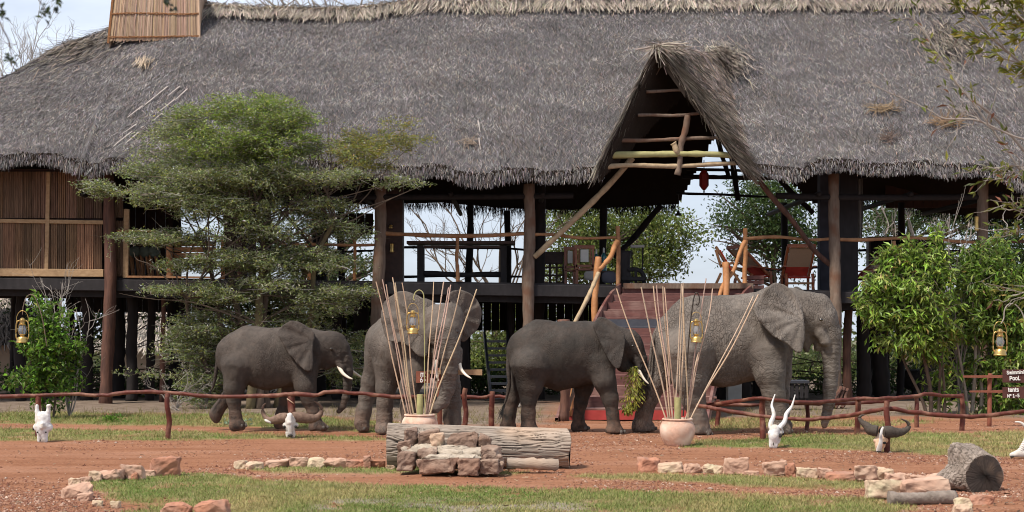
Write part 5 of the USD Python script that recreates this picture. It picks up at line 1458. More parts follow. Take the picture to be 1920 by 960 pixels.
# 1: the small brown one walking on the left
D1 = 27.8
elephant('small brown elephant striding right with its hind foot lifted, leftmost of the four', 'elephant_brown', D1, [
    ([(452, 668, 0, 47), (500, 674, 0, 56), (545, 672, 0, 51)], 0.06, 0.80),
    ([(438, 658, 0, 25), (468, 640, 0, 27), (510, 642, 0, 22), (548, 640, 0, 24)], 0.10, 0.9),
    ([(545, 655, 0, 42), (580, 655, 0, 38), (606, 652, 0, 29)], 0.10, 0.85),
    ([(604, 648, 0, 25), (624, 650, 0, 27), (630, 662, 0, 25)], 0.07, 0.85),
    ([(618, 632, 0, 11), (632, 642, 0, 13), (642, 654, 0, 14)], 0.06, 1.0),
    ([(606, 672, 0, 16), (612, 682, 0, 11), (622, 682, 0, 7)], 0.05, 0.9),
    ([(636, 656, 0, 20), (645, 674, 0, 15.5), (651, 695, 0, 11), (652, 720, 0, 8), (648, 745, 0, 6), (642, 763, 0, 5), (635, 771, 0, 4)], 0.04, 0.95),
    ([(637, 680, -0.12, 7), (642, 690, -0.14, 6)], 0.03),
    # hind near, hind far (lifted behind)
    ([(450, 690, -0.20, 32), (444, 726, -0.26, 18), (443, 750, -0.26, 11.5), (446, 776, -0.26, 10), (449, 793, -0.26, 13.5)], 0.08),
    ([(448, 796, -0.27, 13), (455, 797, -0.27, 11)], 0.04),
    ([(446, 700, 0.24, 28), (432, 735, 0.25, 15), (420, 750, 0.25, 11.5), (406, 766, 0.25, 10.5), (400, 780, 0.25, 11)], 0.08),
    ([(399, 776, 0.25, 11), (401, 787, 0.25, 8)], 0.03),
    # front near, front far
    ([(572, 690, -0.17, 28), (577, 722, -0.30, 19), (584, 748, -0.30, 13.5), (592, 774, -0.30, 10.5), (597, 793, -0.30, 13)], 0.08),
    ([(596, 799, -0.31, 13), (607, 800, -0.31, 11)], 0.04),
    ([(548, 700, 0.25, 24), (541, 725, 0.27, 15), (532, 752, 0.27, 11.5), (525, 776, 0.27, 10.5), (523, 792, 0.27, 13)], 0.08),
    ([(522, 796, 0.27, 13), (530, 797, 0.27, 10)], 0.04),
], [
    ([(595, 628), (592, 648), (593, 668), (593, 686), (588, 695), (578, 691), (566, 681), (558, 671), (548, 660), (541, 648), (533, 636), (528, 622), (538, 610), (554, 602), (572, 608), (586, 617)],
     flat_ear(594, 640, -0.36, 0.0022, -0.0030, 0.020, 1.0), 0.020, 0.035),
], [([(637, 686, -0.14, 0), (645, 699, -0.20, 0), (656, 707, -0.24, 0), (664, 710, -0.25, 0)], 0.042), ([(650, 690, 0.14, 0), (660, 698, 0.24, 0), (670, 705, 0.28, 0), (678, 710, 0.30, 0)], 0.036)],
    [((624.5, 654, -0.262, 0), 0.030)], [(412, 660, 0, 0), (408, 680, 0, 0), (404, 703, 0, 0), (400, 722, 0.02, 0), (395, 733, 0.03, 0)],
    foot_nails(607, 803, -0.31, 12, D1) + foot_nails(455, 800, -0.27, 12, D1),
    rings=[(632, 662, 660, 775, 1.0), (430, 460, 745, 790, 0.5), (575, 605, 745, 790, 0.5)])

# 2: the one turned half towards the camera, behind the pot of canes
D2 = 26.6
elephant('grey elephant facing half forward with both ears spread, behind a pot of canes', 'elephant_grey', D2, [
    ([(727, 650, 0.75, 52), (752, 652, 0.35, 58), (785, 650, -0.10, 56)], 0.08, 1.0),
    ([(712, 632, 0.85, 30), (730, 615, 0.7, 26), (765, 600, 0.2, 30), (795, 590, -0.2, 30)], 0.10, 1.0),
    ([(795, 630, -0.25, 46), (820, 622, -0.6, 38)], 0.10, 0.9),
    ([(826, 598, -0.75, 27), (846, 596, -0.85, 25), (842, 622, -0.95, 28)], 0.07, 1.0),
    ([(833, 626, -0.95, 27), (846, 650, -1.05, 20)], 0.06, 0.9),
    ([(826, 655, -0.75, 18), (830, 668, -0.85, 14)], 0.05),
    ([(846, 640, -1.08, 21), (848, 668, -1.14, 16.5), (848, 696, -1.14, 14), (844, 724, -1.10, 12.5), (836, 748, -1.10, 11), (822, 759, -1.14, 9), (812, 760, -1.18, 6.5)], 0.05),
    ([(829, 656, -1.02, 8), (826, 670, -1.08, 7)], 0.03), ([(863, 656, -1.02, 8), (864, 676, -1.08, 7)], 0.03),
    # hind legs
    ([(708, 680, 0.70, 36), (690, 715, 0.72, 18), (681, 745, 0.74, 14), (674, 775, 0.72, 13.5), (671, 794, 0.70, 15)], 0.09),
    ([(671, 800, 0.68, 14), (674, 806, 0.66, 12.5)], 0.04),
    ([(730, 690, 0.25, 34), (722, 728, 0.22, 18), (720, 758, 0.20, 13.5), (719, 785, 0.20, 13.5), (718, 800, 0.18, 15.5)], 0.09),
    ([(717, 807, 0.14, 15.5), (721, 808, 0.08, 14)], 0.04),
    # front legs
    ([(785, 690, -0.42, 30), (774, 720, -0.62, 18), (772, 760, -0.66, 15), (773, 795, -0.68, 14), (774, 812, -0.72, 17)], 0.09),
    ([(836, 690, -0.35, 28), (846, 725, -0.42, 18), (850, 755, -0.46, 15.5), (850, 780, -0.50, 14.5), (851, 806, -0.54, 17)], 0.09),
], [
    ([(806, 570), (804, 590), (806, 615), (808, 640), (806, 664), (796, 667), (784, 660), (772, 648), (758, 642), (742, 640), (730, 634), (723, 612), (719, 590), (722, 570), (736, 556), (754, 548), (774, 551), (792, 559)],
     flat_ear(806, 610, -0.80, -0.0035, -0.0030, 0.022, 0.3), 0.020, 0.035),
    ([(848, 566), (841, 560), (846, 552), (862, 546), (880, 551), (894, 563), (903, 584), (901, 606), (893, 620), (882, 630), (872, 640), (864, 634), (862, 610), (860, 585)],
     flat_ear(858, 595, -0.68, 0.0050, 0.0006, 0.022, 2.0), 0.020, 0.035),
], [([(826, 668, -1.08, 0), (824, 684, -1.16, 0), (825, 698, -1.24, 0), (829, 710, -1.30, 0)], 0.040), ([(864, 674, -1.08, 0), (868, 688, -1.16, 0), (877, 699, -1.24, 0), (888, 706, -1.30, 0)], 0.040)],
    [((817.5, 624, -1.10, 0), 0.030), ((861, 622, -1.13, 0), 0.030)], None,
    foot_nails(672, 811, 0.66, 13, D2) + foot_nails(720, 812, 0.08, 15, D2),
    rings=[(808, 872, 630, 770, 1.0), (664, 700, 730, 800, 0.5), (704, 736, 740, 800, 0.5)])

# 3: the dark one with a leafy spray in its mouth
D3 = 27.15
elephant('dark smooth-backed elephant with leafy spray in its mouth, in front of the red steps', 'elephant_dark', D3, [
    ([(1005, 664, 0, 53), (1050, 668, 0, 62), (1092, 664, 0, 57)], 0.06, 0.80),
    ([(982, 652, 0, 28), (1012, 632, 0, 30), (1060, 638, 0, 29), (1100, 632, 0, 27)], 0.10, 0.9),
    ([(1098, 648, 0, 43), (1130, 642, 0, 36), (1150, 642, 0, 28)], 0.10, 0.85),
    ([(1152, 638, 0, 24), (1175, 644, 0, 25), (1184, 654, 0, 22)], 0.07, 0.85),
    ([(1160, 628, 0, 14), (1178, 633, 0, 13), (1190, 640, 0, 13)], 0.06),
    ([(1160, 668, 0, 19), (1168, 684, 0, 12), (1180, 690, 0, 9)], 0.05, 0.9),
    ([(1190, 652, 0, 18), (1199, 674, 0, 15), (1204, 700, 0, 12), (1207, 724, 0, 10), (1204, 744, 0, 9), (1196, 758, 0, 8), (1186, 764, 0, 7), (1179, 766, 0, 5.5)], 0.035),
    ([(1192, 676, -0.13, 7), (1197, 690, -0.16, 6)], 0.03),
    ([(996, 690, -0.26, 40), (993, 722, -0.28, 23), (991, 746, -0.28, 15), (990, 774, -0.28, 12), (991, 797, -0.28, 14)], 0.08),
    ([(991, 804, -0.29, 15), (998, 806, -0.29, 12)], 0.04),
    ([(985, 700, 0.26, 32), (968, 730, 0.27, 17), (962, 750, 0.27, 13), (955, 776, 0.27, 11.5), (952, 798, 0.27, 13)], 0.08),
    ([(951, 802, 0.27, 14), (956, 803, 0.27, 12)], 0.04),
    ([(1124, 684, -0.19, 30), (1132, 715, -0.32, 20), (1142, 746, -0.32, 14), (1147, 776, -0.32, 10.5), (1149, 796, -0.32, 13)], 0.08),
    ([(1146, 806, -0.33, 14), (1156, 807, -0.33, 11.5)], 0.04),
    ([(1100, 700, 0.26, 26), (1096, 728, 0.28, 17), (1090, 756, 0.28, 12), (1086, 782, 0.28, 9.5), (1086, 797, 0.28, 13)], 0.08),
    ([(1085, 804, 0.28, 13.5), (1093, 805, 0.28, 11)], 0.04),
], [
    ([(1167, 626), (1169, 642), (1166, 660), (1162, 676), (1157, 688), (1150, 689), (1142, 680), (1134, 665), (1126, 648), (1118, 632), (1111, 614), (1116, 600), (1128, 595), (1142, 602), (1156, 612)],
     flat_ear(1166, 640, -0.38, 0.0020, -0.0034, 0.012, 4.0), 0.020, 0.035),
], [([(1196, 694, -0.18, 0), (1201, 703, -0.22, 0), (1207, 712, -0.25, 0), (1214, 719, -0.27, 0)], 0.034)],
    [((1184, 648, -0.245, 0), 0.026)], [(955, 655, 0, 0), (953, 690, -0.02, 0), (955, 720, -0.02, 0), (950, 745, 0, 0), (946, 758, 0, 0)],
    foot_nails(1157, 811, -0.33, 12, D3) + foot_nails(1094, 808, 0.28, 12, D3),
    rings=[(1186, 1216, 660, 775, 1.0), (978, 1004, 745, 790, 0.4), (1134, 1160, 740, 790, 0.5), (1076, 1104, 740, 790, 0.5)])

# 4: the big pale one on the right
D4 = 27.0
elephant('large pale grey elephant with hanging trunk and no tusks, rightmost of the four', 'elephant_pale', D4, [
    ([(1300, 640, 0, 70), (1352, 640, 0, 84), (1405, 636, 0, 78)], 0.06, 0.72),
    ([(1272, 622, 0, 38), (1300, 600, 0, 42), (1360, 602, 0, 38), (1405, 592, 0, 38)], 0.12, 0.85),
    ([(1405, 615, 0, 58), (1445, 600, 0, 52), (1475, 592, 0, 44)], 0.12, 0.80),
    ([(1448, 566, 0, 30), (1484, 566, 0, 24), (1512, 566, 0, 18)], 0.08, 0.9),
    ([(1490, 592, 0, 40), (1518, 590, 0, 38), (1532, 602, 0, 34)], 0.08, 0.72),
    ([(1508, 570, 0, 20), (1538, 572, 0, 19), (1548, 586, 0, 19)], 0.06, 1.1),
    ([(1494, 612, 0, 30), (1504, 630, 0, 18), (1512, 642, 0, 10), (1513, 656, 0, 5.5)], 0.04, 0.8),
    ([(1540, 600, 0, 31), (1553, 628, 0, 24), (1558, 655, 0, 18.5), (1559, 690, 0, 15), (1557, 722, 0, 12.5), (1554, 755, 0, 10.5), (1549, 782, 0, 8.5), (1546, 797, 0, 6.5)], 0.045, 0.95),
    ([(1536, 625, -0.16, 12), (1543, 640, -0.18, 10)], 0.04),
    ([(1536, 640, 0, 12), (1533, 652, 0, 7)], 0.04),
    # hind near (stepping forward), hind far
    ([(1286, 660, -0.32, 52), (1290, 710, -0.34, 32), (1296, 748, -0.35, 20), (1304, 780, -0.35, 15.5), (1309, 798, -0.35, 17)], 0.10),
    ([(1308, 806, -0.36, 18), (1316, 810, -0.37, 13.5)], 0.04),
    ([(1262, 670, 0.30, 44), (1234, 712, 0.32, 24), (1220, 746, 0.32, 17), (1211, 778, 0.32, 14.5), (1208, 796, 0.32, 18)], 0.10),
    ([(1206, 802, 0.32, 19), (1218, 805, 0.32, 14)], 0.04),
    # front near, front far
    ([(1432, 668, -0.26, 40), (1436, 700, -0.42, 27), (1443, 735, -0.42, 20), (1449, 768, -0.42, 16), (1452, 792, -0.42, 18)], 0.10),
    ([(1450, 802, -0.43, 19), (1462, 804, -0.43, 14)], 0.04),
    ([(1462, 660, 0.36, 32), (1468, 700, 0.38, 22), (1470, 740, 0.38, 16), (1472, 772, 0.38, 14), (1473, 794, 0.38, 16)], 0.10),
    ([(1474, 800, 0.38, 15), (1482, 800, 0.38, 12)], 0.04),
], [
    ([(1492, 572), (1496, 600), (1494, 630), (1490, 650), (1484, 660), (1474, 656), (1462, 645), (1448, 637), (1434, 627), (1420, 612), (1409, 598), (1404, 580), (1414, 562), (1426, 545), (1446, 533), (1466, 537), (1482, 552)],
     flat_ear(1494, 600, -0.54, 0.0020, -0.0036, 0.024, 1.7), 0.020, 0.035),
    ([(1490, 560), (1494, 542), (1500, 537), (1510, 540), (1520, 550), (1524, 562)], lambda x, y: 0.42 + 0 * x, 0.022, 0.04),
], [], [((1532.5, 600, -0.335, 0), 0.034)],
    [(1240, 607, 0.02, 0), (1228, 628, 0.02, 0), (1222, 655, 0.03, 0), (1219, 685, 0.03, 0), (1216, 712, 0.03, 0)],
    foot_nails(1316, 815, -0.37, 14, D4) + foot_nails(1463, 809, -0.43, 14, D4) + foot_nails(1219, 809, 0.32, 15, D4),
    rings=[(1530, 1580, 640, 800, 1.0), (1420, 1475, 640, 780, 0.55), (1262, 1320, 620, 790, 0.45)])
# ------------------------------------------------------------------ plants
def leaves(p, d, L, W, tint, mb, g, fold=0.25, up=None):
    """folded leaves: a diamond of two triangles each; p base, d direction"""
    n = len(p)
    d = d / np.maximum(np.linalg.norm(d, axis=1, keepdims=True), 1e-9)
    up = g.normal(size=(n, 3)) * 0.8 + np.array([0, 0, 1.0]) if up is None else up
    s = np.cross(d, up); s /= np.maximum(np.linalg.norm(s, axis=1, keepdims=True), 1e-9)
    nn = np.cross(s, d)
    L = np.broadcast_to(np.asarray(L, float), (n,))[:, None]; W = np.broadcast_to(np.asarray(W, float), (n,))[:, None]
    mid = p + d * L * 0.5 + nn * L * 0.05
    v = np.stack([p, mid - s * W / 2 + nn * W * fold, p + d * L - nn * L * 0.08, mid + s * W / 2 + nn * W * fold], 1).reshape(-1, 3)
    i = np.arange(n)[:, None] * 4
    return mb.add(v, np.vstack([i + [0, 1, 2], i + [0, 2, 3]]), np.repeat(tint, 4, 0))

def blob_points(blobs, n, g, D):
    """random points in flattened blobs: (px, py, rx, ry, depth offset m, depth radius m, weight)"""
    w = np.array([b[6] * b[2] * b[3] for b in blobs], float); w /= w.sum()
    k = g.choice(len(blobs), n, p=w)
    B = np.array(blobs, float)[k]
    u = g.normal(size=(n, 3)); u /= np.linalg.norm(u, axis=1, keepdims=True); u *= g.uniform(0, 1, (n, 1)) ** 0.42
    dd = D + B[:, 4] + u[:, 1] * B[:, 5]
    return np.stack([(B[:, 0] + u[:, 0] * B[:, 2] - 960) * D / FOC, dd, EYE + (HORIZON - (B[:, 1] - u[:, 2] * B[:, 3])) * D / FOC], -1), k, u

def branchy(mb, start, ends, r0, g, mid=None, n=10, r1=0.008):
    """limbs from a start point to many ends"""
    for e in ends:
        c = wobble(start, e, n, 0.06 * np.linalg.norm(np.asarray(e) - start) ** 0.8, int(g.integers(1e9)))
        c[:, 2] += np.sin(np.linspace(0, np.pi, n)) * 0.05
        mb.tube(c, np.linspace(r0, r1, n), 6)

def mix_tint(n, g, cols, probs, spread=0.25):
    c = np.array(cols)[g.choice(len(cols), n, p=probs)]
    return np.clip(c * np.exp(g.normal(0, spread, (n, 1))) * (1 + g.normal(0, 0.06, (n, 3))), 0.004, 0.7)

# ---- the flat-topped thorn tree before the lodge
g = np.random.default_rng(301)
DA = 36.2
t = thing('thorn_tree', 'spreading grey-green thorn tree with layered boughs in front of the lodge', 'tree', P(500, 766, DA) * [1, 1, 0])
sprays = [  # px, py, rx, ry, depth offset, depth radius, density
    (430, 215, 105, 38, 0.2, 1.6, 1.0), (500, 225, 80, 45, -0.3, 1.4, 1.3), (350, 235, 75, 40, 0.4, 1.3, 1.0), (320, 275, 85, 30, 0.0, 1.2, 1.0), (560, 250, 65, 45, 0.1, 1.2, 1.2),
    (430, 275, 120, 45, 0, 1.7, 1.1), (520, 285, 100, 45, -0.2, 1.5, 1.15), (640, 250, 75, 28, 0.5, 1.1, 0.55), (710, 268, 75, 26, 0.2, 1.0, 0.55), (770, 258, 50, 8, 0.3, 0.6, 0.35), (745, 225, 45, 14, 0.4, 0.6, 0.22), (640, 218, 38, 12, 0.4, 0.6, 0.22), (650, 300, 95, 26, 0.0, 1.2, 0.75),
    (290, 318, 75, 22, 0.2, 1.0, 0.85), (250, 362, 85, 16, -0.5, 0.9, 1.3), (330, 375, 85, 20, -0.4, 1.1, 1.2), (210, 352, 45, 10, -0.7, 0.6, 1.1), (420, 340, 110, 30, -0.3, 1.5, 1.4), (520, 340, 90, 30, -0.2, 1.4, 1.2), (640, 340, 120, 15, -0.4, 1.2, 1.3), (740, 346, 55, 9, -0.5, 0.7, 0.9), (790, 350, 20, 4, -0.5, 0.4, 0.6),
    (430, 395, 120, 26, 0, 1.5, 1.1), (560, 385, 110, 22, 0.2, 1.5, 0.9), (290, 448, 90, 13, -0.5, 1.0, 1.25), (380, 445, 90, 18, -0.3, 1.2, 1.2), (240, 470, 30, 8, -0.6, 0.6, 0.7), (500, 430, 110, 26, 0, 1.4, 0.9), (600, 425, 90, 20, 0.2, 1.2, 0.45), (660, 440, 50, 10, 0.2, 0.8, 0.4),
    (350, 500, 60, 13, -0.3, 1.0, 0.9), (440, 490, 90, 25, 0, 1.3, 1.0), (560, 490, 100, 30, 0, 1.4, 1.1), (640, 500, 60, 22, 0.1, 1.0, 0.9), (650, 545, 70, 13, -0.3, 1.0, 1.2), (330, 545, 70, 9, -0.6, 0.8, 0.9), (400, 550, 90, 25, 0, 1.2, 1.0), (520, 545, 110, 32, 0, 1.4, 1.1), (600, 570, 80, 25, 0.2, 1.1, 0.9),
    (390, 610, 80, 35, 0.2, 1.1, 0.95), (480, 610, 90, 35, 0.4, 1.2, 0.95), (570, 620, 70, 30, 0.5, 1.0, 0.7), (350, 660, 70, 30, 0.3, 1.0, 0.8), (330, 640, 40, 25, 0.2, 0.7, 0.6), (270, 700, 50, 7, -0.4, 0.7, 1.0), (380, 710, 60, 30, 0.4, 0.9, 0.8), (640, 690, 40, 40, 0.8, 0.7, 0.9), (380, 750, 50, 18, 0.3, 0.8, 0.6), (660, 640, 30, 30, 0.6, 0.6, 0.6)]
c = 27000
ctr, kb, u = blob_points(sprays, c, g, DA)
hole = 0.5 * meshkit.fbm(ctr * [1.3, 1.0, 1.9], 3, 12) + 0.5 * meshkit.fbm(ctr * [2.6, 2.0, 4.2] + 5, 3, 13)
thr = np.where(kb < 13, 0.495, np.where(kb > 30, 0.485, 0.47))
ctr, kb, u = ctr[hole > thr], kb[hole > thr], u[hole > thr]
c = len(ctr)
core = np.array([P(490, 420, DA)[0], DA])
out = np.c_[ctr[:, :2] - core, np.zeros(c)]; out /= np.maximum(np.linalg.norm(out, axis=1, keepdims=True), 0.3)
tw = out * 0.8 + g.normal(size=(c, 3)) * [0.7, 0.7, 0.22]
tw /= np.linalg.norm(tw, axis=1, keepdims=True)
per = 9
q = np.repeat(ctr, per, 0); dq = np.repeat(tw, per, 0); n = len(q)
s_ = g.uniform(-0.22, 0.22, (n, 1))
q = q + dq * s_ + g.normal(0, 0.022, (n, 3))
py_ = HORIZON - (q[:, 2] - EYE) * FOC / DA
px_ = q[:, 0] * FOC / DA + 960
lit = np.clip((330 - py_) / 160, 0, 1)
cols = mix_tint(n, g, [(0.215, 0.250, 0.100), (0.300, 0.325, 0.180), (0.155, 0.205, 0.060), (0.340, 0.355, 0.080), (0.48, 0.48, 0.42)], [0.36, 0.27, 0.20, 0.10, 0.07], 0.28)
bright = (np.repeat(np.isin(kb, (1, 4, 5, 6, 0)), per) & (g.random(n) < 0.5))
cols[bright] = mix_tint(int(bright.sum()), g, [(0.225, 0.320, 0.048), (0.320, 0.390, 0.075), (0.145, 0.220, 0.044)], [0.5, 0.25, 0.25], 0.25)
yel = np.repeat(np.isin(kb, (7, 8, 9, 10, 11, 12)), per) & (g.random(n) < 0.7)
cols[yel] = mix_tint(int(yel.sum()), g, [(0.26, 0.25, 0.045), (0.17, 0.19, 0.045), (0.30, 0.22, 0.05)], [0.5, 0.35, 0.15], 0.25)
mb = MB()
leaves(q, dq * 0.5 + g.normal(size=(n, 3)) * [0.8, 0.8, 0.5], g.uniform(0.05, 0.11, n), g.uniform(0.016, 0.034, n), cols, mb, g)
mb.build('crown', 'leaf', t, kind='stuff')
# twigs through the sprays
mb = MB(); mm = 5200
sel = g.choice(c, mm)
strands(ctr[sel] - tw[sel] * 0.3, tw[sel] + g.normal(0, 0.12, (mm, 3)), g.uniform(0.35, 0.8, mm), 0.013, np.cross(tw[sel], g.normal(size=(mm, 3))), tint=mix_tint(mm, g, [(0.14, 0.115, 0.085), (0.27, 0.25, 0.22)], [0.6, 0.4], 0.3), mb=mb)
mb.build('twigs', 'leaf', t, kind='stuff')
stems = [(470, 772, 500, 480, 0.13), (500, 770, 430, 440, 0.11), (520, 768, 590, 470, 0.11), (440, 770, 395, 500, 0.09), (545, 768, 625, 420, 0.09), (420, 772, 350, 560, 0.07), (488, 770, 480, 380, 0.10)]
tops = []
for k, (xb, yb, xt, yt, r) in enumerate(stems):
    a = P(xb, yb, DA + 0.2 * (k % 3)); a[2] = 0
    b = P(xt, yt, DA + 0.3 * math.sin(k))
    mb = MB(); cc = wobble(a, b, 24, 0.12, 900 + k)
    mb.tube(cc, np.linspace(r, r * 0.55, 24), 9, rough=0.06, seed=k); tops.append(cc)
    mb.build('trunk', 'trunk_yellow' if k in (0, 2, 4) else 'trunk', t, True)
mb = MB()
for k, b in enumerate(sprays):
    tgt = P(b[0] + g.uniform(-0.6, 0.6) * b[2], b[1] + 0.3 * b[3], DA + b[4])
    cc = tops[k % len(tops)]
    best = cc[np.argmin(np.abs(cc[:, 2] - (tgt[2] - 0.7)))] if tgt[2] > 1.2 else cc[4]
    branchy(mb, best, [tgt, tgt + [g.uniform(-1, 1), g.uniform(-0.5, 0.5), g.uniform(-0.1, 0.3)]], 0.026, g, r1=0.005)
mb.build('limbs', 'trunk', t, True)

# ---- generic leafy shrub
def shrub(name, label, cat, D, blobs, stems, n, L, W, cols, probs, seed, droop=0.3, mat_stem='trunk', per=6, hole=0.40, spread=0.38, hs=(2.0, 2.0, 2.0), group=None, twr=0.6, stem_r=0.03):
    g = np.random.default_rng(seed)
    t = thing(name, label, cat, P(stems[0][0], 700, D) * [1, 1, 0], group)
    ctr, kb, u = blob_points(blobs, n, g, D)
    h = meshkit.fbm(ctr * np.array(hs), 3, seed)
    m = h > hole
    ctr, u = ctr[m], u[m]
    c = len(ctr)
    tw = u * [1, 1, 0.6] + g.normal(size=(c, 3)) * twr + [0, 0, 0.35]
    tw /= np.linalg.norm(tw, axis=1, keepdims=True)
    q, dq = np.repeat(ctr, per, 0), np.repeat(tw, per, 0); nn = len(q)
    q = q + dq * np.tile(np.linspace(-1, 0.6, per), c)[:, None] * L * 1.3
    ld = dq * 0.55 + g.normal(size=(nn, 3)) * 0.62 + [0, 0, -droop]
    mb = MB(); leaves(q, ld, L * g.uniform(0.6, 1.15, nn), W * g.uniform(0.7, 1.15, nn), mix_tint(nn, g, cols, probs, spread), mb, g)
    mb.build('foliage', 'leaf', t, kind='stuff')
    mb = MB(); k = min(c, 1500); sel = g.choice(c, k, replace=False)
    strands(ctr[sel] - tw[sel] * L * 2, tw[sel], np.full(k, L * 3.2), 0.010, np.cross(tw[sel], g.normal(size=(k, 3))), tint=mix_tint(k, g, [(0.11, 0.10, 0.05), (0.20, 0.17, 0.13)], [0.6, 0.4]), mb=mb)
    mb.build('twigs', 'leaf', t, kind='stuff')
    for k, s in enumerate(stems):
        a = P(s[0], s[1], D); a[2] = min(a[2], 0.02) if len(s) < 6 else a[2]
        b = P(s[2], s[3], D + g.uniform(-0.3, 0.3))
        r = s[4] if len(s) > 4 else stem_r
        MB().tube(wobble(a, b, 16, 0.06, seed + k), np.linspace(r, r * 0.4, 16), 7, rough=0.05, seed=k).build('stem', mat_stem, t, True)
    return t
GREENS = ([(0.180, 0.285, 0.036), (0.265, 0.375, 0.068), (0.105, 0.180, 0.026), (0.350, 0.440, 0.125), (0.30, 0.24, 0.07)], [0.36, 0.28, 0.20, 0.12, 0.04])
shrub('leafy_shrub', 'bright green bush with long drooping leaves before the right end of the deck', 'shrub', 33.0,
      [(1712, 530, 50, 48, 0, 0.7, 1.0), (1758, 500, 24, 50, 0.1, 0.5, 1.2), (1668, 535, 40, 36, -0.1, 0.6, 1.0), (1635, 575, 32, 40, -0.2, 0.5, 1.0), (1640, 540, 28, 28, -0.2, 0.4, 0.8), (1720, 570, 75, 50, 0, 0.9, 1.1), (1690, 620, 65, 40, -0.2, 0.7, 1.1), (1760, 620, 45, 50, 0.1, 0.7, 0.8), (1735, 650, 40, 28, 0, 0.5, 0.5), (1761, 448, 11, 24, 0, 0.25, 1.6), (1709, 474, 13, 28, 0, 0.25, 1.6), (1668, 490, 16, 26, 0, 0.25, 1.5), (1735, 490, 14, 24, 0, 0.25, 1.2), (1775, 700, 35, 30, 0.3, 0.5, 0.4), (1770, 740, 30, 25, 0.2, 0.5, 0.35)],
      [(1745, 790, 1715, 500, 0.05), (1760, 790, 1755, 520, 0.04), (1740, 790, 1660, 560, 0.04), (1770, 790, 1770, 600, 0.04)], 2700, 0.20, 0.056, *GREENS, 311, droop=0.55, hole=0.475, hs=(2.6, 2.6, 3.2))
shrub('leafy_shrub', 'tall leafy bush behind the swimming pool sign at the right edge', 'shrub', 33.6,
      [(1850, 530, 60, 55, 0, 0.8, 1.0), (1830, 480, 28, 30, 0, 0.5, 0.8), (1870, 470, 30, 26, 0.1, 0.5, 0.8), (1900, 560, 50, 60, 0, 0.8, 1.0), (1845, 600, 60, 45, 0.1, 0.8, 1.0), (1905, 640, 45, 55, -0.1, 0.7, 1.1), (1880, 690, 50, 45, 0, 0.7, 1.0), (1830, 690, 35, 30, 0.3, 0.6, 0.35), (1900, 740, 45, 40, 0, 0.6, 0.8), (1860, 755, 30, 25, 0.1, 0.5, 0.4), (1950, 560, 50, 90, 0, 0.8, 1.0)],
      [(1822, 790, 1825, 560, 0.05), (1835, 792, 1845, 520, 0.05), (1815, 790, 1790, 560, 0.04), (1850, 790, 1895, 560, 0.05), (1805, 790, 1815, 640, 0.03)], 3600, 0.20, 0.052, [(0.125, 0.210, 0.028), (0.190, 0.280, 0.050), (0.075, 0.135, 0.022), (0.27, 0.34, 0.085), (0.27, 0.20, 0.06)], GREENS[1], 312, droop=0.5, mat_stem='trunk_pale', hole=0.465, hs=(2.6, 2.6, 3.0))
shrub('leafy_shrub', 'fresh green sapling bush beside the left lantern', 'shrub', 31.8,
      [(95, 590, 38, 28, 0, 0.5, 0.6), (100, 620, 45, 30, 0, 0.5, 0.9), (75, 655, 50, 18, -0.1, 0.5, 1.0), (125, 650, 45, 22, 0, 0.5, 1.0), (95, 690, 55, 25, 0, 0.5, 0.9), (60, 715, 45, 22, -0.1, 0.5, 1.1), (120, 720, 40, 22, 0, 0.5, 0.9), (80, 755, 45, 16, 0, 0.4, 0.5), (150, 655, 22, 10, 0, 0.3, 0.6), (70, 565, 10, 22, 0, 0.2, 0.4)],
      [(80, 782, 95, 560, 0.03), (100, 782, 120, 580, 0.025), (70, 782, 60, 640, 0.022)], 1250, 0.13, 0.060, [(0.085, 0.180, 0.016), (0.135, 0.250, 0.028), (0.045, 0.105, 0.012), (0.17, 0.27, 0.05), (0.24, 0.26, 0.06)], GREENS[1], 313, droop=0.2, hole=0.48, hs=(3, 3, 4))
# bare bush twigs beside it
def bare_twigs(label, D, base, tips, r, seed, m_='twig_grey', cat='shrub', name='bare_shrub', fork=3, group=None):
    g = np.random.default_rng(seed)
    a0 = P(*base, D); a0[2] = max(0.0, a0[2]) if len(base) > 2 else 0.0
    a0 = P(base[0], base[1], D); a0[2] = 0.0
    t = thing(name, label, cat, a0 * [1, 1, 0], group)
    mb = MB()
    for tx, ty in tips:
        b = P(tx, ty, D + g.uniform(-0.4, 0.4))
        c = wobble(a0, b, 16, 0.10, int(g.integers(1e9)))
        mb.tube(c, np.linspace(r, r * 0.25, 16), 6)
        for _ in range(fork):
            i = int(g.integers(5, 15)); L = np.linalg.norm(b - a0) * g.uniform(0.12, 0.35)
            d = (b - a0) / np.linalg.norm(b - a0) + g.normal(0, 0.55, 3)
            e = c[i] + d / np.linalg.norm(d) * L
            cc = wobble(c[i], e, 8, 0.04, int(g.integers(1e9)))
            mb.tube(cc, np.linspace(r * 0.4, r * 0.15, 8), 5)
            for _ in range(2):
                j = int(g.integers(2, 7)); d2 = d + g.normal(0, 0.7, 3)
                mb.tube(wobble(cc[j], cc[j] + d2 / np.linalg.norm(d2) * L * 0.5, 5, 0.02, int(g.integers(1e9))), np.linspace(r * 0.2, r * 0.1, 5), 4)
    mb.build('branches', m_, t, True)
    return t
bare_twigs('leafless grey bush behind the green sapling at the left', 32.4, (130, 780), [(60, 535), (75, 520), (95, 535), (118, 530), (140, 570), (160, 560), (128, 590), (112, 545)], 0.018, 41, fork=4)
bare_twigs('thin leafless shrub growing up past the deck rail at the right', 33.8, (1800, 790), [(1780, 400), (1795, 430), (1770, 470), (1812, 450), (1784, 520)], 0.02, 42, fork=4)
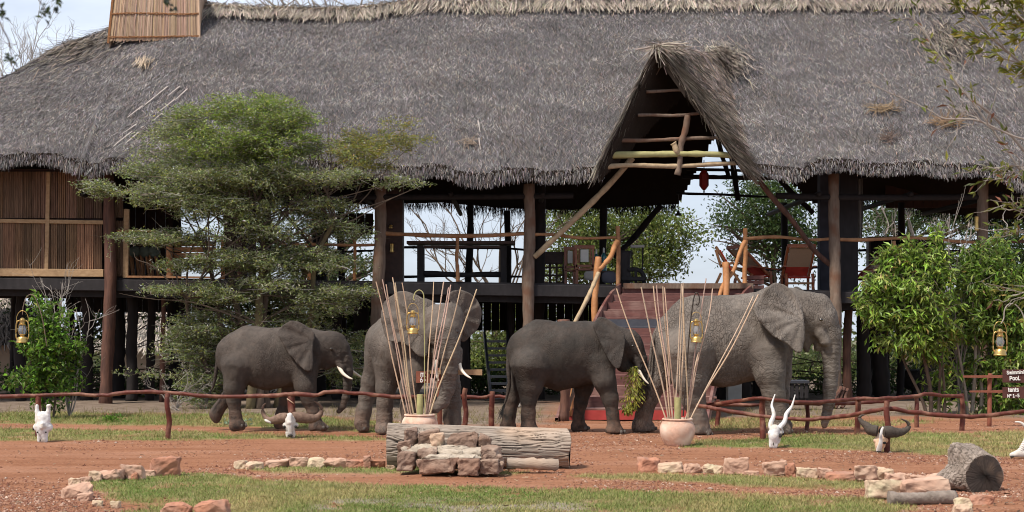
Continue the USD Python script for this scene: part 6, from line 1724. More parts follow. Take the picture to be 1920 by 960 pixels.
bare_twigs('grey brush pile growing behind the smallest elephant', 35.2, (330, 772), [(300, 700), (345, 690), (380, 700), (280, 720), (400, 720), (360, 730), (320, 735)], 0.014, 43, fork=6)
# low weeds
def weed(label, px_, py_, w, h, seed, cols, nl=220):
    g = np.random.default_rng(seed); p0 = G(px_, py_); s = p0[1] / FOC
    t = thing('weed', label, 'plant', p0)
    c = p0 + np.c_[g.normal(0, w * 0.4, nl), g.normal(0, w * 0.4, nl), np.abs(g.normal(0, h * 0.35, nl))] * s
    mb = MB(); leaves(c, np.c_[g.normal(0, 1, nl), g.normal(0, 1, nl), g.uniform(0.2, 1.2, nl)], g.uniform(0.05, 0.10, nl), 0.03, mix_tint(nl, g, cols, [0.5, 0.5]), mb, g)
    mb.build('leaf_clump', 'leaf', t, kind='stuff')
weed('bright green weed clump alone on the lawn at left', 210, 791, 22, 12, 51, [(0.09, 0.20, 0.02), (0.14, 0.27, 0.03)])
weed('pale blue-green plant by the smallest elephant\'s hind foot', 442, 798, 26, 16, 52, [(0.20, 0.29, 0.20), (0.28, 0.36, 0.26)])
weed('green weed rooted in the stone pile', 800, 856 - 0, 12, 8, 53, [(0.09, 0.20, 0.02), (0.07, 0.15, 0.02)], 60)

# ---- trees behind the lodge
def back_tree(label, D, base, blobs, trunk_w, n, L, cols, probs, seed, hole=0.43, mat_t='trunk', limbs=None, hs=(0.9, 0.9, 0.9), per=6, cat='tree', name='leafy_tree'):
    g = np.random.default_rng(seed)
    b0 = P(base[0], 640, D); b0[2] = -0.9 if D > 56 else 0.0
    t = thing(name, label, cat, b0)
    ctr, kb, u = blob_points(blobs, n, g, D)
    h = meshkit.fbm(ctr * np.array(hs), 4, seed)
    ctr, u = ctr[h > hole], u[h > hole]; c = len(ctr)
    q = np.repeat(ctr, per, 0); nn = len(q)
    q = q + g.normal(0, L * 1.1, (nn, 3))
    mb = MB(); leaves(q, g.normal(size=(nn, 3)) + [0, 0, -0.2], L * g.uniform(0.6, 1.2, nn), L * 0.5 * g.uniform(0.6, 1.2, nn), mix_tint(nn, g, cols, probs, 0.28), mb, g)
    mb.build('crown', 'leaf', t, kind='stuff')
    top = P(base[0] + g.uniform(-10, 10), np.mean([b[1] for b in blobs]), D)
    cc = wobble(b0, top, 22, 0.25, seed); mb = MB(); r = trunk_w / 2 * D / FOC
    mb.tube(cc, np.linspace(r, r * 0.35, 22), 9, rough=0.05, seed=seed); mb.build('trunk', mat_t, t, True)
    mb = MB()
    for b in blobs:
        tgt = P(b[0], b[1], D + b[4])
        i = int(np.clip(np.searchsorted(cc[:, 2], tgt[2] - 1.2), 4, 20))
        branchy(mb, cc[i], [tgt + g.normal(0, 1, 3) * [b[2] * D / FOC * 0.6, 0.5, b[3] * D / FOC * 0.5] for _ in range(4)], r * 0.45, g, r1=0.012)
    mb.build('limbs', mat_t, t, True)
    return t
YG = ([(0.135, 0.175, 0.036), (0.200, 0.235, 0.058), (0.085, 0.115, 0.026)], [0.45, 0.33, 0.22])
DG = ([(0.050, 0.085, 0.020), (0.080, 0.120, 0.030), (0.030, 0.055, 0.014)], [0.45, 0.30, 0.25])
back_tree('yellow-green tree seen through the middle of the deck', 58, (1120, 0), [(1080, 430, 70, 60, 0, 2, 1), (1180, 430, 80, 55, 0.5, 2, 1), (1240, 420, 60, 40, 0, 2, 0.8), (1150, 490, 110, 45, 0, 2.2, 1.1), (1230, 500, 60, 35, 0.3, 1.6, 0.9), (1060, 500, 50, 45, 0, 1.6, 0.9), (1290, 440, 45, 20, 0, 1.2, 0.5), (1260, 470, 40, 30, 0, 1.2, 0.8)], 16, 3600, 0.17, *YG, 401, hole=0.42)
back_tree('dark green tree behind the gable opening', 60, (1450, 0), [(1400, 400, 75, 50, 0, 2, 1), (1460, 380, 70, 50, 0, 2, 1.2), (1440, 440, 90, 45, 0.5, 2.2, 1.1), (1500, 430, 60, 60, 0, 2, 1.2), (1350, 430, 40, 25, 0, 1.4, 0.7), (1420, 350, 60, 25, 0, 1.6, 0.8), (1480, 490, 70, 40, 0, 2, 0.7), (1380, 480, 50, 16, 0, 1.2, 0.6)], 18, 2700, 0.16, *DG, 402, hole=0.42)
back_tree('dense dark tree behind the bookshelf end of the deck', 57, (1700, 0), [(1660, 410, 70, 45, 0, 2, 1), (1730, 420, 80, 50, 0, 2, 1), (1800, 420, 80, 50, 0, 2, 1), (1880, 430, 80, 60, 0, 2, 1), (1700, 480, 90, 35, 0, 2, 0.8), (1810, 500, 100, 40, 0, 2, 0.8), (1950, 480, 60, 60, 0, 2, 1)], 20, 3200, 0.16, *DG, 403, hole=0.40)
back_tree('dark tree with heavy trunk seen through the thorn tree', 52, (610, 0), [(560, 420, 60, 45, 0, 2, 0.6), (640, 430, 60, 35, 0, 2, 0.5), (500, 470, 80, 45, 0, 2, 0.9), (620, 500, 80, 40, 0, 2, 0.8), (440, 430, 60, 40, 0, 2, 0.8), (700, 500, 30, 25, 0, 1.4, 0.5)], 34, 1500, 0.15, *DG, 404, hole=0.46)
# undergrowth seen between the stilts
for k, (lab, D, blobs, n, cols) in enumerate((
    ('hazy yellow-green thicket beyond the largest elephant\'s trunk', 62, [(1500, 700, 60, 40, 0, 1.5, 1), (1560, 690, 50, 45, 0, 1.5, 1), (1440, 700, 50, 40, 0, 1.5, 1), (1600, 700, 30, 40, 0, 1.5, 0.9), (1390, 715, 40, 30, 0, 1.4, 1), (1530, 665, 30, 16, 0, 1, 0.5)], 1500, ([(0.17, 0.21, 0.055), (0.23, 0.27, 0.09), (0.115, 0.15, 0.045)], YG[1])),
    ('shady green bush behind the black stair', 54, [(930, 590, 90, 32, 0, 2, 1), (1040, 590, 90, 30, 0, 2, 1), (900, 680, 50, 55, 0, 1.6, 1), (960, 670, 60, 60, 0, 1.6, 1), (1060, 660, 80, 60, 0, 1.6, 1), (1150, 590, 60, 30, 0, 1.6, 1), (1000, 720, 60, 30, 0, 1.5, 0.8)], 2100, YG),
    ('green thicket behind the shrubs at the right', 50, [(1720, 640, 60, 55, 0, 1.6, 1), (1790, 620, 70, 60, 0, 1.6, 1), (1860, 640, 80, 70, 0, 1.6, 1), (1930, 640, 60, 80, 0, 1.6, 1), (1820, 720, 110, 35, 0, 1.6, 1), (1690, 705, 50, 35, 0, 1.4, 1), (1640, 690, 40, 45, 0, 1.4, 0.5)], 2600, DG),
    ('dusty green bush behind the left stilts', 47.5, [(60, 600, 60, 40, 0, 1.5, 0.7), (180, 600, 50, 50, 0, 1.5, 0.9), (120, 680, 60, 50, 0, 1.4, 0.9), (300, 580, 50, 30, 0, 1.5, 0.6), (170, 710, 60, 25, 0, 1.2, 0.9), (380, 660, 70, 60, 0, 1.6, 0.9), (440, 580, 80, 40, 0, 1.6, 0.7), (340, 730, 70, 20, 0, 1.2, 0.7)], 2300, DG),
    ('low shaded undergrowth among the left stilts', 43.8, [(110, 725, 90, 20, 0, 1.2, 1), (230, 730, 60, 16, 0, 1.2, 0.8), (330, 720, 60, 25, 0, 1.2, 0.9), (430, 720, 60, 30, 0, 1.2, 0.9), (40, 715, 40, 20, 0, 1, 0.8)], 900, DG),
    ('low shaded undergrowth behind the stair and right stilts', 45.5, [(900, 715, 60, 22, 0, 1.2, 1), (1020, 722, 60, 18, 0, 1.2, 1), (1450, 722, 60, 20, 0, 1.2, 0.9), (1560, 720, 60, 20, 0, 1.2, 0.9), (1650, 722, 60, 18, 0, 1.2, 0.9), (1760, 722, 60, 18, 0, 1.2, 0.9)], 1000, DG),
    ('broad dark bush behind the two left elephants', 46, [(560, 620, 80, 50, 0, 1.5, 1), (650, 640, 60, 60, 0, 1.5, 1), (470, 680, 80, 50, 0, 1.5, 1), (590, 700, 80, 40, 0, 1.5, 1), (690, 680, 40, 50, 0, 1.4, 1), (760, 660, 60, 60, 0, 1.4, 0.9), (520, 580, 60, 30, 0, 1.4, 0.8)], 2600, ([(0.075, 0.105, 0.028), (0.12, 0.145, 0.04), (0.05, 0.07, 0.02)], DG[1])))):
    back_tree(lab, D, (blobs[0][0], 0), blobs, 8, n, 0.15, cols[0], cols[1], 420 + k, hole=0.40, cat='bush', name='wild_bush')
# bare trees behind
def bare_tree(label, D, base_px, tip_list, r, seed, low=0.0, name='bare_tree', m_='twig_grey', spread=0.5, depth=3):
    g = np.random.default_rng(seed)
    b0 = P(base_px, 640, D); b0[2] = -0.9 if D > 56 else 0
    t = thing(name, label, 'tree', b0)
    mb = MB(); mt = MB()
    fork = P(base_px + 4, low or 560, D)
    mt.tube(wobble(b0, fork, 14, 0.12, seed), np.linspace(r, r * 0.7, 14), 8); mt.build('trunk', m_, t, True)
    def grow(a, b, rr, lvl):
        n = 9; c = wobble(a, b, n, 0.05 * np.linalg.norm(b - a), int(g.integers(1e9)))
        mb.tube(c, np.linspace(rr, rr * 0.45, n), 5 if lvl else 6, cap=False)
        if lvl < depth:
            L = np.linalg.norm(b - a)
            for _ in range(5 if lvl == 0 else 4):
                i = int(g.integers(3, n)); d = (b - a) / L + g.normal(0, spread, 3); d[2] += 0.12
                grow(c[i], c[i] + d / np.linalg.norm(d) * L * g.uniform(0.3, 0.6), max(rr * 0.5, 0.006), lvl + 1)
    for tx, ty in tip_list:
        grow(fork, P(tx, ty, D + g.uniform(-1.5, 1.5)), r * 0.55, 0)
    mb.build('branches', m_, t, True)
bare_tree('bare grey tree seen behind the dark table on the deck', 56, 930, [(780, 400), (830, 380), (880, 420), (940, 390), (985, 410), (800, 470), (860, 480), (970, 470), (1030, 440)], 0.085, 501, low=600, m_='trunk')
bare_tree('leafless tree rising behind the left end of the ridge', 62, 40, [(20, 150), (60, 105), (100, 115), (0, 130), (75, 140), (-30, 190), (40, 180)], 0.075, 502, low=330, m_='twig_grey', spread=0.45)
bare_tree('leafless treetop showing above the middle of the ridge', 66, 640, [(440, -30), (520, -40), (600, -20), (680, -50), (740, -10), (800, -45), (570, -60)], 0.12, 503, low=180, m_='twig_grey', spread=0.5)
bare_tree('thin leafless tree behind the bookshelf', 55, 1760, [(1700, 400), (1760, 380), (1820, 400), (1660, 440)], 0.1, 504, low=560)
# far scrub on the river flat
g = np.random.default_rng(77)
n = 5200
xx = g.uniform(-75, 75, n); yy = g.uniform(95, 150, n)
hh = np.clip(g.normal(2.0, 1.0, n), 0.3, 5.0) * (0.5 + meshkit.fbm(np.stack([xx * 0.05, yy * 0.03, xx * 0], -1), 3, 5))
q = np.repeat(np.stack([xx, yy, -1.2 + 0 * xx], -1), 14, 0); nn = len(q)
q[:, 2] += np.repeat(hh, 14) * g.uniform(0.1, 1, nn); q[:, :2] += g.normal(0, 1.0, (nn, 2))
mb = MB(); leaves(q, g.normal(size=(nn, 3)), g.uniform(0.35, 0.7, nn), 0.3, mix_tint(nn, g, [(0.085, 0.110, 0.035), (0.13, 0.145, 0.055), (0.20, 0.19, 0.12)], [0.5, 0.3, 0.2]), mb, g)
mb.build('far_scrub', 'leaf', None, False, 'low far-off scrub beyond the lodge', 'scrub', kind='stuff')

# ---- branches hanging into the frame, from trees that stand outside it
g = np.random.default_rng(601)
DR = 13.5
base = P(2130, 960, DR); base[2] = 0
t = thing('overhanging_tree', 'pale-twigged tree with yellow-green leaves leaning in from the right', 'tree', base)
mb = MB(); tr = wobble(base, P(2080, -250, DR), 26, 0.1, 9); mb.tube(tr, np.linspace(0.14, 0.06, 26), 9); mb.build('trunk', 'trunk_pale', t, True)
mb = MB(); lv = MB()
paths = [([(2080, 470), (1960, 330), (1870, 225), (1800, 165), (1740, 70), (1700, 20)], 0.020, 0.6), ([(2080, 380), (1970, 280), (1900, 255), (1830, 225), (1770, 222), (1740, 205), (1660, 170), (1625, 150)], 0.010, 0.35), ([(2080, 300), (1960, 160), (1860, 70), (1800, -10), (1760, -60)], 0.018, 3.6), ([(2080, 180), (1970, 80), (1900, 20), (1850, -40)], 0.016, 3.8), ([(2080, 540), (1980, 420), (1920, 330), (1880, 270), (1830, 200), (1790, 150), (1760, 100)], 0.014, 0.6), ([(2080, 460), (1990, 420), (1920, 395), (1890, 380)], 0.014, 1.0), ([(2080, 350), (1980, 200), (1930, 130), (1900, 60)], 0.014, 1.1), ([(2080, 580), (1990, 480), (1930, 440), (1880, 430)], 0.010, 1.2), ([(2080, 420), (1960, 330), (1900, 310), (1860, 320)], 0.010, 1.0), ([(2080, 640), (1990, 560), (1940, 545), (1900, 555)], 0.010, 0.9)]
for k, (pth, r, den) in enumerate(paths):
    dz = g.uniform(-0.8, 0.8)
    c = spline([P(x, y, DR + dz) for x, y in pth], 40)
    mb.tube(c, np.linspace(r, 0.0035, 40), 6)
    for _ in range(int(9 + 4 * den)):
        i = int(g.integers(8, 38)); d = c[min(i + 1, 39)] - c[i]; d = d / np.linalg.norm(d) + g.normal(0, 0.6, 3)
        e = c[i] + d / np.linalg.norm(d) * g.uniform(0.15, 0.5)
        cc = wobble(c[i], e, 6, 0.03, int(g.integers(1e9))); mb.tube(cc, np.linspace(0.005, 0.002, 6), 5)
        m = g.poisson(4.5 * den)
        if m:
            tt = cc[g.integers(2, 6, m)]
            yl = k in (2, 3, 6)
            ld = (cc[-1] - cc[0]) / np.linalg.norm(cc[-1] - cc[0]) + g.normal(0, 0.55, (m, 3)) + [0, 0, -0.15]
            leaves(tt, ld, g.uniform(0.06, 0.12, m), g.uniform(0.016, 0.030, m), mix_tint(m, g, [(0.24, 0.24, 0.03), (0.15, 0.18, 0.03), (0.30, 0.26, 0.05)] if yl else [(0.10, 0.13, 0.028), (0.17, 0.18, 0.04), (0.22, 0.10, 0.06)], [0.45, 0.42, 0.13], 0.25), lv, g)
    m = int(7 * den)
    i = g.integers(25, 40, m); 
    leaves(c[i], g.normal(size=(m, 3)) + [-0.8, 0, 0], g.uniform(0.07, 0.13, m), 0.03, mix_tint(m, g, [(0.14, 0.17, 0.03), (0.22, 0.22, 0.04)], [0.5, 0.5]), lv, g)
mb.build('branches', 'twig_grey', t, True); lv.build('foliage', 'leaf', t, kind='stuff')

DL = 6.0
base = P(-700, 960, DL); base[2] = 0
t = thing('overhanging_tree', 'dark-leaved tree whose twig ends hang into the top left corner', 'tree', base)
MB().tube(wobble(base, P(-650, -700, DL), 22, 0.06, 10), np.linspace(0.16, 0.09, 22), 9).build('trunk', 'trunk', t, True)
mb = MB(); lv = MB()
for k, pth in enumerate([[(-650, -300), (-300, -160), (-60, -60), (40, -30), (80, 10), (85, 32)], [(-650, -250), (-300, -120), (-40, 10), (8, 60), (20, 95), (22, 125)], [(-650, -300), (-200, -200), (60, -60), (100, -20), (110, 5)], [(-650, 20), (-300, 130), (-60, 200), (-10, 235)], [(-650, -260), (-200, -140), (-30, -20), (2, 15), (6, 30)], [(-650, -420), (-100, -260), (250, -90), (300, -20), (322, 12)]]):
    c = spline([P(x, y, DL + g.uniform(-0.3, 0.3)) for x, y in pth], 30); mb.tube(c, np.linspace(0.006, 0.0012, 30), 6)
    m = 13 if k != 3 else 9
    i = g.integers(24, 30, m)
    leaves(c[i] + g.normal(0, 0.012, (m, 3)), g.normal(size=(m, 3)) + [0, 0, -0.5], g.uniform(0.025, 0.045, m), g.uniform(0.012, 0.02, m), mix_tint(m, g, [(0.035, 0.050, 0.040), (0.06, 0.09, 0.03)], [0.6, 0.4]), lv, g)
mb.build('branches', 'trunk', t, True); lv.build('foliage', 'leaf', t, kind='stuff')
# ------------------------------------------------------------------ red pole fences
def fence(label, D, posts, rails, name='pole_fence'):
    """posts: (px, top, base, width); rails: lists of pixels; every piece its own mesh"""
    t = thing(name, label, 'fence', P(posts[0][0], HORIZON + EYE * FOC / D, D) * [1, 1, 0])
    for k, p in enumerate(posts):
        d = EYE * FOC / (p[2] - HORIZON) if p[2] else D
        b = P(p[0], HORIZON + EYE * FOC / d, d); b[2] = -0.05
        a = P(p[0] + R.uniform(-2, 2), p[1], d)
        c = wobble(b, a, 12, 0.018, abs(int(p[0]))); r = p[3] / 2 * d / FOC
        MB().tube(c, np.linspace(r * 1.05, r * 0.95, 12), 10, rough=0.04, seed=abs(int(p[0]))).build('post', 'fence_red', t, 40)
    for k, rl in enumerate(rails):
        pts = [P(x, y, dd) for x, y, dd in rl]
        n = max(20, int(4 * len(rl)))
        c = spline(pts, n) + np.random.default_rng(k + 5).normal(0, 0.005, (n, 3))
        MB().tube(c, 0.034 * (1 + 0.10 * np.random.default_rng(k).normal(size=n)), 9, rough=0.03, seed=k).build('rail', 'fence_red', t, True)
    return t
DF = 25.8
fence('long crooked red pole fence on the left, before the smallest elephant', DF,
      [(71, 742, 820, 11), (315, 738, 821, 10), (-200, 742, 820, 10)],
      [[(x, y, DF - 0.03) for x, y in ((-230, 742), (-20, 743), (70, 741), (140, 739), (200, 741), (235, 736), (300, 735), (345, 738), (380, 742), (460, 743), (520, 741), (545, 739), (590, 741), (618, 734), (660, 737), (705, 741), (756, 744), (800, 743))]])
fence('short red pole fence with two stout posts by the black stair', 28.9,
      [(871, 728, 801, 9.5), (922, 734, 801, 10.5)],
      [[(838, 742, 28.9), (872, 743, 28.95), (905, 745, 28.9), (922, 742, 28.95), (955, 745, 28.9), (985, 744, 28.9)]])
fence('pair of rust-red posts behind the right pot', 29.0, [(1301, 748, 800, 11), (1318, 746, 800, 9)], [[(1296, 758, 28.9), (1310, 757, 28.9), (1330, 757, 28.9), (1350, 756, 28.9)]])
fence('red pole fence crossing behind the antelope skull on the right', 26.4,
      [(1430, 747, 821, 11.5), (1607, 744, 813, 11), (1803, 738, 806, 9.5)],
      [[(1300, 762, 27.0), (1345, 757, 26.6), (1400, 749, 26.0), (1432, 747, 25.6), (1500, 755, 25.9), (1560, 752, 26.3), (1607, 747, 26.65)],
       [(1607, 748, 26.7), (1660, 747, 26.8), (1710, 744, 27.1), (1738, 739, 27.3), (1770, 742, 27.5), (1803, 743, 27.7)]])
fence('nearest red pole fence with low sagging rails behind the buffalo skull at right', 22.8,
      [(1664, 752, 846, 11.5), (2010, 750, 848, 11)],
      [[(1308, 760, 25.5), (1360, 769, 25.0), (1430, 780, 24.6), (1500, 786, 24.2), (1570, 782, 23.8), (1620, 774, 23.2), (1662, 765, 22.75)],
       [(1666, 765, 22.75), (1720, 774, 22.8), (1800, 781, 22.9), (1850, 780, 23.0), (1920, 771, 23.1), (2010, 766, 23.2)]])
fence('farther red pole fence in front of the shaded stilts', 28.6,
      [(1346, 750, 800, 8.5), (1512, 752, 806, 8), (1719, 740, 801, 8.5)],
      [[(1310, 759, 28.9), (1346, 758, 28.75), (1420, 759, 28.3), (1512, 757, 27.7), (1560, 757, 27.9), (1620, 755, 28.2), (1664, 751, 28.4), (1690, 746, 28.5), (1719, 742, 28.6)]])

# ------------------------------------------------------------------ brass storm lanterns on hooks
def lantern(loc, label, metal='brass'):
    """base at loc, 0.40 m tall body, bail above"""
    t = thing('storm_lantern', label, 'lantern', loc)
    x, y, z = loc
    MB().lathe([(0, 0), (0.088, 0), (0.095, 0.012), (0.088, 0.03), (0.082, 0.075), (0.065, 0.095), (0.04, 0.10), (0, 0.10)], loc, 22).build('fuel_tank', metal, t, 35)
    MB().lathe([(0.0, 0.10), (0.034, 0.10), (0.038, 0.125), (0.05, 0.13), (0.05, 0.142), (0.0, 0.142)], loc, 20).build('burner', metal, t, 35)
    MB().lathe([(0.042, 0.14), (0.058, 0.175), (0.062, 0.205), (0.050, 0.25), (0.038, 0.285)], loc, 22).build('glass_chimney', 'lamp_glass', t, True)
    MB().lathe([(0.030, 0.28), (0.052, 0.285), (0.054, 0.300), (0.040, 0.306), (0.040, 0.345), (0.060, 0.352), (0.060, 0.362), (0.035, 0.372), (0.030, 0.392), (0.012, 0.40), (0.0, 0.40)], loc, 20).build('cap', metal, t, 35)
    for s in (-1, 1):
        c = spline([[x + s * 0.075, y, z + 0.05], [x + s * 0.098, y, z + 0.09], [x + s * 0.100, y, z + 0.20], [x + s * 0.095, y, z + 0.30], [x + s * 0.075, y, z + 0.345], [x + s * 0.04, y, z + 0.355]], 18)
        MB().tube(c, 0.011, 8).build('side_tube', metal, t, True)
    mb = MB()
    for a in (0.4, 1.97, 3.54, 5.11):
        mb.tube([[x + 0.055 * math.cos(a), y + 0.055 * math.sin(a), z + 0.14], [x + 0.072 * math.cos(a), y + 0.072 * math.sin(a), z + 0.21], [x + 0.05 * math.cos(a), y + 0.05 * math.sin(a), z + 0.285]], 0.003, 5)
    mb.build('guard_wire', metal, t)
    MB().lathe([(0.0, 0.14), (0.010, 0.145), (0.012, 0.17), (0.0, 0.175)], loc, 8).build('wick', 'bone_hole', t)
    bail = spline([[x - 0.094, y, z + 0.33], [x - 0.088, y, z + 0.42], [x - 0.05, y, z + 0.49], [x, y, z + 0.51], [x + 0.05, y, z + 0.49], [x + 0.088, y, z + 0.42], [x + 0.094, y, z + 0.33]], 26)
    MB().tube(bail, 0.0045, 6).build('bail', 'brass', t, True)
    return t
MAT['lamp_glass'] = usdkit.material(stage, '/World/Looks/lamp_glass', {
    't': ('transparent_bsdf', {'color': (0.93, 0.95, 0.97)}), 'gl': ('glossy_bsdf', {'roughness': 0.05}), 'd': ('diffuse_bsdf', {'color': (0.75, 0.77, 0.80)}),
    'f': ('fresnel', {'IOR': 1.55}), 'm': ('mix_closure', {}), 'm2': ('mix_closure', {'fac': 0.12})},
    [('f.fac', 'm.fac'), ('t.BSDF', 'm.closure1'), ('gl.BSDF', 'm.closure2'), ('m.closure', 'm2.closure1'), ('d.BSDF', 'm2.closure2')], surface='m2.closure')

# ------------------------------------------------------------------ pots of canes
def pot(label, px_, base_y, rim_y, w_rim, w_belly, D):
    s = D / FOC; X = xpx(px_, D); h = (HORIZON + EYE * FOC / D - rim_y) * s
    t = thing('clay_pot', label, 'pot', (X, D, 0))
    r, b = w_rim / 2 * s, w_belly / 2 * s
    prof = [(b * 0.62, 0.0), (b * 0.70, h * 0.03), (b * 0.86, h * 0.22), (b * 0.97, h * 0.42), (b, h * 0.58), (b * 0.97, h * 0.72), (b * 0.88, h * 0.84), (r * 0.95, h * 0.91), (r * 0.93, h * 0.93)]
    MB().lathe(spline(np.c_[np.array(prof), np.zeros(len(prof))], 40)[:, :2], (X, D, 0), 48).build('pot_body', 'terracotta', t, True)
    MB().lathe([(r * 0.93, h * 0.925), (r * 1.0, h * 0.93), (r * 1.02, h * 0.955), (r * 1.0, h * 0.985), (r * 0.95, h), (r * 0.88, h * 0.995), (r * 0.86, h * 0.95), (r * 0.86, h * 0.80)], (X, D, 0), 48).build('rim', 'terracotta', t, True)
    MB().lathe([(r * 0.88, h * 0.90), (r * 0.5, h * 0.91), (0, h * 0.91)], (X, D, 0), 30).build('soil', 'soil', t)
    MB().tube([[X, D, h * 0.8], [X + 0.005, D, h * 1.0 + 0.33]], 0.055, 12, rough=0.03, seed=2).build('centre_stake', 'green_pole', t, 40)
    return t, X, h
gc = np.random.default_rng(808)
cane_words = ['pale', 'tan', 'pinkish', 'straw', 'light brown']
def canes(pot_x, D, h, specs, which):
    for k, (xt, yt, xb, dep, lab) in enumerate(specs):
        a = np.array([xpx(xb, D), D + dep * 0.25, h * 0.88]); b = P(xt, yt, D + dep)
        n = 14; c = wobble(a, b, n, 0.016, int(gc.integers(1e9)))
        r = 0.0125 * gc.uniform(0.85, 1.15)
        tc = np.array([1, 1, 1]) * gc.uniform(0.8, 1.35) * np.array([1.02, gc.uniform(0.92, 1.06), gc.uniform(0.9, 1.1)])
        t = thing('cane', lab, 'cane', a, group='bamboo canes in the %s pot' % which)
        MB().tube(c, np.linspace(r, r * 0.75, n), 8, tint=tc).build('stalk', 'cane', t, True)
        L = np.linalg.norm(b - a); m = int(L / 0.24); mb = MB()
        for j in range(1, m):
            u = j / m; p = np.array([np.interp(u, np.linspace(0, 1, n), c[:, q]) for q in range(3)]); d = (b - a) / L
            mb.tube([p - d * 0.007, p, p + d * 0.007], [r * 0.95, r * 1.16, r * 0.95], 8, tint=tc * 0.72)
        mb.build('nodes', 'cane', t, True, kind='stuff')
POT1, POT2 = 25.1, 23.9
t, X1, h1 = pot('pinkish clay pot half hidden behind the big log', 787, 825, 776, 58, 68, POT1)
L1 = [(705, 528, 762, -0.1, 'leftmost cane of the left pot, leaning far left'), (717, 524, 768, 0.05, 'second cane from the left in the left pot'), (724, 533, 772, -0.05, 'third cane from the left in the left pot'), (736, 520, 775, 0.1, 'tall cane reaching highest on the left pot\'s left side'), (741, 530, 777, -0.1, 'cane just right of the tallest one in the left pot'), (739, 536, 770, 0.12, 'short cane tucked among the left bundle in the left pot'), (754, 530, 783, 0.0, 'cane standing apart between left bundle and lantern'),
      (813, 528, 797, 0.0, 'nearly upright cane right of the lantern in the left pot'), (832, 528, 800, 0.08, 'thin cane right of the upright one, left pot'), (841, 539, 797, -0.05, 'bent cane crossing the elephant\'s eye, left pot'), (845, 534, 802, 0.06, 'orange-tipped cane over the trunk, left pot'), (864, 538, 801, 0.1, 'cane before the elephant\'s right ear, left pot'), (894, 542, 805, -0.1, 'rightmost cane of the left pot, leaning far right')]
canes(X1, POT1, h1, L1, 'left')
t, X2, h2 = pot('round pinkish clay pot standing clear on the gravel', 1270, 835, 784, 57, 66, POT2)
L2 = [(1156, 541, 1250, -0.1, 'leftmost cane of the right pot, slanting over the steps'), (1202, 538, 1254, 0.05, 'second cane from the left in the right pot'), (1225, 536, 1257, 0.1, 'thick tan cane third from the left in the right pot'), (1231, 535, 1262, -0.08, 'fourth cane from the left in the right pot'), (1243, 537, 1262, 0.1, 'fifth cane from the left in the right pot'), (1246, 539, 1268, 0.0, 'cane just left of the upright middle pair, right pot'), (1278, 532, 1264, -0.05, 'inward-leaning cane of the middle pair, right pot'), (1281, 530, 1274, 0.06, 'tallest upright cane in the middle of the right pot'), (1279, 536, 1276, 0.12, 'upright cane behind the middle pair, right pot'), (1281, 556, 1290, -0.1, 'cane leaning against the lantern hook, right pot'),
      (1324, 522, 1287, 0.05, 'tallest cane right of the lantern, right pot'), (1336, 541, 1288, 0.12, 'short-tipped cane right of the lantern, right pot'), (1310, 660, 1284, 0.0, 'short cane below the right pot\'s lantern'), (1412, 556, 1292, -0.05, 'upper of the two long canes slanting far right'), (1422, 552, 1293, 0.1, 'lower of the two long canes slanting far right')]
canes(X2, POT2, h2, L2, 'right')

def hook(label, pts, D, r=0.011, dark='iron'):
    t = thing('lantern_hook', label, 'hook', P(*pts[0], D))
    MB().tube(spline([P(x, y, D) for x, y in pts], 46), r, 8).build('hook_rod', dark, t, True)
    return t
hook('thin iron shepherd hook rising from the left pot', [(797, 778), (796, 700), (796, 640), (795, 585), (795, 562), (793, 549), (786, 544), (779, 548), (776, 556), (775, 561), (778, 563)], POT1 - 0.05, 0.009, 'green_pole')
hook('thin iron shepherd hook rising from the right pot', [(1281, 780), (1288, 690), (1293, 620), (1299, 570), (1303, 552), (1307, 549), (1311, 556), (1311, 566), (1308, 572), (1305, 570)], POT2 - 0.06, 0.010)
def hang(px_, ybase, D):
    return P(px_, ybase, D)
l1 = lantern(hang(774, 626, POT1 - 0.05), 'brass storm lantern hanging over the left pot of canes')
def lantern_copy(src, loc, label, scale=1.0):
    return copy_thing(src, loc, label, scale=scale)
lantern_copy(l1, hang(1305.5, 642, POT2 - 0.06), 'brass storm lantern hanging over the right pot of canes', 0.95)
LD = 23.6
hook('bent twig of the bush holding the left lantern', [(88, 650), (80, 600), (68, 562), (58, 552), (48, 560), (43, 578), (42, 590)], 31.35, 0.010, 'bark_post')
lantern_copy(l1, P(42, 643, 31.3), 'storm lantern at the left edge beside the bush', 1.32)
lantern_copy(l1, P(1875, 667, 23.2), 'coppery storm lantern hanging before the foliage at right, above the sign', 1.05)
hook('pale curved branch hook holding the right lantern', [(1934, 840), (1932, 700), (1922, 605), (1908, 575), (1893, 570), (1884, 580), (1882, 597), (1877, 607)], 23.2, 0.010, 'twig_grey')

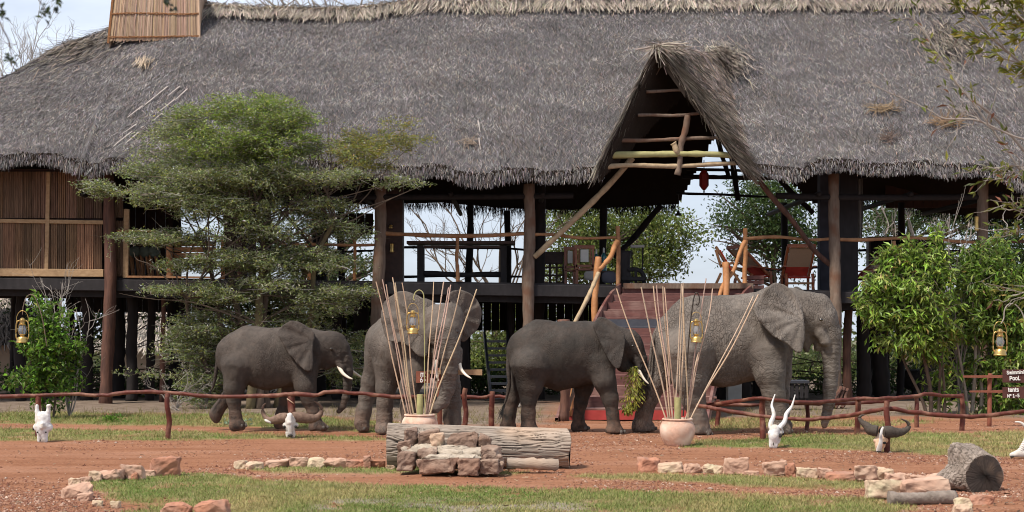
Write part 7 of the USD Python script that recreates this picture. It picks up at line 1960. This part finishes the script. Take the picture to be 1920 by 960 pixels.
# ------------------------------------------------------------------ way signs
def lettering(t, text, px_c, py_c, height, D, tilt=0.0, sx=0.80):
    """hand-painted letters: chunky caps on the board"""
    m = meshkit.text_mesh(text, height, 0.006, bold=True)
    v = np.asarray(m.vertices); v = v - [(v[:, 0].min() + v[:, 0].max()) / 2, (v[:, 1].min() + v[:, 1].max()) / 2, 0]
    v = v * [sx, 1, 1]
    c, s_ = math.cos(tilt), math.sin(tilt)
    o = P(px_c, py_c, D)
    w = np.stack([v[:, 0] * c - v[:, 1] * s_, -v[:, 2], v[:, 0] * s_ + v[:, 1] * c], -1) + o
    MB().add(w, m.faces).build('lettering', 'white_paint', t)
def arrow_board(t, x0, x1, yc, h0, h1, D, m_='sign_board', name='board'):
    A, B = P(x0, yc, D), P(x1, yc, D); s = D / FOC
    v = []
    for yy in (D - 0.02, D + 0.02):
        v += [[A[0], yy, A[2] - h0 * s / 2], [A[0], yy, A[2] + h0 * s / 2], [B[0], yy, B[2] + h1 * s / 2], [B[0], yy, B[2] - h1 * s / 2]]
    MB().add(np.array(v), [[0, 1, 2, 3], [7, 6, 5, 4], [0, 4, 5, 1], [1, 5, 6, 2], [2, 6, 7, 3], [3, 7, 4, 0]]).build(name, m_, t)
DSG = 29.0
t = thing('way_sign', 'dark red signpost with white Swimming Pool and tents boards', 'sign', P(1856, HORIZON + EYE * FOC / DSG, DSG) * [1, 1, 0])
MB().tube(wobble(P(1855, HORIZON + EYE * FOC / DSG, DSG), P(1857, 700, DSG), 10, 0.01, 4), 0.045, 10).build('sign_post', 'sign_red', t, True)
arrow_board(t, 1806, 1888, 706, 4, 6, DSG - 0.07, 'sign_red', 'arm'); arrow_board(t, 1818, 1890, 734, 3, 6, DSG - 0.07, 'sign_red', 'arm')
arrow_board(t, 1880, 1940, 705, 24, 26, DSG - 0.10); arrow_board(t, 1880, 1936, 736, 20, 24, DSG - 0.10)
lettering(t, 'SwimminG', 1905, 698, 0.066, DSG - 0.135, 0.04)
lettering(t, 'PooL', 1903, 709, 0.080, DSG - 0.135, 0.02)
lettering(t, 'tents', 1900, 731, 0.082, DSG - 0.135, 0.02)
lettering(t, 'N° 1-5', 1900, 742, 0.064, DSG - 0.135, 0.04)
t = thing('way_sign', 'red signpost half hidden behind the half-turned elephant, with white letters on its board', 'sign', P(825, HORIZON + EYE * FOC / 25.76, 25.76) * [1, 1, 0])
MB().tube(wobble(P(825, HORIZON + EYE * FOC / 25.76, 25.76), P(825, 690, 25.76), 10, 0.01, 4), 0.045, 10).build('sign_post', 'sign_red', t, True)
arrow_board(t, 800, 904, 698, 6, 11, 25.70, 'pale_timber', 'arm'); arrow_board(t, 780, 806, 707, 22, 22, 25.70, 'sign_red')
lettering(t, 'nt', 793, 702, 0.090, 25.665, 0.0)
lettering(t, '6-', 793, 712, 0.085, 25.665, 0.0)

# ------------------------------------------------------------------ log, stone pile, ring of stones
def rock(name, mat_, label, x0, x1, yt, yb, seed, depth=None, D=None, flat_top=False, cat='stone', group=None, parent=None, rough=0.06, sub=3, sink=0.03, block=0.62):
    """a faceted stone filling the pixel box"""
    D = D or GD(yb); s = D / FOC; g = np.random.default_rng(seed)
    w, h = (x1 - x0) * s, (yb - yt) * s; d = depth or max(0.6 * w, 0.7 * h)
    d = min(d, 0.45)
    # the outline: a hull of a few corners, so that faces meet in edges
    pts = []
    for _ in range(30):
        u = g.normal(size=3); u /= np.abs(u).max()
        pts.append(np.sign(u) * np.abs(u) ** block * g.uniform(0.74 if block > 0.5 else 0.88, 1.0))
    pts = np.array(pts)
    if flat_top:
        pts[:, 2] = np.where(pts[:, 2] > 0.1, 1.0, pts[:, 2])
    pts[:, 2] = np.where(pts[:, 2] < -0.45, -1.0, pts[:, 2])
    pts[:, 2] += 0.16 * pts[:, 0] * g.normal() + 0.10 * pts[:, 1] * g.normal()
    pts = (pts - pts.min(0)) / (pts.max(0) - pts.min(0)) * 2 - 1
    hull = ConvexHull(pts)
    m = trimesh.Trimesh(pts, fix_wind(pts, hull.simplices))
    m.merge_vertices()
    for _ in range(4):
        ln = m.edges_unique_length.max()
        if ln < 0.22:
            break
        m = m.subdivide_to_size(ln * 0.55, max_iter=8)
        m.merge_vertices()
    v, f0 = np.asarray(m.vertices), np.asarray(m.faces)
    v = v * [w / 2, d / 2, (h + sink) / 2]
    # wear the arrises, then roughen
    import scipy.sparse as sp
    e = m.edges_unique; A = sp.coo_matrix((np.ones(2 * len(e)), (np.r_[e[:, 0], e[:, 1]], np.r_[e[:, 1], e[:, 0]])), shape=(len(v), len(v))).tocsr()
    deg = np.maximum(np.asarray(A.sum(1)).ravel(), 1)[:, None]
    for _ in range(2):
        v = v + 0.5 * (A @ v / deg - v)
    n = vnormals(v, f0)
    o = g.uniform(0, 50, 3); sz = (w * h * d) ** (1 / 3)
    v = v + n * ((meshkit.fbm(v * (2.6 / sz) + o, 4, seed) - 0.5) * 0.26 * sz + (meshkit.fbm(v * 26 + o, 3, seed + 1) - 0.5) * rough * 0.7)[:, None]
    v += [xpx((x0 + x1) / 2, D), D + d * 0.3, (h - sink) / 2 + (EYE + (HORIZON - yb) * D / FOC)]
    return MB().add(v, f0).build(name, mat_, parent, 40, label, cat if parent is None else None, group if parent is None else None)

# the big weathered log
DLG = GD(880) - 0.0
g = np.random.default_rng(61)
t = thing('felled_log', 'big weathered grey log lying across the drive behind the stone pile', 'log', P(898, 880, DLG) * [1, 1, 0])
s = DLG / FOC
xa, xb = xpx(724, DLG), xpx(1069, DLG)
na, nb = 420, 260
U = np.linspace(0, 1, na); A = np.linspace(0, 2 * np.pi, nb, endpoint=False)
ra, rb = 43.5 * s, 38.5 * s
uu, aa = np.meshgrid(U, A, indexing='ij')
rad = ra + (rb - ra) * uu
arc = aa * 0.3
crk = meshkit.noise(np.stack([uu * 3.2, arc * 26 + 3 * meshkit.noise(np.stack([uu * 9, arc * 6, uu * 0], -1), 3), uu * 0], -1), 7)
crk2 = meshkit.noise(np.stack([uu * 9, arc * 55, uu * 0 + 4], -1), 8)
groove = np.clip(1 - np.abs(crk - 0.5) * 11, 0, 1) * np.clip(meshkit.noise(np.stack([uu * 7, arc * 9, uu * 0 + 9], -1), 12) * 2 - 0.55, 0, 1) + 0.45 * np.clip(1 - np.abs(crk2 - 0.5) * 8, 0, 1)
rad = rad * (1 + 0.05 * (meshkit.fbm(np.stack([uu * 2.5, np.cos(aa), np.sin(aa)], -1), 3, 2) - 0.5)) - 0.034 * groove
rad[0] *= 0.965; rad[-1] *= 0.965
zc = ra + (rb - ra) * uu - 0.02
v = np.stack([xa + (xb - xa) * uu + 0.02 * np.sin(aa * 3) * (uu > 0.99), DLG + 0.30 + rad * np.cos(aa), zc + rad * np.sin(aa)], -1).reshape(-1, 3)
i = np.arange(na - 1)[:, None] * nb; j = np.arange(nb)[None]; k = (j + 1) % nb
f = np.stack([i + j, i + nb + j, i + nb + k, i + k], -1).reshape(-1, 4)
tint = np.clip(1.08 - 0.85 * groove, 0.2, 1.2)[..., None] * np.ones(3)
MB().add(v, f, tint.reshape(-1, 3)).build('log_body', 'log_wood', t, True)
for X_, r_ in ((xa, ra), (xb, rb)):
    sg = -1 if X_ == xa else 1
    n = 60; th = np.linspace(0, 2 * np.pi, n, endpoint=False)
    rings = [np.c_[np.full(n, X_ + sg * 0.02 * (1 - q)), DLG + 0.30 + r_ * q * 0.965 * np.cos(th), (r_ - 0.02) + r_ * q * 0.965 * np.sin(th)] for q in (1, 0.97, 0.5, 0.02)]
    v = np.vstack(rings); i = np.arange(3)[:, None] * n; j = np.arange(n)[None]; k = (j + 1) % n
    MB().add(v, np.stack([i + j, i + k, i + n + k, i + n + j], -1).reshape(-1, 4)).build('cut_end', 'log_end', t)
# split billet lying against the log
MB().tube(wobble(P(951, 868, DLG - 0.45), P(1046, 872, DLG - 0.42), 16, 0.012, 3), [10.5 * s] * 16, 9, rough=0.08, seed=4).build('split_billet', 'log_wood', None, 40, 'short split billet lying along the foot of the big log', 'billet')

# stone pile
pile = thing('stone_pile', 'heap of brown mortared stones in front of the big log', 'stone pile', P(850, 886, 19.0) * [1, 1, 0])
DP = 18.95
for k, (x0, x1, yt, yb, m_, dd, dep) in enumerate([
        (758, 783, 802, 836, 'stone_brown', 0.16, 0.25), (781, 826, 803, 839, 'stone_brown', 0.14, 0.25), (806, 834, 812, 840, 'stone_tan', 0.08, 0.22), (834, 897, 809, 842, 'stone_brown', 0.14, 0.28), (893, 922, 813, 841, 'stone_brown', 0.16, 0.24),
        (744, 772, 826, 846, 'stone_brown', 0.05, 0.25), (745, 781, 847, 877, 'stone_brown', -0.10, 0.30), (780, 820, 838, 854, 'stone_brown', -0.08, 0.30), (816, 872, 838, 858, 'mortar', -0.04, 0.35), (850, 912, 838, 862, 'mortar', -0.04, 0.35), (898, 940, 836, 862, 'stone_brown', -0.06, 0.30), (905, 945, 850, 872, 'stone_brown', -0.10, 0.28),
        (780, 862, 857, 887, 'stone_pile', -0.30, 0.30), (858, 900, 860, 886, 'stone_pile', -0.30, 0.30), (898, 935, 862, 885, 'stone_brown', -0.26, 0.28), (928, 945, 862, 882, 'stone_brown', -0.20, 0.22), (785, 905, 852, 864, 'mortar', -0.20, 0.34), (752, 800, 836, 850, 'mortar', 0.02, 0.25), (772, 905, 833, 870, 'mortar', 0.10, 0.40)]):
    D = DP + dd
    g = np.random.default_rng(700 + k); s2 = D / FOC
    rock('stone', m_, None, x0, x1, yt, yb, 700 + k, dep, D, flat_top=(k in (12, 13, 14)), parent=pile, rough=0.035, sink=0.04, block=0.3 if k in (12, 13, 14, 3) else 0.55)

RING = [(112, 172, 904, 934, 'stone_pink', 'pink angular stone at the left tip of the stone ring'), (128, 152, 897, 908, 'stone_tan', 'small flat stone leaning on the left tip stone'), (144, 172, 924, 939, 'stone_pink', 'flat pale stone in front of the left tip stone'), (147, 170, 894, 904, 'stone_pink', 'thin slab stone beside the yellowish round stone'), (166, 190, 884, 903, 'stone_tan', 'yellowish rounded stone in the left arc'), (184, 232, 880, 902, 'stone_pink', 'long low pink stone left of the rounded pair'), (226, 270, 870, 900, 'stone_pink', 'rounded pink stone left of the big block'), (245, 258, 886, 901, 'stone_red', 'dark red chip wedged between stones of the left arc'), (266, 290, 881, 894, 'stone_pink', 'small stone touching the big orange block'), (278, 334, 857, 893, 'stone_red', 'largest orange-red block of the left arc'), (172, 192, 938, 948, 'stone_tan', 'small tan stone on the inner left lawn edge'), (206, 226, 940, 952, 'stone_tan', 'small grey-tan stone at the lawn edge'), (300, 358, 944, 975, 'stone_red', 'red stone cut off by the lower frame edge, left one'), (362, 432, 938, 975, 'stone_red', 'red stone cut off by the lower frame edge, right one'),
        (438, 464, 863, 878, 'stone_tan', 'pale cream stone at the start of the middle row'), (459, 493, 866, 879, 'stone_tan', 'buff stone second in the middle row'), (482, 494, 861, 876, 'stone_red', 'upright chip in the middle row'), (496, 541, 862, 876, 'stone_pink', 'flat pink stone in the middle row'), (541, 578, 857, 876, 'stone_pink', 'square-topped stone in the middle row'), (574, 612, 858, 877, 'stone_tan', 'cracked tan stone in the middle row'), (608, 651, 860, 877, 'stone_pink', 'broad smooth pink stone in the middle row'), (648, 684, 862, 877, 'stone_red', 'low reddish stone before the upright slab'), (681, 695, 854, 878, 'stone_red', 'upright brown slab at the end of the middle row'), (693, 722, 864, 877, 'stone_red', 'flat red stone beside the big log'), (724, 742, 872, 881, 'stone_tan', 'small stone at the log\'s left foot'), (966, 1018, 860, 880, 'stone_red', 'tan block lying against the split billet'),
        (1197, 1238, 858, 883, 'stone_red', 'square red block at the left of the right arc'), (1234, 1282, 867, 885, 'stone_tan', 'slanting slab second in the right arc'), (1282, 1316, 869, 886, 'stone_pink', 'square pink stone third in the right arc'), (1314, 1346, 870, 886, 'stone_tan', 'buff stone fourth in the right arc'), (1338, 1362, 872, 887, 'stone_tan', 'chipped pale stone in the right arc'), (1358, 1404, 858, 888, 'stone_pink', 'tall pink block in the middle of the right arc'), (1396, 1424, 883, 890, 'stone_pink', 'low flat stone right of the tall pink block'), (1432, 1478, 864, 890, 'stone_pink', 'slope-topped pink block in the right arc'), (1474, 1494, 868, 892, 'stone_red', 'narrow reddish stone in the right arc'), (1494, 1535, 877, 893, 'stone_tan', 'long pale slab in the right arc'), (1534, 1562, 877, 894, 'stone_pink', 'small cubic stone in the right arc'), (1550, 1604, 886, 900, 'stone_red', 'long dark-faced slab in the right arc'), (1602, 1646, 872, 900, 'stone_pink', 'leaning pink block near the right end'), (1640, 1676, 874, 900, 'stone_tan', 'pale pointed stone near the right end'), (1662, 1712, 888, 902, 'stone_pink', 'flat pink stone behind the two stump-like blocks'), (1700, 1740, 890, 906, 'stone_pink', 'low stone behind the right stump-like block'), (1738, 1780, 888, 908, 'stone_pink', 'pink stone beside the bark-covered log'),
        (1627, 1692, 899, 935, 'stone_tan', 'left stump-like block with a flat pale top'), (1690, 1781, 895, 937, 'stone_pink', 'right stump-like block with a broken dark face'), (1790, 1822, 934, 950, 'stone_tan', 'tan stone in front of the bark-covered log'), (1816, 1866, 928, 944, 'stone_red', 'red stone at the right of the bark-covered log'), (1780, 1830, 946, 972, 'stone_tan', 'tan stone at the lower right edge')]
for k, (x0, x1, yt, yb, m_, lab) in enumerate(RING):
    rock('border_stone', m_, lab, x0, x1, yt, yb, 800 + k * 3, None, None, flat_top=(lab.find('flat') >= 0 or lab.find('block') >= 0 or lab.find('slab') >= 0), group='stones of the big ring', rough=0.028, block=0.28 if 'stump-like' in lab else (0.42 if ('block' in lab or 'slab' in lab) else 0.62))

# bark-covered log showing its sawn end
g = np.random.default_rng(66)
DB = 16.9
s = DB / FOC
t = thing('sawn_log', 'short thick log with cracked bark showing its dark sawn end', 'log', P(1838, 930, DB) * [1, 1, 0])
c0 = P(1846, 893, DB); ax = np.array([-0.24, 0.97, 0.0]); ax /= np.linalg.norm(ax)
sx = np.cross(ax, [0, 0, 1.0]); up = np.array([0, 0, 1.0])
na, nb = 130, 300
uu, aa = np.meshgrid(np.linspace(0, 1, na), np.linspace(0, 2 * np.pi, nb, endpoint=False), indexing='ij')
r0 = 39 * s
q3 = np.stack([np.cos(aa) * 1.0, np.sin(aa) * 1.0, uu * 2.4], -1)
vor = meshkit.noise(q3 * [6, 6, 6], 3)
v2 = np.minimum(np.abs(meshkit.noise(q3 * [7, 7, 4.5], 5) - 0.5), np.abs(meshkit.noise(q3 * [9, 9, 3.5] + 7, 6) - 0.5))
crack = np.clip(1 - v2 * 15, 0, 1)
flare = 1 + 0.42 * uu * np.clip(np.sin(aa - 0.3), 0, 1) + 0.42 * np.exp(-((aa - 2.2) / 0.28) ** 2) * np.clip(uu * 2.2 - 0.25, 0, 1) + 0.85 * np.exp(-((aa - 3.35) / 0.35) ** 2) * uu
rad = r0 * flare * (1 + 0.10 * (meshkit.fbm(q3 * 2.0, 3, 9) - 0.5) + 0.05 * (vor - 0.5)) * (1.0 - 0.06 * crack)
rad *= 1 + 0.05 * np.clip(uu * 30, 0, 1)
Ln = 0.30
v = c0 + ax * (uu * Ln)[..., None] + sx * (rad * np.cos(aa))[..., None] + up * (rad * np.sin(aa))[..., None]
v[..., 2] = np.maximum(v[..., 2], -0.02)
i = np.arange(na - 1)[:, None] * nb; j = np.arange(nb)[None]; k = (j + 1) % nb
tt = np.clip(1.12 - 0.75 * crack, 0.3, 1.2)[..., None] * np.ones(3)
MB().add(v.reshape(-1, 3), np.stack([i + j, i + k, i + nb + k, i + nb + j], -1).reshape(-1, 4), tt.reshape(-1, 3)).build('bark', 'bark_grey', t, True)
rim = v[0]; cc = rim.mean(0)
rr = [cc + (rim - cc) * q - ax * 0.012 * (1 - q) + g.normal(0, 0.002, (nb, 1)) * ax for q in (1.0, 0.93, 0.6, 0.3, 0.02)]
i = np.arange(4)[:, None] * nb
MB().add(np.vstack(rr), np.stack([i + j, i + nb + j, i + nb + k, i + k], -1).reshape(-1, 4)).build('sawn_face', 'log_end', t)
bk = v[-1]; cb = bk.mean(0)
MB().add(np.vstack([bk, cb[None]]), np.stack([np.arange(nb), (np.arange(nb) + 1) % nb, np.full(nb, nb)], 1)).build('back_face', 'log_end', t)
# small log lying at the lower right
DQ = 15.6; s = DQ / FOC
cq = spline([P(1666, 952, DQ), P(1690, 949, DQ), P(1730, 950, DQ + 0.05), P(1760, 946, DQ + 0.1), P(1790, 943, DQ + 0.15)], 40)
cq[:, 2] = np.maximum(cq[:, 2], 0.05)
t = thing('fallen_branch', 'short grey branch piece lying at the lower right', 'log', P(1728, 958, DQ) * [1, 1, 0])
MB().tube(cq, np.interp(np.linspace(0, 1, 40), [0, 0.08, 0.2, 0.55, 0.62, 0.8, 1], [14, 15, 11.5, 11, 12.5, 13, 13]) * s, 18, rough=0.04, seed=8).build('branch_body', 'bark_grey', t, True)

# ------------------------------------------------------------------ skulls
def sdf_part(t, name, m_, chains, res, cuts=(), smooth=2, k=0.02, sq=1.0, noise_=0.004):
    pts = np.array([p for c in chains for p in c[0]]); rr = max(max(np.atleast_1d(c[1])) for c in chains)
    fd = Field(pts.min(0) - rr - 0.05, pts.max(0) + rr + 0.05, res)
    for c in chains:
        fd.chain(c[0], c[1], k if len(c) < 3 else c[2], sq if len(c) < 4 else c[3])
    for c in cuts:
        fd.cut(c[0], c[1])
    v, f = fd.mesh(smooth)
    v = v + vnormals(v, f) * ((meshkit.fbm(v * 30, 3, 3) - 0.5) * noise_ * 2)[:, None]
    return MB().add(v, f).build(name, m_, t, True)
def holes(t, lst, m_='bone_hole'):
    for c, r in lst:
        m = trimesh.creation.icosphere(2, 1.0)
        MB().add(np.asarray(m.vertices) * r + c, m.faces).build('eye_socket' if r[0] > 0.02 else 'nostril', m_, t, True)
# giraffe skull, white, nose down
DGi = GD(827) - 0.1; s = DGi / FOC
W = lambda x, y, d=0.0: P(x, y, DGi) + [0, d, 0]
t = thing('giraffe_skull', 'white giraffe skull with two stubby horns stood on its nose by the left fence', 'skull', W(80, 827) * [1, 1, 0])
sdf_part(t, 'cranium', 'bone_white', [
    ([W(80, 782), W(80, 800)], [11 * s, 13 * s], 0.03, 0.8), ([W(69, 801, 0.02), W(91, 801, 0.02)], [7.5 * s, 7.5 * s], 0.03), ([W(80, 800), W(79, 823, 0.02)], [12.5 * s, 9 * s], 0.03, 0.8),
    ([W(76, 812, -0.02), W(74, 826)], [5 * s, 4 * s], 0.02), ([W(84, 812, -0.02), W(85, 826)], [5 * s, 4.5 * s], 0.02), ([W(82, 795, -0.09), W(82, 800, -0.10)], [4 * s, 4 * s], 0.03),
    ([W(71, 788), W(69.5, 772), W(69.5, 761)], [5.5 * s, 3.5 * s, 3.0 * s], 0.03), ([W(89, 788), W(90.5, 772), W(91, 762)], [5.5 * s, 3.5 * s, 3.2 * s], 0.03), ([W(91, 761), W(92.5, 761)], [3.4 * s, 3.4 * s], 0.02)], 0.009)
holes(t, [(W(73.5, 810, -0.085), np.array([0.014, 0.012, 0.016])), (W(89, 810, -0.085), np.array([0.014, 0.012, 0.016])), (W(63.5, 804, -0.0), np.array([0.024, 0.03, 0.03])), (W(78, 825, -0.075), np.array([0.010, 0.012, 0.02]))])
# left buffalo skull on a red post
DBf = GD(821); s = DBf / FOC
W = lambda x, y, d=0.0: P(x, y, DBf) + [0, d, 0]
t = thing('painted_post', 'red painted short post behind the left buffalo skull', 'post', W(543, 822, 0.25) * [1, 1, 0])
MB().tube(wobble(W(543, 826, 0.16) * [1, 1, 0], W(543, 741, 0.16), 10, 0.008, 3), [7 * s] * 10, 12, rough=0.05, seed=3).build('post_body', 'fence_red', t, 40)
MB().tube(spline([W(537, 748, 0.09), W(543, 752, 0.07), W(549, 757, 0.09), W(543, 759, 0.24), W(537, 755, 0.2), W(537, 748, 0.09)], 20), 0.007, 6).build('tie_wire', 'bone_rust', t, True)
t = thing('buffalo_skull', 'buffalo skull with brown upcurved horns and pale blaze on the left', 'skull', W(545, 822) * [1, 1, 0])
sdf_part(t, 'cranium', 'bone', [([W(544.5, 788, 0.0), W(544.5, 800, 0.0), W(545, 814, 0.02)], [10 * s, 9 * s, 7.5 * s], 0.03, 0.8), ([W(534, 797, 0.03), W(555, 797, 0.03)], [4.5 * s, 4.5 * s], 0.02), ([W(544, 778, -0.02), W(544, 792, -0.06)], [4.5 * s, 6 * s], 0.02), ([W(539, 812), W(540, 818)], [4 * s, 3.4 * s], 0.02), ([W(550, 812), W(550, 818)], [4 * s, 3.4 * s], 0.02)], 0.008)
MB().tube(spline([W(544, 775, -0.075), W(544, 785, -0.085), W(544.5, 797, -0.085), W(545, 808, -0.07), W(545, 813, -0.06)], 16), np.linspace(4.6, 3.4, 16) * s, 10, flat=0.35).build('blaze', 'bone_white', t, True)
holes(t, [(W(534, 800, -0.05), np.array([0.024, 0.02, 0.026])), (W(555.5, 800, -0.05), np.array([0.024, 0.02, 0.026])), (W(545, 816.5, -0.055), np.array([0.045, 0.025, 0.022]))])
for pth, rr in (([(541, 783), (528, 784), (514, 788), (503, 789), (493, 783), (488, 772), (489, 763), (494, 757)], [8.5, 10, 8.5, 6, 4.5, 3.2, 2.2, 0.7]), ([(548, 781), (562, 783), (578, 786), (590, 784), (598, 776), (599, 766), (594, 758), (586, 753)], [8.5, 11, 9, 6.5, 5, 3.4, 2.0, 0.6])):
    c = spline([W(x, y, 0.02 + 0.004 * abs(x - 545)) for x, y in pth], 44)
    MB().tube(c, np.interp(np.linspace(0, 1, 44), np.linspace(0, 1, len(rr)), rr) * s, 14, rough=0.035, seed=5).build('horn', 'horn_brown', t, True)
MB().tube(spline([W(497, 786.5, -0.03), W(503, 790, -0.05), W(509, 793, -0.04)], 10), np.array([1.5, 3, 3.6, 4, 4, 4, 4, 3.6, 3, 1]) * s, 10, flat=0.6).build('horn_core', 'bone', t, True)
# right buffalo skull
DBf = GD(846) - 0.15; s = DBf / FOC
W = lambda x, y, d=0.0: P(x, y, DBf) + [0, d, 0]
t = thing('buffalo_skull', 'buffalo skull with wide dark horns and white stripe, against the right fence post', 'skull', W(1652, 847) * [1, 1, 0])
sdf_part(t, 'cranium', 'bone_rust', [([W(1652, 822, 0.03), W(1651, 834, 0.03), W(1649, 843, 0.03)], [10 * s, 9 * s, 6 * s], 0.03, 0.8), ([W(1642, 826, 0.03), W(1662, 826, 0.03)], [4 * s, 4.5 * s], 0.02)], 0.008)
MB().tube(spline([W(1653, 800, -0.10), W(1649.5, 806, -0.12), W(1648, 814, -0.125), W(1648.5, 822, -0.10), W(1648, 832, -0.085), W(1646, 842, -0.06), W(1645.5, 846, -0.05)], 26), np.interp(np.linspace(0, 1, 26), [0, 0.3, 0.55, 0.8, 1], [2.0, 2.6, 3.4, 4.8, 4.8]) * s, 10, flat=0.35).build('blaze', 'bone_white', t, True)
holes(t, [(W(1657, 830, -0.05), np.array([0.028, 0.02, 0.02])), (W(1646, 846, -0.065), np.array([0.035, 0.02, 0.012]))])
for pth, rr in (([(1646, 808), (1634, 806), (1626, 798), (1618, 791), (1615, 784), (1618, 780), (1625, 778)], [10.5, 10.5, 7, 4.5, 3, 2, 0.6]), ([(1654, 810), (1668, 810), (1682, 812), (1695, 811), (1705, 807), (1710, 800), (1706, 792), (1693, 786)], [10.5, 12, 9.5, 7, 5.5, 4, 2.6, 0.6])):
    c = spline([W(x, y, 0.0 + 0.003 * abs(x - 1650)) for x, y in pth], 44)
    MB().tube(c, np.interp(np.linspace(0, 1, 44), np.linspace(0, 1, len(rr)), rr) * s, 14, rough=0.035, seed=6).build('horn', 'horn_dark', t, True)
# antelope skull, white with spiral horns
DAn = GD(839) - 0.05; s = DAn / FOC
W = lambda x, y, d=0.0: P(x, y, DAn) + [0, d, 0]
t = thing('antelope_skull', 'white antelope skull with two long wavy horns propped on the lawn', 'skull', W(1452, 840) * [1, 1, 0])
sdf_part(t, 'cranium', 'bone_white', [([W(1453, 806, 0.02), W(1451, 818, 0.0), W(1449, 834, 0.02)], [10 * s, 9 * s, 6.5 * s], 0.03, 0.85), ([W(1444, 812), W(1446, 815)], [4.5 * s, 4 * s], 0.02), ([W(1462, 812, 0.04), W(1459, 828, 0.06)], [6 * s, 5 * s], 0.02), ([W(1464, 804, 0.14), W(1468, 812, 0.16)], [6 * s, 5 * s], 0.02), ([W(1446, 826), W(1445, 837)], [4 * s, 3 * s], 0.015), ([W(1452, 826), W(1451, 838)], [3.6 * s, 3 * s], 0.015), ([W(1457, 828), W(1455, 838)], [3.6 * s, 2.6 * s], 0.015)], 0.008)
holes(t, [(W(1462.5, 816.5, -0.03), np.array([0.026, 0.026, 0.034])), (W(1470, 815, 0.10), np.array([0.020, 0.02, 0.022])), (W(1456, 801, 0.02), np.array([0.03, 0.02, 0.03])), (W(1449, 832, -0.062), np.array([0.007, 0.008, 0.03]))])
for pth in ([(1449, 806), (1446, 800), (1447, 792), (1451, 784), (1453, 777), (1451.5, 769), (1450, 762), (1452, 753), (1457, 740)], [(1461, 804), (1465, 799), (1471, 793), (1474.5, 785), (1476, 778), (1481, 771), (1487, 764), (1491, 754), (1495, 741)]):
    c = spline([W(x, y, 0.02 + 0.02 * i) for i, (x, y) in enumerate(pth)], 50)
    MB().tube(c, np.interp(np.linspace(0, 1, 50), [0, 0.15, 0.6, 1], [4.8, 4.6, 3.4, 0.9]) * s, 14).build('horn', 'bone_white', t, True)
# skull cut off by the right frame edge
DK2 = GD(858); s = DK2 / FOC
W = lambda x, y, d=0.0: P(x, y, DK2) + [0, d, 0]
t = thing('horned_skull', 'grey-white ridged antelope horn and skull cut off by the right frame edge', 'skull', W(1915, 858) * [1, 1, 0])
sdf_part(t, 'cranium', 'bone', [([W(1897, 853), W(1910, 850), W(1926, 850)], [4.5 * s, 6.5 * s, 9 * s], 0.03, 0.9)], 0.008)
holes(t, [(W(1896, 856, -0.04), np.array([0.03, 0.02, 0.016]))])
c = spline([W(1912, 848), W(1918, 838), W(1924, 826), W(1932, 812)], 40)
MB().tube(c, (6.0 + 1.0 * np.sin(np.arange(40) * 1.5)) * np.linspace(1, 0.8, 40) * s, 12).build('ridged_horn', 'bone', t, True)
c = spline([W(1903, 791), W(1912, 792), (W(1920, 797)), W(1928, 806), W(1934, 820)], 30)
MB().tube(c, np.linspace(1.2, 5, 30) * s, 12).build('horn', 'bone', t, True)

# ------------------------------------------------------------------ the leafy spray the dark elephant is eating
g = np.random.default_rng(99)
DV = 26.88
t = thing('leafy_spray', 'hanging spray of yellow-green leaves held in the dark elephant\'s mouth', 'branch', P(1186, 690, DV))
c = spline([P(1186, 688, DV), P(1188, 710, DV - 0.03), P(1187, 735, DV - 0.04), P(1180, 760, DV - 0.02), P(1176, 772, DV)], 30)
MB().tube(c, np.linspace(0.012, 0.004, 30), 7).build('stem', 'green_pole', t, True)
n = 520; i = g.integers(0, 30, n)
wd = np.interp(i / 29, [0, 0.25, 0.6, 0.85, 1], [0.06, 0.14, 0.17, 0.11, 0.04])[:, None]
p = c[i] + g.normal(0, 0.45, (n, 3)) * wd * [1, 0.8, 0.3]
mb = MB(); leaves(p, (p - c[i]) * 4 + [0, -0.1, -0.75] + g.normal(0, 0.35, (n, 3)), g.uniform(0.06, 0.12, n), g.uniform(0.016, 0.028, n), mix_tint(n, g, [(0.34, 0.33, 0.055), (0.20, 0.23, 0.04), (0.46, 0.42, 0.11)], [0.5, 0.3, 0.2], 0.25), mb, g)
mb.build('leaf_bunch', 'leaf', t, kind='stuff')
m = trimesh.creation.icosphere(2, 1.0)
MB().add(np.asarray(m.vertices) * [0.05, 0.03, 0.018] + P(562, 884, 18.9) * [1, 1, 0], m.faces).build('dark_pebble', 'stone_brown', None, True, 'small dark clod on the lawn inside the left arc', 'clod') if False else None
